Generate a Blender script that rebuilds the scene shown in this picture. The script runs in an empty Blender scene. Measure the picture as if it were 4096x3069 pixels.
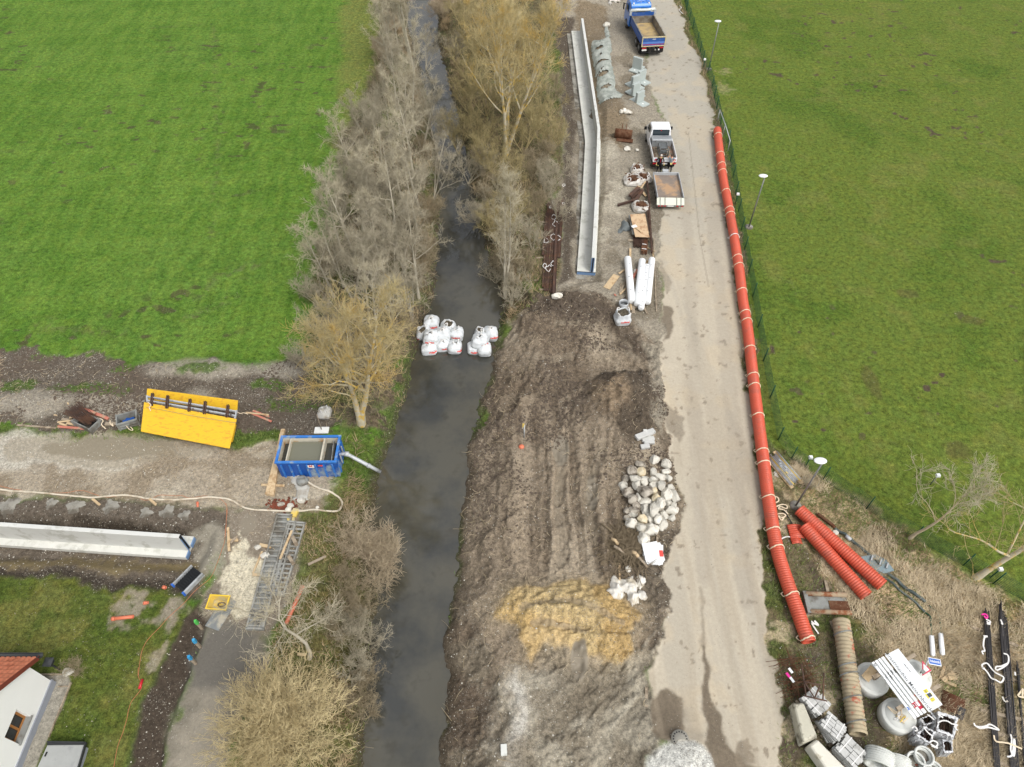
import bpy, math, random
import numpy as np
from mathutils import Vector, Matrix

# ------------------------------------------------------------------ camera, sky, sun, exposure
SC = bpy.context.scene
COL = SC.collection
H = 35.0                       # camera height above the fields
TH = math.radians(40.0)        # optical axis, measured from straight down
FPX = 2800.0                   # focal length in pixels of the 4096 px wide photo
cam_d = bpy.data.cameras.new('camera')
cam_d.sensor_width = 36.0
cam_d.lens = 36.0 * FPX / 4096.0
cam_d.clip_start = 0.5
cam_d.clip_end = 4000
cam = bpy.data.objects.new('camera', cam_d)
COL.objects.link(cam)
cam.location = (0, 0, H)
cam.rotation_euler = (TH, 0, 0)
SC.camera = cam

SUN_EL, SUN_AZ = math.radians(56), math.radians(138)
w = bpy.data.worlds.new('World')
SC.world = w
w.use_nodes = True
wn, wl = w.node_tree.nodes, w.node_tree.links
wn.clear()
wo = wn.new('ShaderNodeOutputWorld')
bg = wn.new('ShaderNodeBackground')
sky = wn.new('ShaderNodeTexSky')
sky.sky_type = 'NISHITA'
sky.sun_disc = False
sky.sun_elevation = SUN_EL
sky.sun_rotation = SUN_AZ
sky.air_density = 1.0
sky.dust_density = 4.0
hs = wn.new('ShaderNodeHueSaturation')
hs.inputs['Saturation'].default_value = 0.22
# broken overcast: large soft cloud masses that the stream mirrors
tc = wn.new('ShaderNodeTexCoord')
cn = wn.new('ShaderNodeTexNoise')
cn.inputs['Scale'].default_value = 3.2
cn.inputs['Detail'].default_value = 5
mr = wn.new('ShaderNodeMapRange')
mr.inputs['From Min'].default_value = 0.35
mr.inputs['From Max'].default_value = 0.68
mr.inputs['To Min'].default_value = 0.5
mr.inputs['To Max'].default_value = 1.6
mx = wn.new('ShaderNodeMix')
mx.data_type = 'RGBA'
mx.blend_type = 'MULTIPLY'
mx.inputs['Factor'].default_value = 1.0
wl.new(tc.outputs['Generated'], cn.inputs['Vector'])
wl.new(cn.outputs['Fac'], mr.inputs['Value'])
wl.new(sky.outputs['Color'], hs.inputs['Color'])
wl.new(hs.outputs['Color'], mx.inputs['A'])
wl.new(mr.outputs['Result'], mx.inputs['B'])
wl.new(mx.outputs['Result'], bg.inputs['Color'])
bg.inputs['Strength'].default_value = 0.14
wl.new(bg.outputs['Background'], wo.inputs['Surface'])

sd = bpy.data.lights.new('sun', 'SUN')
sd.energy = 1.1
sd.angle = math.radians(22)
sd.color = (1.0, 0.965, 0.91)
sun = bpy.data.objects.new('sun', sd)
COL.objects.link(sun)
sdir = Vector((math.sin(SUN_AZ) * math.cos(SUN_EL), math.cos(SUN_AZ) * math.cos(SUN_EL), math.sin(SUN_EL)))
sun.rotation_euler = (-sdir).to_track_quat('-Z', 'Y').to_euler()
sun.location = (0, 0, 60)

SC.view_settings.view_transform = 'Standard'
SC.view_settings.look = 'None'
SC.view_settings.gamma = 1
SC.view_settings.exposure = 0.6

# ------------------------------------------------------------------ photo points to ground points
# every view the scene was measured in: (x0, y0, photo pixels per view pixel)
KEY = {'S': (0, 0, 1), 'F': (0, 0, 1.8525), 'Z2': (1000, 0, .6035), 'Z3': (2000, 0, .6035), 'Z4': (2500, 0, .3165),
       'Z5': (2500, 450, .3165), 'Z6': (2100, 900, .3622), 'Z7': (2900, 1000, .6035),
       'L1': (0, 1350, .4973), 'L2': (900, 1650, .3924), 'L3': (0, 2000, .4521), 'L4': (0, 2500, .3617),
       'L5': (1600, 1200, .2260), 'L6': (2300, 1700, .4827), 'L7': (3000, 1900, .4225), 'L8': (3100, 2400, .4503),
       'A1': (2500, 0, .13277), 'A2': (2580, 480, .21739), 'A3': (3450, 2550, .21127), 'A4': (1600, 1900, .70533),
       'A5': (600, 2100, .5848), 'A6': (1150, 900, .48268), 'A7': (1900, 1100, .54318), 'A8': (2400, 2300, .46404),
       'B3': (3530, 2600, .15088), 'B4': (3150, 2650, .25289), 'B5': (3450, 2800, .35405), 'B6': (3800, 2400, .7031),
       'B7': (2350, 650, .4202), 'B8': (200, 1500, .3152), 'C1': (2340, 100, .3779), 'C2': (1240, 1700, .12588),
       'C3': (2050, 0, .40126), 'C4': (2100, 730, .4938), 'C5': (3060, 1800, .27304), 'C6': (3600, 1900, .63024),
       'C7': (2700, 0, .7353)}
CT, ST = math.cos(TH), math.sin(TH)

def ray(k, x, y):
    ox, oy, s = KEY[k]
    u = (ox + x * s - 2048) / FPX
    v = (1534.5 - (oy + y * s)) / FPX
    return u, ST + v * CT, -(CT - v * ST)

def at(k, x, y, z=0.0):
    """ground point, at height z, of a point measured in view k"""
    dx, dy, dz = ray(k, x, y)
    t = (z - H) / dz
    return Vector((t * dx, t * dy, z))

def at_x(k, x, y, X):
    """the point on the vertical plane x = X"""
    dx, dy, dz = ray(k, x, y)
    t = X / dx
    return Vector((X, t * dy, H + t * dz))

# ------------------------------------------------------------------ noise
def _h(ix, iy, s):
    n = (ix.astype(np.int64) * 374761393 + iy.astype(np.int64) * 668265263 + s * 1442695041) & 0xFFFFFFFF
    n = ((n ^ (n >> 13)) * 1274126177) & 0xFFFFFFFF
    n = (n ^ (n >> 16)) & 0xFFFFFFFF
    return n.astype(np.float64) / 4294967295.0

def vn(x, y, s=0):
    ix, iy = np.floor(x), np.floor(y)
    fx, fy = x - ix, y - iy
    fx = fx * fx * (3 - 2 * fx)
    fy = fy * fy * (3 - 2 * fy)
    a, b = _h(ix, iy, s), _h(ix + 1, iy, s)
    c, d = _h(ix, iy + 1, s), _h(ix + 1, iy + 1, s)
    return (a * (1 - fx) + b * fx) * (1 - fy) + (c * (1 - fx) + d * fx) * fy

def fbm(x, y, sc, s=0, o=4, g=.5):
    r, a, t = 0, 1.0, 0
    for i in range(o):
        r = r + a * vn(x * sc + 17.3 * i, y * sc - 9.1 * i, s + i * 7)
        t += a
        a *= g
        sc *= 2.03
    return r / t

def sm(x, a, b):
    t = np.clip((x - a) / (b - a), 0, 1)
    return t * t * (3 - 2 * t)

def srgb(c):
    return tuple(((v / 255) / 12.92 if v / 255 < .04045 else ((v / 255 + .055) / 1.055) ** 2.4) for v in c[:3])

def psdf(X, Y, poly):
    """signed distance to a polygon, negative outside"""
    d = np.full(X.shape, 1e9)
    ins = np.zeros(X.shape, bool)
    n = len(poly)
    for i in range(n):
        ax, ay = poly[i]
        bx, by = poly[(i + 1) % n]
        ex, ey = bx - ax, by - ay
        L = ex * ex + ey * ey + 1e-9
        t = np.clip(((X - ax) * ex + (Y - ay) * ey) / L, 0, 1)
        d = np.minimum(d, (X - ax - t * ex) ** 2 + (Y - ay - t * ey) ** 2)
        if ey != 0:
            c = ((ay > Y) != (by > Y)) & (X < ex * (Y - ay) / ey + ax)
            ins ^= c
    d = np.sqrt(d)
    return np.where(ins, d, -d)

def lsdf(X, Y, pts):
    d = np.full(X.shape, 1e9)
    for (ax, ay), (bx, by) in zip(pts[:-1], pts[1:]):
        ex, ey = bx - ax, by - ay
        t = np.clip(((X - ax) * ex + (Y - ay) * ey) / (ex * ex + ey * ey + 1e-9), 0, 1)
        d = np.minimum(d, (X - ax - t * ex) ** 2 + (Y - ay - t * ey) ** 2)
    return np.sqrt(d)

def wp(k, pts, z=0.0):
    return [tuple(at(k, x, y, z)[:2]) for x, y in pts]

# ------------------------------------------------------------------ terrain grid
NS, NY = 940, 900
YY = 5.0 + 92.0 * (np.linspace(0, 1, NY) ** 1.35)
sv = np.linspace(-1, 1, NS)
sv = np.concatenate([[-14, -5, -2.2, -1.3], sv, [1.3, 2.2, 5, 14]])
YY = np.concatenate([[-400, -120, -30, -4], YY, [105, 140, 260, 700]])

def halfw(Y):
    Yc = np.clip(Y, 5, 97)
    t = (H / (CT)) * 0 + np.sqrt(Yc ** 2 + H ** 2)
    return 1.0 * (t * .70 + 1.5)

HW = halfw(YY)
GX = HW[:, None] * sv[None, :]
GY = np.repeat(YY[:, None], len(sv), 1)
X, Y = GX.ravel(), GY.ravel()
# wandering edges for every hand-drawn outline
WX = (fbm(X, Y, .55, 11, 4) - .5)
WY = (fbm(X, Y, .55, 29, 4) - .5)
WX2 = (fbm(X, Y, 2.2, 12, 3) - .5)
WY2 = (fbm(X, Y, 2.2, 30, 3) - .5)

def sd_zone(k, pts, warp=.8):
    P = wp(k, pts)
    return psdf(X + WX * warp * 2 + WX2 * warp * .8, Y + WY * warp * 2 + WY2 * warp * .8, P)

WATER_Z = -1.3
WL = [(878, -60), (880, 60), (903, 140), (925, 230), (945, 330), (952, 420), (948, 520), (938, 620), (922, 680), (903, 740),
      (885, 820), (862, 900), (842, 960), (822, 1015), (808, 1080), (800, 1130), (806, 1200), (815, 1280), (805, 1380), (790, 1500), (775, 1720)]
WR = [(935, -60), (948, 100), (975, 200), (1000, 300), (1020, 400), (1040, 500), (1068, 600), (1087, 660), (1072, 720),
      (1060, 800), (1040, 860), (1018, 930), (1012, 1000), (1006, 1075), (985, 1150), (980, 1254), (962, 1340), (959, 1387), (972, 1444), (963, 1520), (951, 1597), (945, 1720)]
WPOLY = [(x, y) for x, y in WL] + [(x, y) for x, y in reversed(WR)]
WP = wp('F', WPOLY, WATER_Z)
dw = psdf(X + WX2 * .5 + WX * .5, Y + WY2 * .5, WP)      # >0 in the stream

# colour, speckle, grass, roughness, id
zc = np.zeros((len(X), 3))
zp = np.zeros((len(X), 3))
zid = np.zeros(len(X), int)
ZN = ['meadow']

def paint(mask, col, par, name=None):
    m = mask[:, None]
    zc[:] = zc * (1 - m) + np.array(srgb(col)) * m
    zp[:] = zp * (1 - m) + np.array(par) * m
    if name:
        if name not in ZN:
            ZN.append(name)
        zid[mask > .5] = ZN.index(name)

def zone(k, pts, col, par, name=None, edge=.3, warp=.8, amount=1.0):
    s = sd_zone(k, pts, warp)
    m = sm(s, -edge, edge) * amount
    paint(m, col, par, name)
    return s

nb = fbm(X, Y, .12, 3, 4)
nm = fbm(X, Y, .6, 5, 4)
nf = fbm(X, Y, 2.5, 8, 3)
one_ = np.ones(len(X))
GRL, GRL2 = (86, 120, 46), (106, 136, 62)
paint(one_, GRL, (0, 1, .3), 'meadow')
streak = fbm(X * .16 + Y * .03, Y * 1.0 - X * .06, .9, 41, 4)
paint(sm(streak, .45, .75) * .3, GRL2, (0, 1, .3))
paint(sm(nb, .5, .75) * .5, (90, 122, 54), (0, 1, .3))
paint(sm(streak, .5, .28) * .22, (66, 100, 38), (0, 1, .3))
# worn spots in the left meadow, clustered
spots = sm(fbm(X * .75, Y * 1.3, 1.15, 77, 2), .735, .79) * sm(fbm(X, Y, .07, 91, 2), .42, .55)
paint(spots * (X < 0) * .85, (76, 70, 52), (.2, 0, .6))
for k_, pts_, r_ in (('F', [(430, 640), (480, 590), (555, 575)], .5), ('F', [(80, 705), (260, 720)], .5), ('F', [(395, 690), (520, 640)], .35), ('F', [(462, 60), (470, 330), (455, 520)], .35), ('F', [(300, 62), (455, 52)], .3)):
    d_ = lsdf(X, Y, wp(k_, pts_))
    paint(sm(d_ + (nf - .5) * 1.6, r_ + .5, r_ - .3) * sm(nf, .46, .62) * .55, (92, 90, 66), (.1, .6, .5))
fr_ = fbm(X * 1.0, Y * .22, 2.0, 43, 3)
paint(sm(fr_, .5, .7) * .35 * (zid == 0), (104, 134, 58), (0, 1, .3))
paint(sm(fr_, .5, .3) * .3 * (zid == 0), (60, 98, 30), (0, 1, .3))
# olive margin of the left meadow
zone('F', [(735, -60), (840, -60), (835, 130), (800, 230), (730, 340), (735, 200)], (112, 122, 66), (0, 1, .5), None, .9, 1.2, .85)
# right meadow
RM = [(1430, -80), (1480, 20), (1525, 150), (1560, 260), (1592, 420), (1610, 560), (1632, 760), (1655, 930), (1690, 985), (1760, 1020), (1850, 1080), (1960, 1160), (2100, 1240), (2260, 1330), (2600, 1500), (2600, -80)]
zone('F', RM, (93, 112, 48), (0, 1, .35), 'sports_field', .3, .5)
sR = sd_zone('F', RM, .5)
inR = sm(sR, -.2, .3)
paint(inR * sm(fbm(X, Y, .1, 51, 5), .42, .72) * .55, (94, 112, 46), (0, 1, .4))
paint(inR * sm(fbm(X, Y, .22, 56, 5), .5, .75) * .6, (70, 98, 34), (0, 1, .4))
paint(inR * sm(fbm(X, Y, .5, 61, 5), .55, .78) * .4, (114, 118, 66), (0, .8, .4))
paint(inR * sm(fbm(X * 1.0, Y * 1.2, 1.3, 67, 2), .77, .83) * sm(fbm(X, Y, .1, 71, 2), .45, .6), (80, 70, 58), (.1, 0, .6))
for (x_, y_, a_, b_, th_) in ((1880, 825, .55, 1.5, .2), (2070, 972, .9, .7, 0), (2100, 690, .9, .5, 0), (1960, 635, .9, .5, 0)):
    c_ = at('F', x_, y_)
    q_ = ((X - c_.x) / a_) ** 2 + ((Y - c_.y) / b_) ** 2 + (nf - .5) * 1.2
    paint(sm(q_, 1.2, .4) * .6, (86, 82, 52), (.05, .5, .7))
for (x_, y_, r_) in ((1560, 190, 1.3), (1565, 155, .8), (1545, 250, .8), (1700, 990, 1.0)):
    c_ = at('F', x_, y_)
    q_ = np.hypot(X - c_.x, Y - c_.y) + (nf - .5) * 2
    paint(sm(q_, r_, r_ * .4) * .5 * inR, (150, 146, 112), (0, .4, .4))

# undergrowth beneath the trees, left bank
UG = [(840, -60), (905, -60), (905, 90), (945, 200), (965, 330), (960, 500), (945, 640), (915, 710), (885, 810), (850, 930), (760, 930), (650, 880), (640, 790), (680, 610), (730, 470), (735, 300), (810, 150)]
zone('F', UG, (104, 97, 82), (.05, .7, .8), 'undergrowth', .6, 1.0)
sU = sd_zone('F', UG, 1.0)
inU = sm(sU, -.4, .6)
paint(inU * sm(nm, .5, .62) * .7, (86, 100, 52), (0, 1, .8))
paint(inU * sm(nf, .55, .7) * .6, (74, 66, 56), (0, .5, .8))
# dark dug soil, left
zone('F', [(-120, 772), (120, 765), (300, 780), (400, 795), (550, 785), (650, 775), (700, 860), (740, 930), (600, 948), (300, 935), (150, 930), (-120, 928)],
     (88, 80, 72), (.55, .0, 1.0), 'dug_soil', .25, 1.1)
for (x_, y_, rx, ry) in ((60, 875, 4, 1.2), (430, 800, 4, .9), (590, 800, 3, .8), (400, 870, 2, 1.2), (240, 880, 2, 1.3)):
    c_ = at('F', x_, y_)
    q_ = np.hypot((X - c_.x) / rx, (Y - c_.y) / ry) + (nm - .5) * 1.0
    paint(sm(q_, 1.2, .5) * .8, (142, 136, 126), (.9, 0, .9))
for (x_, y_, rx, ry) in ((30, 835, 1.6, .7), (200, 840, 2.5, .6), (430, 800, 1.8, .5), (590, 830, 1.6, .5), (270, 800, 1.0, .4), (330, 915, 1.2, .4), (640, 870, 2, .8)):
    c_ = at('F', x_, y_)
    q_ = np.hypot((X - c_.x) / rx, (Y - c_.y) / ry) + (nf - .5) * 1.4
    paint(sm(q_, 1.1, .6) * .8, (78, 104, 44), (.1, 1, .9))
# grass ribbon by the track
zone('F', [(-120, 926), (100, 930), (300, 934), (560, 940), (600, 935), (610, 962), (480, 965), (300, 952), (120, 946), (-120, 945)], (82, 102, 48), (.15, 1, .9), 'grass_strip', .25, .6)
# gravel track
zone('F', [(-120, 946), (120, 948), (300, 954), (480, 966), (600, 964), (720, 990), (730, 1040), (700, 1095), (640, 1110), (560, 1112), (480, 1105), (300, 1088), (120, 1068), (-120, 1060)],
     (150, 140, 126), (.5, 0, .75), 'gravel_track', .3, .6)
paint((zid == ZN.index('gravel_track')) * sm(nm, .48, .62) * .7, (128, 116, 100), (.4, 0, .7))
paint((zid == ZN.index('gravel_track')) * sm(fbm(X, Y * 2, .5, 171, 4), .52, .66) * .6, (170, 162, 148), (.8, 0, .7))
c_ = at('F', 40, 985)
paint(sm(np.hypot((X - c_.x) / 11, (Y - c_.y - .4) / 1.3) + (nm - .5) * 1.6, 1.2, .6) * .8, (176, 172, 164), (.95, 0, .8))
c_ = at('F', 240, 968)
pud1 = np.hypot((X - c_.x) / 4.2, (Y - c_.y) / .8) + (nm - .5) * .9
paint(sm(pud1, 1.0, .85), (146, 140, 128), (.04, 0, .0))
paint(sm(np.hypot((X - c_.x) / 6.2, (Y - c_.y) / 1.3) + (nm - .5) * .9, 1.0, .85) * .5, (140, 130, 112), (.1, 0, .2))
# trench soil round the left wall
zone('F', [(-120, 1056), (120, 1070), (300, 1086), (440, 1098), (490, 1112), (480, 1160), (440, 1240), (430, 1285), (350, 1290), (220, 1272), (-120, 1238)],
     (94, 86, 78), (.3, 0, .9), 'trench_soil', .3, .7)
zone('F', [(-120, 1105), (120, 1118), (300, 1136), (480, 1145), (475, 1168), (300, 1160), (100, 1140), (-120, 1125)], (64, 57, 50), (.12, 0, 1), None, .3, .8)
zone('F', [(-120, 1196), (200, 1207), (420, 1215), (440, 1235), (380, 1245), (250, 1228), (-120, 1212)], (118, 106, 80), (.1, 0, .2), None, .3, .8)
zone('F', [(-120, 1216), (150, 1228), (370, 1262), (430, 1290), (300, 1282), (150, 1250), (-120, 1236)], (62, 56, 50), (.35, 0, 1), None, .25, .6)
zone('F', [(400, 1150), (450, 1145), (500, 1180), (470, 1235), (420, 1235)], (152, 147, 136), (.2, 0, .2), None, .3, .8, .8)
# garden lawn
zone('F', [(-200, 1232), (60, 1240), (240, 1262), (400, 1290), (430, 1312), (385, 1380), (340, 1450), (300, 1560), (270, 1760), (-200, 1760)],
     (80, 94, 42), (.05, 1, .5), 'lawn', .2, .7)
sL = sd_zone('F', [(-200, 1232), (60, 1240), (240, 1262), (400, 1290), (430, 1312), (385, 1380), (340, 1450), (300, 1560), (270, 1760), (-200, 1760)], .7)
inL = sm(sL, 0, .4)
paint(inL * sm(fbm(X, Y, .45, 81, 4), .48, .65) * .7, (104, 108, 60), (.05, 1, .5))
paint(inL * sm(fbm(X, Y, .6, 85, 4), .55, .7) * .6, (66, 86, 34), (.0, 1, .5))
for (x_, y_, r_) in ((285, 1262, .9), (275, 1320, 1.0), (360, 1330, .8), (340, 1420, .7), (380, 1310, .9), (300, 1300, .7)):
    c_ = at('F', x_, y_)
    q_ = np.hypot(X - c_.x, Y - c_.y) + (nf - .5) * 1.6
    paint(sm(q_, r_, r_ * .3) * .75 * inL, (142, 134, 122), (.7, .1, .5))
# gravel round the house
paint(sm(psdf(X, Y, wp('L4', [(440, 550), (760, 545), (780, 640), (700, 900), (540, 1240), (380, 1620), (180, 1700), (240, 1500), (600, 650)])), -.06, .06), (146, 142, 134), (.95, 0, .6), 'gravel_strip')
# soil strip beside the lawn and the wet lane
zone('F', [(425, 1300), (455, 1330), (440, 1390), (405, 1480), (365, 1600), (340, 1760), (265, 1760), (298, 1560), (338, 1450), (382, 1380)], (70, 62, 55), (.22, 0, .7), 'soil_strip', .18, .5)
zone('F', [(440, 1300), (480, 1280), (560, 1300), (590, 1370), (570, 1450), (500, 1600), (480, 1760), (345, 1760), (368, 1600), (408, 1480), (442, 1390)], (122, 117, 108), (.2, 0, .3), 'wet_lane', .25, .6)
zone('F', [(480, 1105), (640, 1112), (660, 1130), (640, 1230), (590, 1370), (540, 1380), (440, 1330), (430, 1290), (470, 1230)], (128, 119, 108), (.5, 0, .6), 'gravel_lane', .3, .7)
zone('F', [(490, 1180), (515, 1140), (560, 1200), (575, 1250), (560, 1330), (520, 1355), (480, 1315), (470, 1250)], (190, 183, 166), (.1, 0, .9), None, .15, 1.2)
zone('F', [(445, 1370), (530, 1360), (560, 1400), (500, 1480), (430, 1500), (405, 1480)], (104, 101, 98), (.1, 0, .1), None, .5, .9, .8)
zone('F', [(430, 1500), (480, 1480), (500, 1600), (470, 1760), (360, 1760), (400, 1600)], (154, 147, 136), (.1, 0, .15), None, .5, .9, .8)
# lower left bank
zone('F', [(650, 1108), (700, 1095), (735, 1040), (740, 960), (770, 925), (850, 925), (830, 1010), (812, 1080), (805, 1130), (820, 1280), (805, 1400), (780, 1760), (560, 1760), (520, 1600), (570, 1450), (600, 1370), (640, 1230)],
     (98, 98, 64), (.05, 1, .8), 'bank_grass', .4, .8)
c_ = at('F', 780, 985)
paint(sm(np.hypot((X - c_.x) / 2.2, (Y - c_.y) / 3) + (nf - .5) * 1.2, 1.0, .5) * .7, (72, 104, 36), (0, 1, .9))
paint(sm(lsdf(X, Y, wp('F', [(880, 770), (860, 860), (830, 930)])) + (nf - .5) * 2, 1.0, .3) * .8, (80, 116, 40), (0, 1, .9))
# right bank, upper
zone('F', [(925, -60), (1205, -60), (1212, 200), (1222, 400), (1180, 430), (1215, 640), (1150, 655), (1095, 690), (1060, 640), (1035, 450), (975, 250)],
     (104, 98, 78), (.05, .8, .9), 'undergrowth', .4, .9)
zone('F', [(1175, 60), (1205, 60), (1215, 200), (1195, 250), (1165, 200)], (84, 100, 50), (0, 1, .8), None, .4, .8, .8)
zone('F', [(1120, 600), (1200, 600), (1200, 640), (1140, 650)], (82, 104, 48), (.1, 1, .8), None, .4, .8, .8)
# site gravel, upper right
SG = [(1190, -80), (1372, -80), (1385, 60), (1402, 170), (1420, 230), (1436, 300), (1434, 450), (1425, 560), (1434, 740), (1380, 760), (1300, 650), (1195, 640), (1205, 400), (1218, 380), (1212, 200)]
zone('F', SG, (138, 131, 120), (.55, 0, .8), 'site_gravel', .3, .8)
sG = sd_zone('F', SG, .8)
inG = sm(sG, -.2, .3)
paint(inG * sm(fbm(X, Y, .5, 95, 4), .52, .64) * .8, (112, 104, 92), (.4, 0, .8))
zone('F', [(1196, 40), (1240, 40), (1240, 300), (1230, 600), (1200, 620), (1215, 380), (1222, 300), (1205, 150)], (84, 76, 68), (.25, 0, .8), None, .25, .6)
zone('F', [(1245, 20), (1310, 20), (1310, 200), (1350, 240), (1340, 330), (1290, 310), (1270, 200)], (116, 104, 88), (.3, 0, .9), None, .4, .8)
for (x_, y_, r_) in ((1310, 330, 1.5), (1340, 410, 1.4), (1290, 500, 1.2), (1325, 440, 1.2), (1395, 40, 2)):
    c_ = at('F', x_, y_)
    paint(sm(np.hypot(X - c_.x, (Y - c_.y) * .6) + (nf - .5) * 2, r_, r_ * .4) * .7 * inG, (166, 160, 148), (.9, 0, .8))
# churned brown soil
BS = [(1095, 690), (1160, 642), (1300, 635), (1370, 700), (1430, 745), (1440, 860), (1455, 950), (1475, 1100), (1470, 1180), (1450, 1260), (1450, 1330), (1420, 1400), (1405, 1500), (1400, 1760), (930, 1760), (950, 1500), (950, 1400), (970, 1250), (985, 1120), (1000, 1000), (1020, 930), (1045, 850), (1055, 760), (1070, 720)]
zone('F', BS, (122, 111, 98), (.22, 0, 1.0), 'churned_soil', .3, .8)
sB = sd_zone('F', BS, .8)
inB = sm(sB, -.1, .3)
paint(inB * sm(fbm(X, Y, .3, 101, 5), .5, .64) * .8, (96, 85, 74), (.15, 0, 1))
paint(inB * sm(fbm(X, Y * .35, .5, 105, 5), .55, .7) * .8, (154, 143, 128), (.3, 0, .7))
zone('F', [(1100, 640), (1250, 632), (1340, 665), (1410, 740), (1410, 800), (1300, 720), (1150, 690)], (78, 69, 61), (.15, 0, 1.2), None, .6, 1.2, .85)
zone('F', [(1290, 810), (1400, 800), (1425, 900), (1420, 950), (1370, 950), (1290, 930), (1255, 880)], (74, 66, 58), (.1, 0, 1.6), 'churned_soil', .4, .9, .95)
zone('F', [(1275, 840), (1330, 845), (1345, 900), (1310, 930), (1275, 900)], (132, 116, 98), (.2, 0, 1.0), None, .5, .8, .8)
zone('F', [(1395, 740), (1432, 745), (1440, 900), (1425, 960), (1400, 900), (1410, 820)], (136, 130, 119), (.6, 0, .8), None, .3, .7, .8)
zone('F', [(1060, 1520), (1200, 1440), (1330, 1430), (1410, 1380), (1400, 1760), (1060, 1760)], (146, 140, 128), (.6, 0, .8), None, .9, 1.4, .95)
zone('F', [(1080, 1760), (1095, 1600), (1110, 1500), (1130, 1470), (1145, 1500), (1140, 1600), (1130, 1760)], (180, 177, 172), (1.0, 0, .8), None, .4, .7, .9)
zone('F', [(960, 1440), (1050, 1430), (1060, 1560), (1040, 1760), (930, 1760)], (80, 70, 61), (.3, 0, 1), None, .8, 1.2, .7)
zone('F', [(1385, 1180), (1425, 1130), (1470, 1160), (1450, 1300), (1410, 1400), (1380, 1330)], (78, 70, 62), (.2, 0, 1), None, .4, .9, .8)
# lengthwise tracks of the diggers
tk = fbm(X * 2.4 + WX * 1.2, Y * .12, .9, 161, 4)
ctk = sm(psdf(X + WX, Y + WY, wp('F', [(1080, 860), (1200, 800), (1300, 950), (1400, 1000), (1380, 1160), (1300, 1250), (1060, 1250), (1060, 1000)])), -.3, 1.5)
paint(ctk * sm(tk, .5, .68) * .55, (150, 137, 121), (.25, 0, .5))
paint(ctk * sm(tk, .48, .34) * .5, (88, 78, 67), (.15, 0, .9))
# slanting digger tracks in the grey lower ground
dg = (X * .72 - Y * .70)
dt = fbm(dg * 3.2 + WX * .8, (X * .7 + Y * .72) * .22, .9, 165, 4)
cdt = sm(psdf(X + WX, Y + WY, wp('F', [(1190, 1440), (1300, 1430), (1420, 1300), (1415, 1480), (1390, 1560), (1240, 1640), (1180, 1560)])), -.5, 1.5)
paint(cdt * sm(dt, .5, .38) * .85, (88, 80, 70), (.2, 0, 1))
paint(cdt * sm(dt, .56, .66) * .6, (168, 163, 152), (.6, 0, .6))
paint(inB * sm(fbm(X, Y, .45, 167, 4), .5, .64) * sm(Y, 17, 12) * .8, (112, 104, 92), (.4, 0, 1))
# sand
SPOLY = [(1070, 1330), (1085, 1312), (1115, 1290), (1150, 1274), (1200, 1260), (1225, 1252), (1260, 1248), (1280, 1262), (1305, 1264), (1330, 1288), (1348, 1310), (1372, 1335), (1355, 1345), (1340, 1372), (1362, 1400), (1350, 1425), (1325, 1438), (1290, 1418), (1268, 1412), (1240, 1408), (1215, 1392), (1190, 1385), (1175, 1400), (1158, 1416), (1145, 1420), (1130, 1400), (1118, 1385), (1128, 1368), (1112, 1352), (1090, 1345)]
zone('F', SPOLY, (150, 136, 110), (.4, 0, .9), None, 1.3, .8, .6)
sS = zone('F', SPOLY, (184, 158, 112), (.35, 0, 1.0), 'sand_heap', .22, .4)
inS = sm(sS, -.1, .2)
paint(inS * sm(fbm(X, Y, .35, 111, 4), .5, .62) * .5, (192, 176, 140), (.7, 0, 1))
paint(inS * sm(fbm(X, Y, .5, 115, 4), .58, .68) * .8, (160, 136, 96), (.3, 0, .9))
zone('F', [(1160, 1345), (1230, 1350), (1240, 1390), (1200, 1410), (1165, 1395), (1150, 1420), (1130, 1395)], (196, 172, 130), (.05, 0, .5), None, .25, .6, .8)
# right-hand verge, mud and straw grass
zone('F', [(1430, -80), (1478, 20), (1525, 150), (1556, 260), (1590, 420), (1608, 560), (1630, 760), (1652, 930), (1700, 1000), (1730, 1100), (1700, 1300), (1680, 1500), (1720, 1680), (1740, 1760), (1700, 1760), (1640, 1300), (1620, 1000), (1590, 700), (1540, 350), (1505, 200), (1460, 60)],
     (98, 98, 68), (.15, .8, .8), 'verge', .2, .5)
paint(sm(zid == ZN.index('verge'), 0, 1) * sm(nm, .5, .62) * .7, (108, 98, 84), (.3, .2, .7))
zone('F', [(1652, 980), (1700, 1000), (1760, 1040), (1720, 1100), (1800, 1200), (1880, 1300), (1880, 1420), (1930, 1550), (1990, 1760), (1700, 1760), (1660, 1560), (1655, 1200)],
     (100, 94, 74), (.25, .5, .9), 'muddy_yard', .3, .9)
MY = ZN.index('muddy_yard')
iM = (zid == MY).astype(float)
paint(iM * sm(fbm(X, Y, .5, 121, 4), .5, .6) * .8, (76, 90, 46), (.1, 1, .9))
paint(iM * sm(fbm(X, Y, .6, 125, 4), .54, .64) * .8, (82, 73, 64), (.2, .1, .8))
paint(iM * sm(fbm(X, Y, .7, 129, 4), .58, .66) * .8, (164, 152, 128), (.8, .1, .8))
STRAW = [(1700, 1000), (1760, 1022), (1850, 1083), (1960, 1165), (2100, 1245), (2260, 1335), (2700, 1600), (2700, 1760), (1960, 1760), (1905, 1560), (1880, 1450), (1860, 1340), (1800, 1260), (1740, 1160), (1720, 1090), (1690, 1050)]
sT = zone('F', STRAW, (150, 136, 106), (.05, .6, 1.0), 'dry_grass', .5, .9)
inT = sm(sT, -.2, .5)
paint(inT * sm(fbm(X, Y, .3, 130, 4), .5, .62) * .7, (186, 166, 140), (.05, .6, 1))
paint(inT * sm(fbm(X, Y, .45, 131, 5), .5, .66) * .7, (124, 116, 80), (.05, .8, 1))
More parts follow.
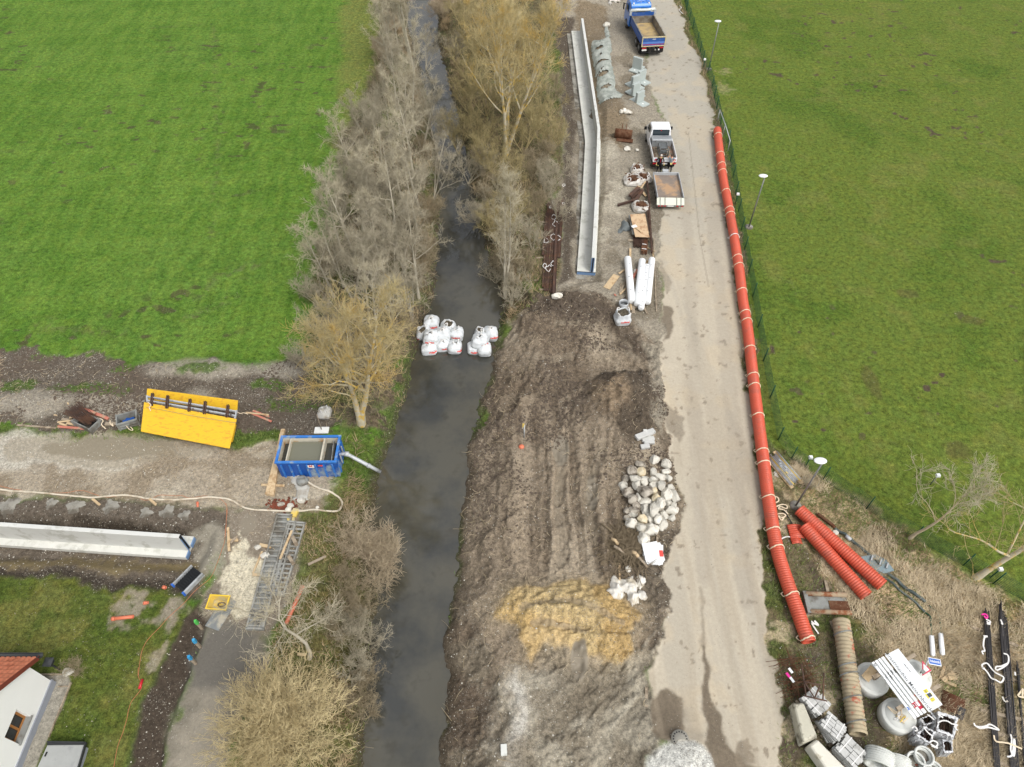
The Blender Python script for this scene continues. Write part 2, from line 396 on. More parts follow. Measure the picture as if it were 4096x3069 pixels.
paint(inT * sm(fbm(X, Y, .5, 135, 5), .58, .7) * .8, (96, 86, 66), (.05, .6, 1))
paint(inT * sm(fbm(X * .6, Y, 1.6, 139, 3), .52, .7) * .6, (186, 172, 144), (.0, .6, 1))
# road
RL = [(1398, 118), (1392, 150), (1405, 190), (1425, 235), (1437, 300), (1434, 400), (1428, 480), (1420, 560), (1432, 620), (1428, 700), (1424, 790), (1430, 860), (1440, 920), (1452, 1000), (1470, 1080), (1462, 1160), (1440, 1210), (1432, 1250), (1446, 1280), (1440, 1340), (1416, 1400), (1410, 1480), (1398, 1540), (1400, 1575), (1450, 1600), (1520, 1640), (1545, 1760)]
RR = [(1772, 1760), (1704, 1657), (1672, 1540), (1662, 1420), (1655, 1290), (1648, 1180), (1640, 1060), (1628, 940), (1614, 800), (1600, 680), (1585, 560), (1572, 450), (1556, 340), (1530, 220), (1500, 110), (1468, 30), (1440, -25), (1425, -80), (1395, -80), (1398, 20)]
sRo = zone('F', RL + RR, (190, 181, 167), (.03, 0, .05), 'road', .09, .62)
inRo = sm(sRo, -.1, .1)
s2 = fbm(X * 2.2 + Y * .1, Y * .1, .6, 141, 4)
paint(inRo * sm(s2, .45, .65) * .5, (172, 166, 156), (.03, 0, .05))
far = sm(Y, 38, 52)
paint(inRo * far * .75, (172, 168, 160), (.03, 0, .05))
paint(inRo * sm(fbm(X, Y, .5, 145, 4), .55, .7) * .35, (196, 180, 156), (.02, 0, .05))
# mud carried onto the road
mud = [([(1432, 660), (1450, 665), (1452, 700), (1434, 740), (1428, 690)], .9), ([(1398, 1510), (1440, 1490), (1470, 1510), (1465, 1560), (1440, 1605), (1395, 1580)], 1),
       ([(1512, 1400), (1520, 1400), (1532, 1500), (1550, 1520), (1570, 1600), (1620, 1640), (1660, 1657), (1690, 1760), (1560, 1760), (1540, 1657), (1525, 1600), (1515, 1500)], 1),
       ([(1512, 1260), (1518, 1260), (1522, 1400), (1512, 1400)], .5), ([(1424, 560), (1450, 600), (1440, 640), (1426, 600)], .5), ([(1425, 860), (1470, 900), (1465, 960), (1445, 940)], .6), ([(1590, 1600), (1620, 1590), (1640, 1640), (1590, 1640)], .8)]
for pl_, am_ in mud:
    zone('F', pl_, (116, 106, 94), (.05, 0, .25), None, .1, .45, am_)
paint(inRo * sm(fbm(X, Y, 2.6, 151, 3), .74, .79) * .6, (116, 104, 90), (.1, 0, .3))
paint(inRo * sm(fbm(X * 3, Y * .25, .5, 155, 4), .5, .7) * sm(Y, 45, 20) * .35, (160, 148, 132), (.05, 0, .1))
paint(inRo * sm(psdf(X + WX2 * .5, Y + WY2 * .5, wp('F', [(1400, 110), (1500, 110), (1572, 450), (1600, 680), (1655, 1290), (1700, 1657), (1680, 1700), (1640, 1300), (1590, 700), (1560, 450), (1480, 150)])), -.1, .6) * .0, (200, 190, 175), (0, 0, 0))
# worn wheel lines, mud at the left edge
for pts_, r_ in (([(1470, 330), (1490, 560), (1500, 900), (1520, 1250)], .25), ([(1530, 400), (1560, 700), (1590, 1000), (1610, 1300)], .3)):
    paint(inRo * sm(lsdf(X, Y, wp('F', pts_)) + (nf - .5) * .5, r_ + .35, r_) * .35, (160, 152, 142), (.03, 0, .05))
# joint line in the asphalt
paint(inRo * sm(lsdf(X, Y, wp('Z5', [(800, 250), (860, 800), (940, 1560)]) + wp('F', [(1530, 620)])), .07, .03) * .5, (140, 132, 122), (.0, 0, .0))
# white gravel heap
GP = [(1385, 1760), (1395, 1655), (1405, 1625), (1435, 1595), (1480, 1595), (1520, 1615), (1540, 1640), (1548, 1680), (1545, 1760)]
sP = zone('F', GP, (208, 208, 206), (1.0, 0, 1.0), 'gravel_heap', .15, .4)

zc *= (1 + .26 * np.clip(zp[:, 2], 0, 1) * (1 - zp[:, 1]) * (zid != ZN.index('gravel_heap')) * (zid != ZN.index('sand_heap')))[:, None]
zp[:, 0] *= np.clip(sm(fbm(X, Y, .6, 181, 4), .36, .66) * 1.7, .12, 1.6)
# ---- heights
Z = (nb - .5) * .25 * (1 - inRo)
rough = zp[:, 2]
Z += rough * ((fbm(X, Y, .8, 201, 3) - .5) * .2 + (fbm(X, Y, 3.0, 205, 3) - .5) * .14)
ridge = 1 - np.abs(fbm(X + WX * 2, Y + WY * 2, .9, 207, 4) - .5) * 5
Z += inB * (1 - inRo) * np.maximum(0, ridge) * .22 * sm(Y, 16, 30)
clod = inB * (1 - inRo)
Z += clod * np.maximum(0, fbm(X, Y, 4.2, 211, 2) - .5) * .55 * sm(fbm(X, Y, .4, 215, 2), .35, .6)
Z += clod * (fbm(X, Y, 2.4, 217, 3) - .5) * .3 * sm(fbm(X, Y, .25, 219, 2), .42, .6)
Z += inRo * .03
Z += cdt * (dt - .5) * .35
Z -= ctk * (sm(tk, .48, .36) * .1 - sm(tk, .5, .62) * .04)
Z += inT * np.maximum(0, fbm(X, Y, 2.6, 221, 3) - .4) * .35

def mound(k, x, y, rx, ry, h, rot=0, p=1.0):
    global Z
    c = at(k, x, y)
    ca, sa = math.cos(rot), math.sin(rot)
    dx, dy = X - c.x + WX * .8, Y - c.y + WY * .8
    q = np.hypot((dx * ca + dy * sa) / rx, (-dx * sa + dy * ca) / ry)
    Z = Z + h * sm(q, 1.25, 0.0) ** p

def dig(k, pts, dz, width, warp=.3):
    global Z
    s = psdf(X + WX * warp, Y + WY * warp, wp(k, pts))
    Z = Z + dz * sm(s, 0, width)

mound('A7', 1010, 1000, 3.0, 2.8, 1.5)
mound('A7', 1120, 880, 2.4, 2.0, .7)
mound('A7', 500, 420, 5, 2.5, .45)
mound('A7', 800, 330, 6, 1.6, .5, -.1)
mound('A7', 760, 500, 4, 1.0, -.3, -.2)
mound('A7', 900, 560, 5, .8, .35, -.25)
mound('F', 1235, 1325, 4.2, 1.9, 1.05, -.15)
mound('F', 1190, 1330, 2.4, .5, .35, -.1)
mound('F', 1240, 1350, 2.6, .35, -.4, -.25)
mound('F', 1195, 1396, 2.4, .7, .5, -.1)
mound('F', 1320, 1390, 1.6, 1.2, .45)
Z += inS * np.maximum(0, 1 - np.abs(fbm(X, Y * 2.2, .7, 251, 3) - .5) * 6) * .16
mound('F', 1470, 1655, 2.6, 2.2, .9)
mound('F', 1110, 1560, 1.2, 4, .25)
mound('Z3', 760, 750, 3.5, 3.2, .9)
mound('C1', 200, 450, 1.7, 6.5, .9)
mound('F', 1235, 10, 5, 4, 1.2)
mound('C3', 400, 60, 4, 4, 1.0)
mound('C3', 1050, 470, 3, 4, .6)
mound('F', 1310, 330, 1.6, 3, .25)
mound('F', 60, 870, 6, 1.6, .4)
mound('F', 430, 800, 6, 1.3, .35)
# wall trenches
TR1 = [(1197, 70), (1262, 40), (1290, 150), (1312, 260), (1310, 400), (1302, 500), (1300, 612), (1225, 622), (1232, 420), (1232, 330), (1215, 180)]
dig('F', TR1, -.35, .7)
TL1 = [(-200, 1090), (120, 1106), (300, 1120), (470, 1142), (460, 1195), (430, 1238), (380, 1248), (250, 1232), (-200, 1210)]
dig('F', TL1, -.45, .8)
dig('F', [(425, 1302), (455, 1330), (440, 1390), (405, 1480), (365, 1600), (340, 1760), (265, 1760), (298, 1560), (338, 1450), (382, 1380)], -.22, .3)
# wheel ruts
RUT = [(('A7', [(630, 1200), (628, 1350), (620, 1657)]), .34, .16), (('A7', [(925, 1250), (870, 1400), (850, 1657)]), .3, .12), (('A4', [(915, 0), (915, 200), (910, 480)]), .36, .16), (('A4', [(1090, 0), (1090, 200), (1095, 370)]), .36, .15), (('A4', [(820, 150), (815, 350), (815, 520)]), .2, .08),
       (('A7', [(1010, 1230), (1010, 1657)]), .25, .1), (('A7', [(680, 1250), (700, 1657)]), .14, .07),
       (('A4', [(1000, 980), (980, 1140)]), .3, .1), (('A4', [(1230, 1090), (1210, 1170)]), .3, .1),
       (('A8', [(300, 600), (150, 800), (0, 960)]), .3, .12), (('A8', [(400, 740), (200, 920), (30, 1080)]), .3, .12), (('A8', [(380, 1000), (200, 1130), (0, 1240)]), .3, .1), (('A8', [(330, 560), (200, 640), (0, 780)]), .25, .1),
       (('A7', [(600, 400), (760, 390), (950, 430), (1150, 530)]), .3, .14), (('A7', [(430, 590), (560, 620), (700, 610)]), .3, .12), (('A7', [(700, 560), (860, 600), (1000, 700)]), .25, .1), (('A7', [(1000, 520), (1200, 640)]), .3, .12),
       (('A4', [(700, 790), (800, 740), (960, 745), (1100, 800), (1230, 860)]), .22, .12), (('A4', [(760, 860), (900, 880), (1040, 900)]), .22, .12)]
for (k_, pts_), r_, d_ in RUT:
    q_ = lsdf(X + WX * .5, Y + WY * .5, wp(k_, pts_))
    d_ *= .8
    Z -= d_ * sm(q_, r_ + .08, r_ - .08)
    Z += d_ * .5 * np.exp(-((q_ - r_ - .17) / .1) ** 2) * (.4 + nf)
    if d_ >= .09 and k_ != 'A8':
        tread = .5 + .5 * np.sin((Y + X * .2) * 22)
        paint(sm(q_, r_, r_ - .1) * .55, (140, 130, 116), (.1, 0, .2))
        Z += sm(q_, r_ + .05, r_ - .05) * tread * .03
# puddles in ruts
for k_, x_, y_, rx, ry in (('A7', 632, 1290, .55, 1.3), ('A4', 1015, 1060, .5, 1.0), ('A7', 865, 1600, .35, 1.3), ('L2', 240, 1130, .5, .7), ('A5', 760, 720, .0, .0)):
    if rx:
        c_ = at(k_, x_, y_)
        paint(sm(np.hypot((X - c_.x) / rx, (Y - c_.y) / ry) + (nf - .5) * .4, 1, .8), (142, 134, 122), (0, 0, 0))
# channel
slope = np.where(X < WX * 0 + 99, .62, .62)
bank = WATER_Z + np.maximum(0, -dw) * (.55 + .35 * (fbm(X, Y, .5, 231, 3) - .5) * 2)
flat = Z
Z = np.where(dw < 0, np.minimum(bank + (flat - 0) * sm(-dw, 0, 2.0), np.maximum(flat, -9)), WATER_Z - .05 - np.minimum(dw * .5, .7))
soft = sm(-dw, 1.6, 3.4)
Z = np.where(dw < 0, np.where(bank < flat, np.minimum(Z, flat), flat), Z)
# bare wet soil at the waterline
paint(sm(-dw, .9, .1) * (dw < .3) * .8, (70, 63, 54), (.25, .1, .8))
paint((dw >= 0).astype(float), (60, 56, 44), (.1, 0, .2), 'stream_bed')

ZG = Z.reshape(GY.shape)

def gz(x, y):
    """terrain height"""
    j = int(np.clip(np.searchsorted(YY, y) - 1, 0, len(YY) - 2))
    fy = min(1, max(0, (y - YY[j]) / (YY[j + 1] - YY[j])))
    out = []
    for jj in (j, j + 1):
        out.append(float(np.interp(x, GX[jj], ZG[jj])))
    return out[0] * (1 - fy) + out[1] * fy

def P(k, x, y, h=0.0):
    """point standing h above the real ground that view k shows at x, y"""
    z = 0.0
    for _ in range(5):
        p = at(k, x, y, z + h)
        z = .5 * z + .5 * max(gz(p.x, p.y), WATER_Z)
    p = at(k, x, y, z + h)
    return p

# ------------------------------------------------------------------ materials
MATS = {}
KA = .86

def new_mat(name):
    m = bpy.data.materials.new(name)
    m.use_nodes = True
    n, l = m.node_tree.nodes, m.node_tree.links
    n.clear()
    o = n.new('ShaderNodeOutputMaterial')
    b = n.new('ShaderNodeBsdfPrincipled')
    l.new(b.outputs['BSDF'], o.inputs['Surface'])
    return m, n, l, b

def mth(n, l, op, a, b=None, c=None, clamp=False):
    k = n.new('ShaderNodeMath')
    k.operation = op
    k.use_clamp = clamp
    for i, v in enumerate((a, b, c)):
        if v is None:
            continue
        if isinstance(v, (int, float)):
            k.inputs[i].default_value = v
        else:
            l.new(v, k.inputs[i])
    return k.outputs[0]

def mixc(n, l, f, a, b, mode='MIX'):
    k = n.new('ShaderNodeMix')
    k.data_type = 'RGBA'
    k.blend_type = mode
    for s, v in (('Factor', f), ('A', a), ('B', b)):
        if isinstance(v, (int, float)):
            k.inputs[s].default_value = v
        elif isinstance(v, tuple):
            k.inputs[s].default_value = (*v[:3], 1)
        else:
            l.new(v, k.inputs[s])
    return k.outputs['Result']

def noise(n, l, vec, scale, detail=3, rough=.5):
    k = n.new('ShaderNodeTexNoise')
    k.inputs['Scale'].default_value = scale
    k.inputs['Detail'].default_value = detail
    k.inputs['Roughness'].default_value = rough
    l.new(vec, k.inputs['Vector'])
    return k

def rng(n, l, v, a, b, c=0., d=1.):
    k = n.new('ShaderNodeMapRange')
    for s, x in (('From Min', a), ('From Max', b), ('To Min', c), ('To Max', d)):
        if isinstance(x, (int, float)):
            k.inputs[s].default_value = x
        else:
            l.new(x, k.inputs[s])
    l.new(v, k.inputs['Value'])
    return k.outputs['Result']

def mat(name, col, rough=.75, metal=0., var=.18, vs=2.5, c2=None, c2s=1.5, c2a=.5, bump=0., bs=18, stretch=None, alpha=None, coat=0):
    """paint, concrete, wood, rust ... one colour with uneven tone, stains of a second colour, fine bump"""
    if name in MATS:
        return MATS[name]
    m, n, l, b = new_mat(name)
    c = tuple(min(.86, v * KA) for v in srgb(col))
    tcx = n.new('ShaderNodeTexCoord')
    vec = tcx.outputs['Object']
    if stretch:
        mp = n.new('ShaderNodeMapping')
        mp.inputs['Scale'].default_value = stretch
        l.new(vec, mp.inputs['Vector'])
        vec = mp.outputs['Vector']
    n1 = noise(n, l, vec, vs, 6, .6)
    f = rng(n, l, n1.outputs['Fac'], .25, .75, 1 - var, 1 + var * .6)
    base = mixc(n, l, 1.0, c, (1, 1, 1), 'MULTIPLY')
    cur = n.new('ShaderNodeMix')
    cur.data_type = 'RGBA'
    cur.blend_type = 'MULTIPLY'
    cur.inputs['Factor'].default_value = 1
    cur.inputs['A'].default_value = (*c, 1)
    cmb = n.new('ShaderNodeCombineColor')
    for s in ('Red', 'Green', 'Blue'):
        l.new(f, cmb.inputs[s])
    l.new(cmb.outputs['Color'], cur.inputs['B'])
    outc = cur.outputs['Result']
    if c2:
        cc2 = tuple(min(.86, v * KA) for v in srgb(c2))
        n2 = noise(n, l, vec, c2s, 7, .65)
        f2 = rng(n, l, n2.outputs['Fac'], .62 - c2a * .3, .70 - c2a * .2, 0, 1)
        outc = mixc(n, l, f2, outc, cc2)
    l.new(outc, b.inputs['Base Color'])
    b.inputs['Roughness'].default_value = rough
    b.inputs['Metallic'].default_value = metal
    b.inputs['Specular IOR Level'].default_value = .5 if rough < .55 else .2
    if coat:
        b.inputs['Coat Weight'].default_value = coat
    if alpha is not None:
        b.inputs['Alpha'].default_value = alpha
    if bump:
        bn = n.new('ShaderNodeBump')
        bn.inputs['Strength'].default_value = bump
        bn.inputs['Distance'].default_value = .02
        n3 = noise(n, l, vec, bs, 5, .6)
        l.new(n3.outputs['Fac'], bn.inputs['Height'])
        l.new(bn.outputs['Normal'], b.inputs['Normal'])
    MATS[name] = m
    return m

def ground_material():
    m, n, l, b = new_mat('ground')
    g = n.new('ShaderNodeNewGeometry')
    pos = g.outputs['Position']
    ac = n.new('ShaderNodeAttribute')
    ac.attribute_name = 'zone_colour'
    ap = n.new('ShaderNodeAttribute')
    ap.attribute_name = 'zone_kind'
    sep = n.new('ShaderNodeSeparateColor')
    l.new(ap.outputs['Color'], sep.inputs['Color'])
    speck, grass, rgh = sep.outputs['Red'], sep.outputs['Green'], sep.outputs['Blue']
    # soil and gravel grain
    na = noise(n, l, pos, 5.5, 8, .68)
    ng = noise(n, l, pos, 15, 5, .7)
    gsum = mth(n, l, 'ADD', mth(n, l, 'MULTIPLY', na.outputs['Fac'], .55), mth(n, l, 'MULTIPLY', ng.outputs['Fac'], .45))
    grain = rng(n, l, gsum, .38, .62, .42, 1.62)
    amp = mth(n, l, 'MULTIPLY_ADD', rgh, .85, .10, clamp=True)
    gm = mth(n, l, 'SUBTRACT', grain, 1.0)
    gm = mth(n, l, 'MULTIPLY_ADD', gm, amp, 1.0)
    # grass: tufts, light and dark
    nt = noise(n, l, pos, 3.2, 9, .72)
    nt2 = noise(n, l, pos, 14, 4, .7)
    tt = mth(n, l, 'ADD', mth(n, l, 'MULTIPLY', nt.outputs['Fac'], .55), mth(n, l, 'MULTIPLY', nt2.outputs['Fac'], .45))
    tuft = rng(n, l, tt, .37, .63, .35, 1.7)
    tm = mth(n, l, 'MULTIPLY_ADD', mth(n, l, 'SUBTRACT', tuft, 1.0), grass, 1.0)
    tone = mth(n, l, 'MULTIPLY', gm, tm)
    cmb = n.new('ShaderNodeCombineColor')
    for s in ('Red', 'Green', 'Blue'):
        l.new(tone, cmb.inputs[s])
    base = mixc(n, l, 1.0, ac.outputs['Color'], cmb.outputs['Color'], 'MULTIPLY')
    # hue drift in grass
    nh = noise(n, l, pos, 1.3, 6, .7)
    hf = mth(n, l, 'MULTIPLY', rng(n, l, nh.outputs['Fac'], .42, .64), grass)
    warm = mixc(n, l, 1.0, base, (1.22, 1.04, .95), 'MULTIPLY')
    base = mixc(n, l, hf, base, warm)
    # pale stones
    def stones(scale, size, lo):
        v = n.new('ShaderNodeTexVoronoi')
        v.inputs['Scale'].default_value = scale
        v.inputs['Randomness'].default_value = 1
        l.new(pos, v.inputs['Vector'])
        s2 = n.new('ShaderNodeSeparateColor')
        l.new(v.outputs['Color'], s2.inputs['Color'])
        has = mth(n, l, 'LESS_THAN', s2.outputs['Red'], mth(n, l, 'MULTIPLY', speck, lo))
        rad = mth(n, l, 'MULTIPLY_ADD', s2.outputs['Green'], size, size * .5)
        ins = mth(n, l, 'LESS_THAN', v.outputs['Distance'], rad)
        return mth(n, l, 'MULTIPLY', has, ins), s2.outputs['Blue'], v.outputs['Distance']
    m1, r1, d1 = stones(10.0, .24, .26)
    m2, r2, d2 = stones(24.0, .34, .62)
    sc1 = mixc(n, l, r1, (.22, .20, .17), (.56, .54, .49))
    sc2 = mixc(n, l, r2, (.15, .135, .12), (.46, .44, .40))
    base = mixc(n, l, m2, base, sc2)
    base = mixc(n, l, m1, base, sc1)
    base = mixc(n, l, 1.0, base, (.80, .79, .74), 'MULTIPLY')
    l.new(base, b.inputs['Base Color'])
    wet = mth(n, l, 'ADD', mth(n, l, 'ADD', grass, speck), rgh, clamp=True)
    l.new(rng(n, l, wet, .0, .04, .12, .9), b.inputs['Roughness'])
    b.inputs['Specular IOR Level'].default_value = .12
    bn = n.new('ShaderNodeBump')
    bn.inputs['Distance'].default_value = .12
    l.new(mth(n, l, 'MULTIPLY_ADD', rgh, .75, .04, clamp=True), bn.inputs['Strength'])
    nb2 = noise(n, l, pos, 7, 8, .7)
    hh = mth(n, l, 'ADD', mth(n, l, 'MULTIPLY', nb2.outputs['Fac'], .8), mth(n, l, 'MULTIPLY', m1, .35))
    hh = mth(n, l, 'ADD', hh, mth(n, l, 'MULTIPLY', mth(n, l, 'MULTIPLY', tt, grass), 1.0))
    l.new(hh, bn.inputs['Height'])
    l.new(bn.outputs['Normal'], b.inputs['Normal'])
    return m

GM = ground_material()
NX = len(sv)
idx = np.arange(len(X)).reshape(len(YY), NX)
quads = np.stack([idx[:-1, :-1], idx[:-1, 1:], idx[1:, 1:], idx[1:, :-1]], -1).reshape(-1, 4)
qid = zid[quads[:, 0]]
V = np.stack([X, Y, Z], 1)

def link(o):
    COL.objects.link(o)
    return o

def np_mesh(name, V, F, mats=None, smooth=True):
    """mesh from numpy arrays, F an (n,4) or (n,3) array"""
    me = bpy.data.meshes.new(name)
    me.vertices.add(len(V))
    me.vertices.foreach_set('co', np.asarray(V, np.float32).ravel())
    k = F.shape[1]
    me.loops.add(F.size)
    me.loops.foreach_set('vertex_index', F.astype(np.int32).ravel())
    me.polygons.add(len(F))
    me.polygons.foreach_set('loop_start', np.arange(0, F.size, k, dtype=np.int32))
    if smooth:
        me.polygons.foreach_set('use_smooth', np.ones(len(F), bool))
    me.update(calc_edges=True)
    for mm in (mats or []):
        me.materials.append(mm)
    return me

for zi, zname in enumerate(ZN):
    fs = quads[qid == zi]
    if not len(fs):
        continue
    used, inv = np.unique(fs, return_inverse=True)
    me = np_mesh(zname, V[used], inv.reshape(-1, 4), [GM])
    a = me.color_attributes.new('zone_colour', 'FLOAT_COLOR', 'POINT')
    a.data.foreach_set('color', np.concatenate([zc[used], np.ones((len(used), 1))], 1).astype(np.float32).ravel())
    a = me.color_attributes.new('zone_kind', 'FLOAT_COLOR', 'POINT')
    a.data.foreach_set('color', np.concatenate([np.clip(zp[used], 0, 1), np.ones((len(used), 1))], 1).astype(np.float32).ravel())
    o = link(bpy.data.objects.new(zname, me))
    o['kind'] = 'structure'
    o['label'] = {'meadow': 'bright green meadow left of the stream'}.get(zname, zname.replace('_', ' ') + ' of the building site')

# ---- stream
wm, n, l, b = new_mat('stream_water')
gpos = n.new('ShaderNodeNewGeometry').outputs['Position']
nz = noise(n, l, gpos, .28, 6, .6)
nz2 = noise(n, l, gpos, 1.2, 6, .6)
fz = rng(n, l, nz.outputs['Fac'], .42, .62)
wcol = mixc(n, l, fz, (.066, .062, .046), (.032, .033, .029))
wcol = mixc(n, l, rng(n, l, nz2.outputs['Fac'], .56, .72, 0, .5), wcol, (.028, .025, .014))
wa = n.new('ShaderNodeAttribute')
wa.attribute_name = 'shallow'
wsf = mth(n, l, 'MULTIPLY', mth(n, l, 'MULTIPLY', wa.outputs['Fac'], .9), rng(n, l, nz2.outputs['Fac'], .38, .6))
wcol = mixc(n, l, wsf, wcol, (.085, .070, .042))
l.new(wcol, b.inputs['Base Color'])
b.inputs['Roughness'].default_value = .05
b.inputs['IOR'].default_value = 1.7
bn = n.new('ShaderNodeBump')
bn.inputs['Strength'].default_value = .07
bn.inputs['Distance'].default_value = .05
mpw = n.new('ShaderNodeMapping')
mpw.inputs['Scale'].default_value = (1, .45, 1)
l.new(gpos, mpw.inputs['Vector'])
l.new(noise(n, l, mpw.outputs['Vector'], 4, 4, .55).outputs['Fac'], bn.inputs['Height'])
l.new(bn.outputs['Normal'], b.inputs['Normal'])
L_ = [at('F', x, y, WATER_Z) for x, y in WL]
R_ = [at('F', x, y, WATER_Z) for x, y in WR]

def resample(pts, ys):
    py = [p.y for p in pts][::-1]
    px = [p.x for p in pts][::-1]
    return [float(np.interp(y, py, px)) for y in ys]

wy = list(np.linspace(R_[-1].y - .5, R_[0].y, 160))
lx, rx_ = resample(L_, wy), resample(R_, wy)
wy = [-60, 0] + wy + [150, 300]
lx = [lx[0] - 1, lx[0]] + lx + [lx[-1], lx[-1] - 8]
rx_ = [rx_[0] - 1, rx_[0]] + rx_ + [rx_[-1], rx_[-1] - 8]
WVs, WFs = [], []
for i, y in enumerate(wy):
    for j in range(9):
        t = j / 8
        WVs.append(((lx[i] - 1.6) * (1 - t) + (rx_[i] + 1.6) * t, y, WATER_Z))
for i in range(len(wy) - 1):
    for j in range(8):
        a0 = i * 9 + j
        WFs.append((a0, a0 + 1, a0 + 10, a0 + 9))
wme = np_mesh('water', np.array(WVs), np.array(WFs), [wm])
at_ = wme.color_attributes.new('shallow', 'FLOAT_COLOR', 'POINT')
sh_ = np.array([abs(j / 8 - .5) * 2 for _ in range(len(wy)) for j in range(9)]) ** 2.5
at_.data.foreach_set('color', np.stack([sh_, sh_, sh_, np.ones_like(sh_)], 1).astype(np.float32).ravel())
wo_ = link(bpy.data.objects.new('water', wme))
wo_['kind'] = 'structure'
wo_['label'] = 'dark stream running between the banks'
# ------------------------------------------------------------------ mesh building
R = math.radians
ZUP = Vector((0, 0, 1))

def tag(o, label=None, cat=None, group=None, kind=None):
    if label:
        o['label'] = label
    if cat:
        o['category'] = cat
    if group:
        o['group'] = group
    if kind:
        o['kind'] = kind
    return o

class MB:
    """collects boxes, beams, tubes, sheets; build() links them as one mesh object"""

    def __init__(s):
        s.v, s.f, s.m, s.sm = [], [], [], []
        s.mi = 0

    def add(s, vs, fs, smooth=False):
        o = len(s.v)
        s.v += [tuple(v) for v in vs]
        for f in fs:
            s.f.append([i + o for i in f])
            s.m.append(s.mi)
            s.sm.append(smooth)
        return s

    def box(s, c, size, rot=None, taper=1.0):
        x, y, z = size[0] / 2, size[1] / 2, size[2] / 2
        vs = [Vector((a * x * (taper if d > 0 else 1), b_ * y * (taper if d > 0 else 1), d * z)) for d in (-1, 1) for a, b_ in ((-1, -1), (1, -1), (1, 1), (-1, 1))]
        if rot is not None:
            if isinstance(rot, (int, float)):
                rot = Matrix.Rotation(rot, 3, 'Z')
            vs = [rot @ v for v in vs]
        c = Vector(c)
        return s.add([v + c for v in vs], [(3, 2, 1, 0), (4, 5, 6, 7), (0, 1, 5, 4), (1, 2, 6, 5), (2, 3, 7, 6), (3, 0, 4, 7)])

    def beam(s, a, b, w, h, up=ZUP, roll=0):
        a, b = Vector(a), Vector(b)
        d = (b - a)
        L = d.length
        d.normalize()
        side = d.cross(up)
        if side.length < 1e-4:
            side = Vector((1, 0, 0))
        side.normalize()
        u = side.cross(d)
        if roll:
            q = Matrix.Rotation(roll, 3, d)
            side, u = q @ side, q @ u
        vs = []
        for p in (a, b):
            for i, j in ((-1, -1), (1, -1), (1, 1), (-1, 1)):
                vs.append(p + side * (i * w / 2) + u * (j * h / 2))
        return s.add(vs, [(0, 1, 2, 3), (7, 6, 5, 4), (0, 4, 5, 1), (1, 5, 6, 2), (2, 6, 7, 3), (3, 7, 4, 0)])

    def tube(s, pts, r, n=8, cap=True, smooth=True, close=False):
        pts = [Vector(p) for p in pts]
        k = len(pts)
        rs = r if isinstance(r, (list, tuple)) else [r] * k
        t0 = (pts[1] - pts[0]).normalized()
        a = t0.orthogonal().normalized() if abs(t0.z) > .9 else t0.cross(ZUP).normalized()
        vs, fs = [], []
        for i, p in enumerate(pts):
            t = (pts[min(i + 1, k - 1)] - pts[max(i - 1, 0)])
            if t.length < 1e-6:
                t = t0.copy()
            t.normalize()
            a = (a - t * a.dot(t))
            if a.length < 1e-5:
                a = t.orthogonal()
            a.normalize()
            b_ = t.cross(a)
            for j in range(n):
                an = 2 * math.pi * j / n
                vs.append(p + (a * math.cos(an) + b_ * math.sin(an)) * rs[i])
        for i in range(k - 1 + (1 if close else 0)):
            i2 = (i + 1) % k
            for j in range(n):
                fs.append((i * n + j, i * n + (j + 1) % n, i2 * n + (j + 1) % n, i2 * n + j))
        if cap and not close:
            fs.append(tuple(range(n - 1, -1, -1)))
            fs.append(tuple((k - 1) * n + j for j in range(n)))
        return s.add(vs, fs, smooth)

    def pipe(s, a, b, ro, ri, n=20):
        """hollow pipe with wall thickness"""
        a, b = Vector(a), Vector(b)
        t = (b - a).normalized()
        x = t.orthogonal().normalized()
        y = t.cross(x)
        vs = []
        for p, r in ((a, ro), (b, ro), (b, ri), (a, ri)):
            for j in range(n):
                an = 2 * math.pi * j / n
                vs.append(p + (x * math.cos(an) + y * math.sin(an)) * r)
        fs = []
        for i in range(4):
            i2 = (i + 1) % 4
            for j in range(n):
                fs.append((i * n + j, i * n + (j + 1) % n, i2 * n + (j + 1) % n, i2 * n + j))
        return s.add(vs, fs, True)

    def strap(s, pts, w, th=.012):
        """flat band along a path"""
        for a, b in zip(pts[:-1], pts[1:]):
            s.beam(a, b, w, th)
        return s

    def prism(s, pts, z0, z1):
        n = len(pts)
        a = sum(pts[i][0] * pts[(i + 1) % n][1] - pts[(i + 1) % n][0] * pts[i][1] for i in range(n))
        if a < 0:
            pts = list(reversed(pts))
        vs = [(p[0], p[1], z0) for p in pts] + [(p[0], p[1], z1) for p in pts]
        fs = [tuple(range(n - 1, -1, -1)), tuple(range(n, 2 * n))]
        fs += [(i, (i + 1) % n, n + (i + 1) % n, n + i) for i in range(n)]
        return s.add(vs, fs)

    def grid(s, fn, nu, nv, closeu=False, smooth=True):
        vs = [fn(i / nu, j / nv) for j in range(nv + 1) for i in range(nu if closeu else nu + 1)]
        W_ = nu if closeu else nu + 1
        fs = []
        for j in range(nv):
            for i in range(nu):
                i2 = (i + 1) % W_
                fs.append((j * W_ + i, j * W_ + i2, (j + 1) * W_ + i2, (j + 1) * W_ + i))
        return s.add(vs, fs, smooth)

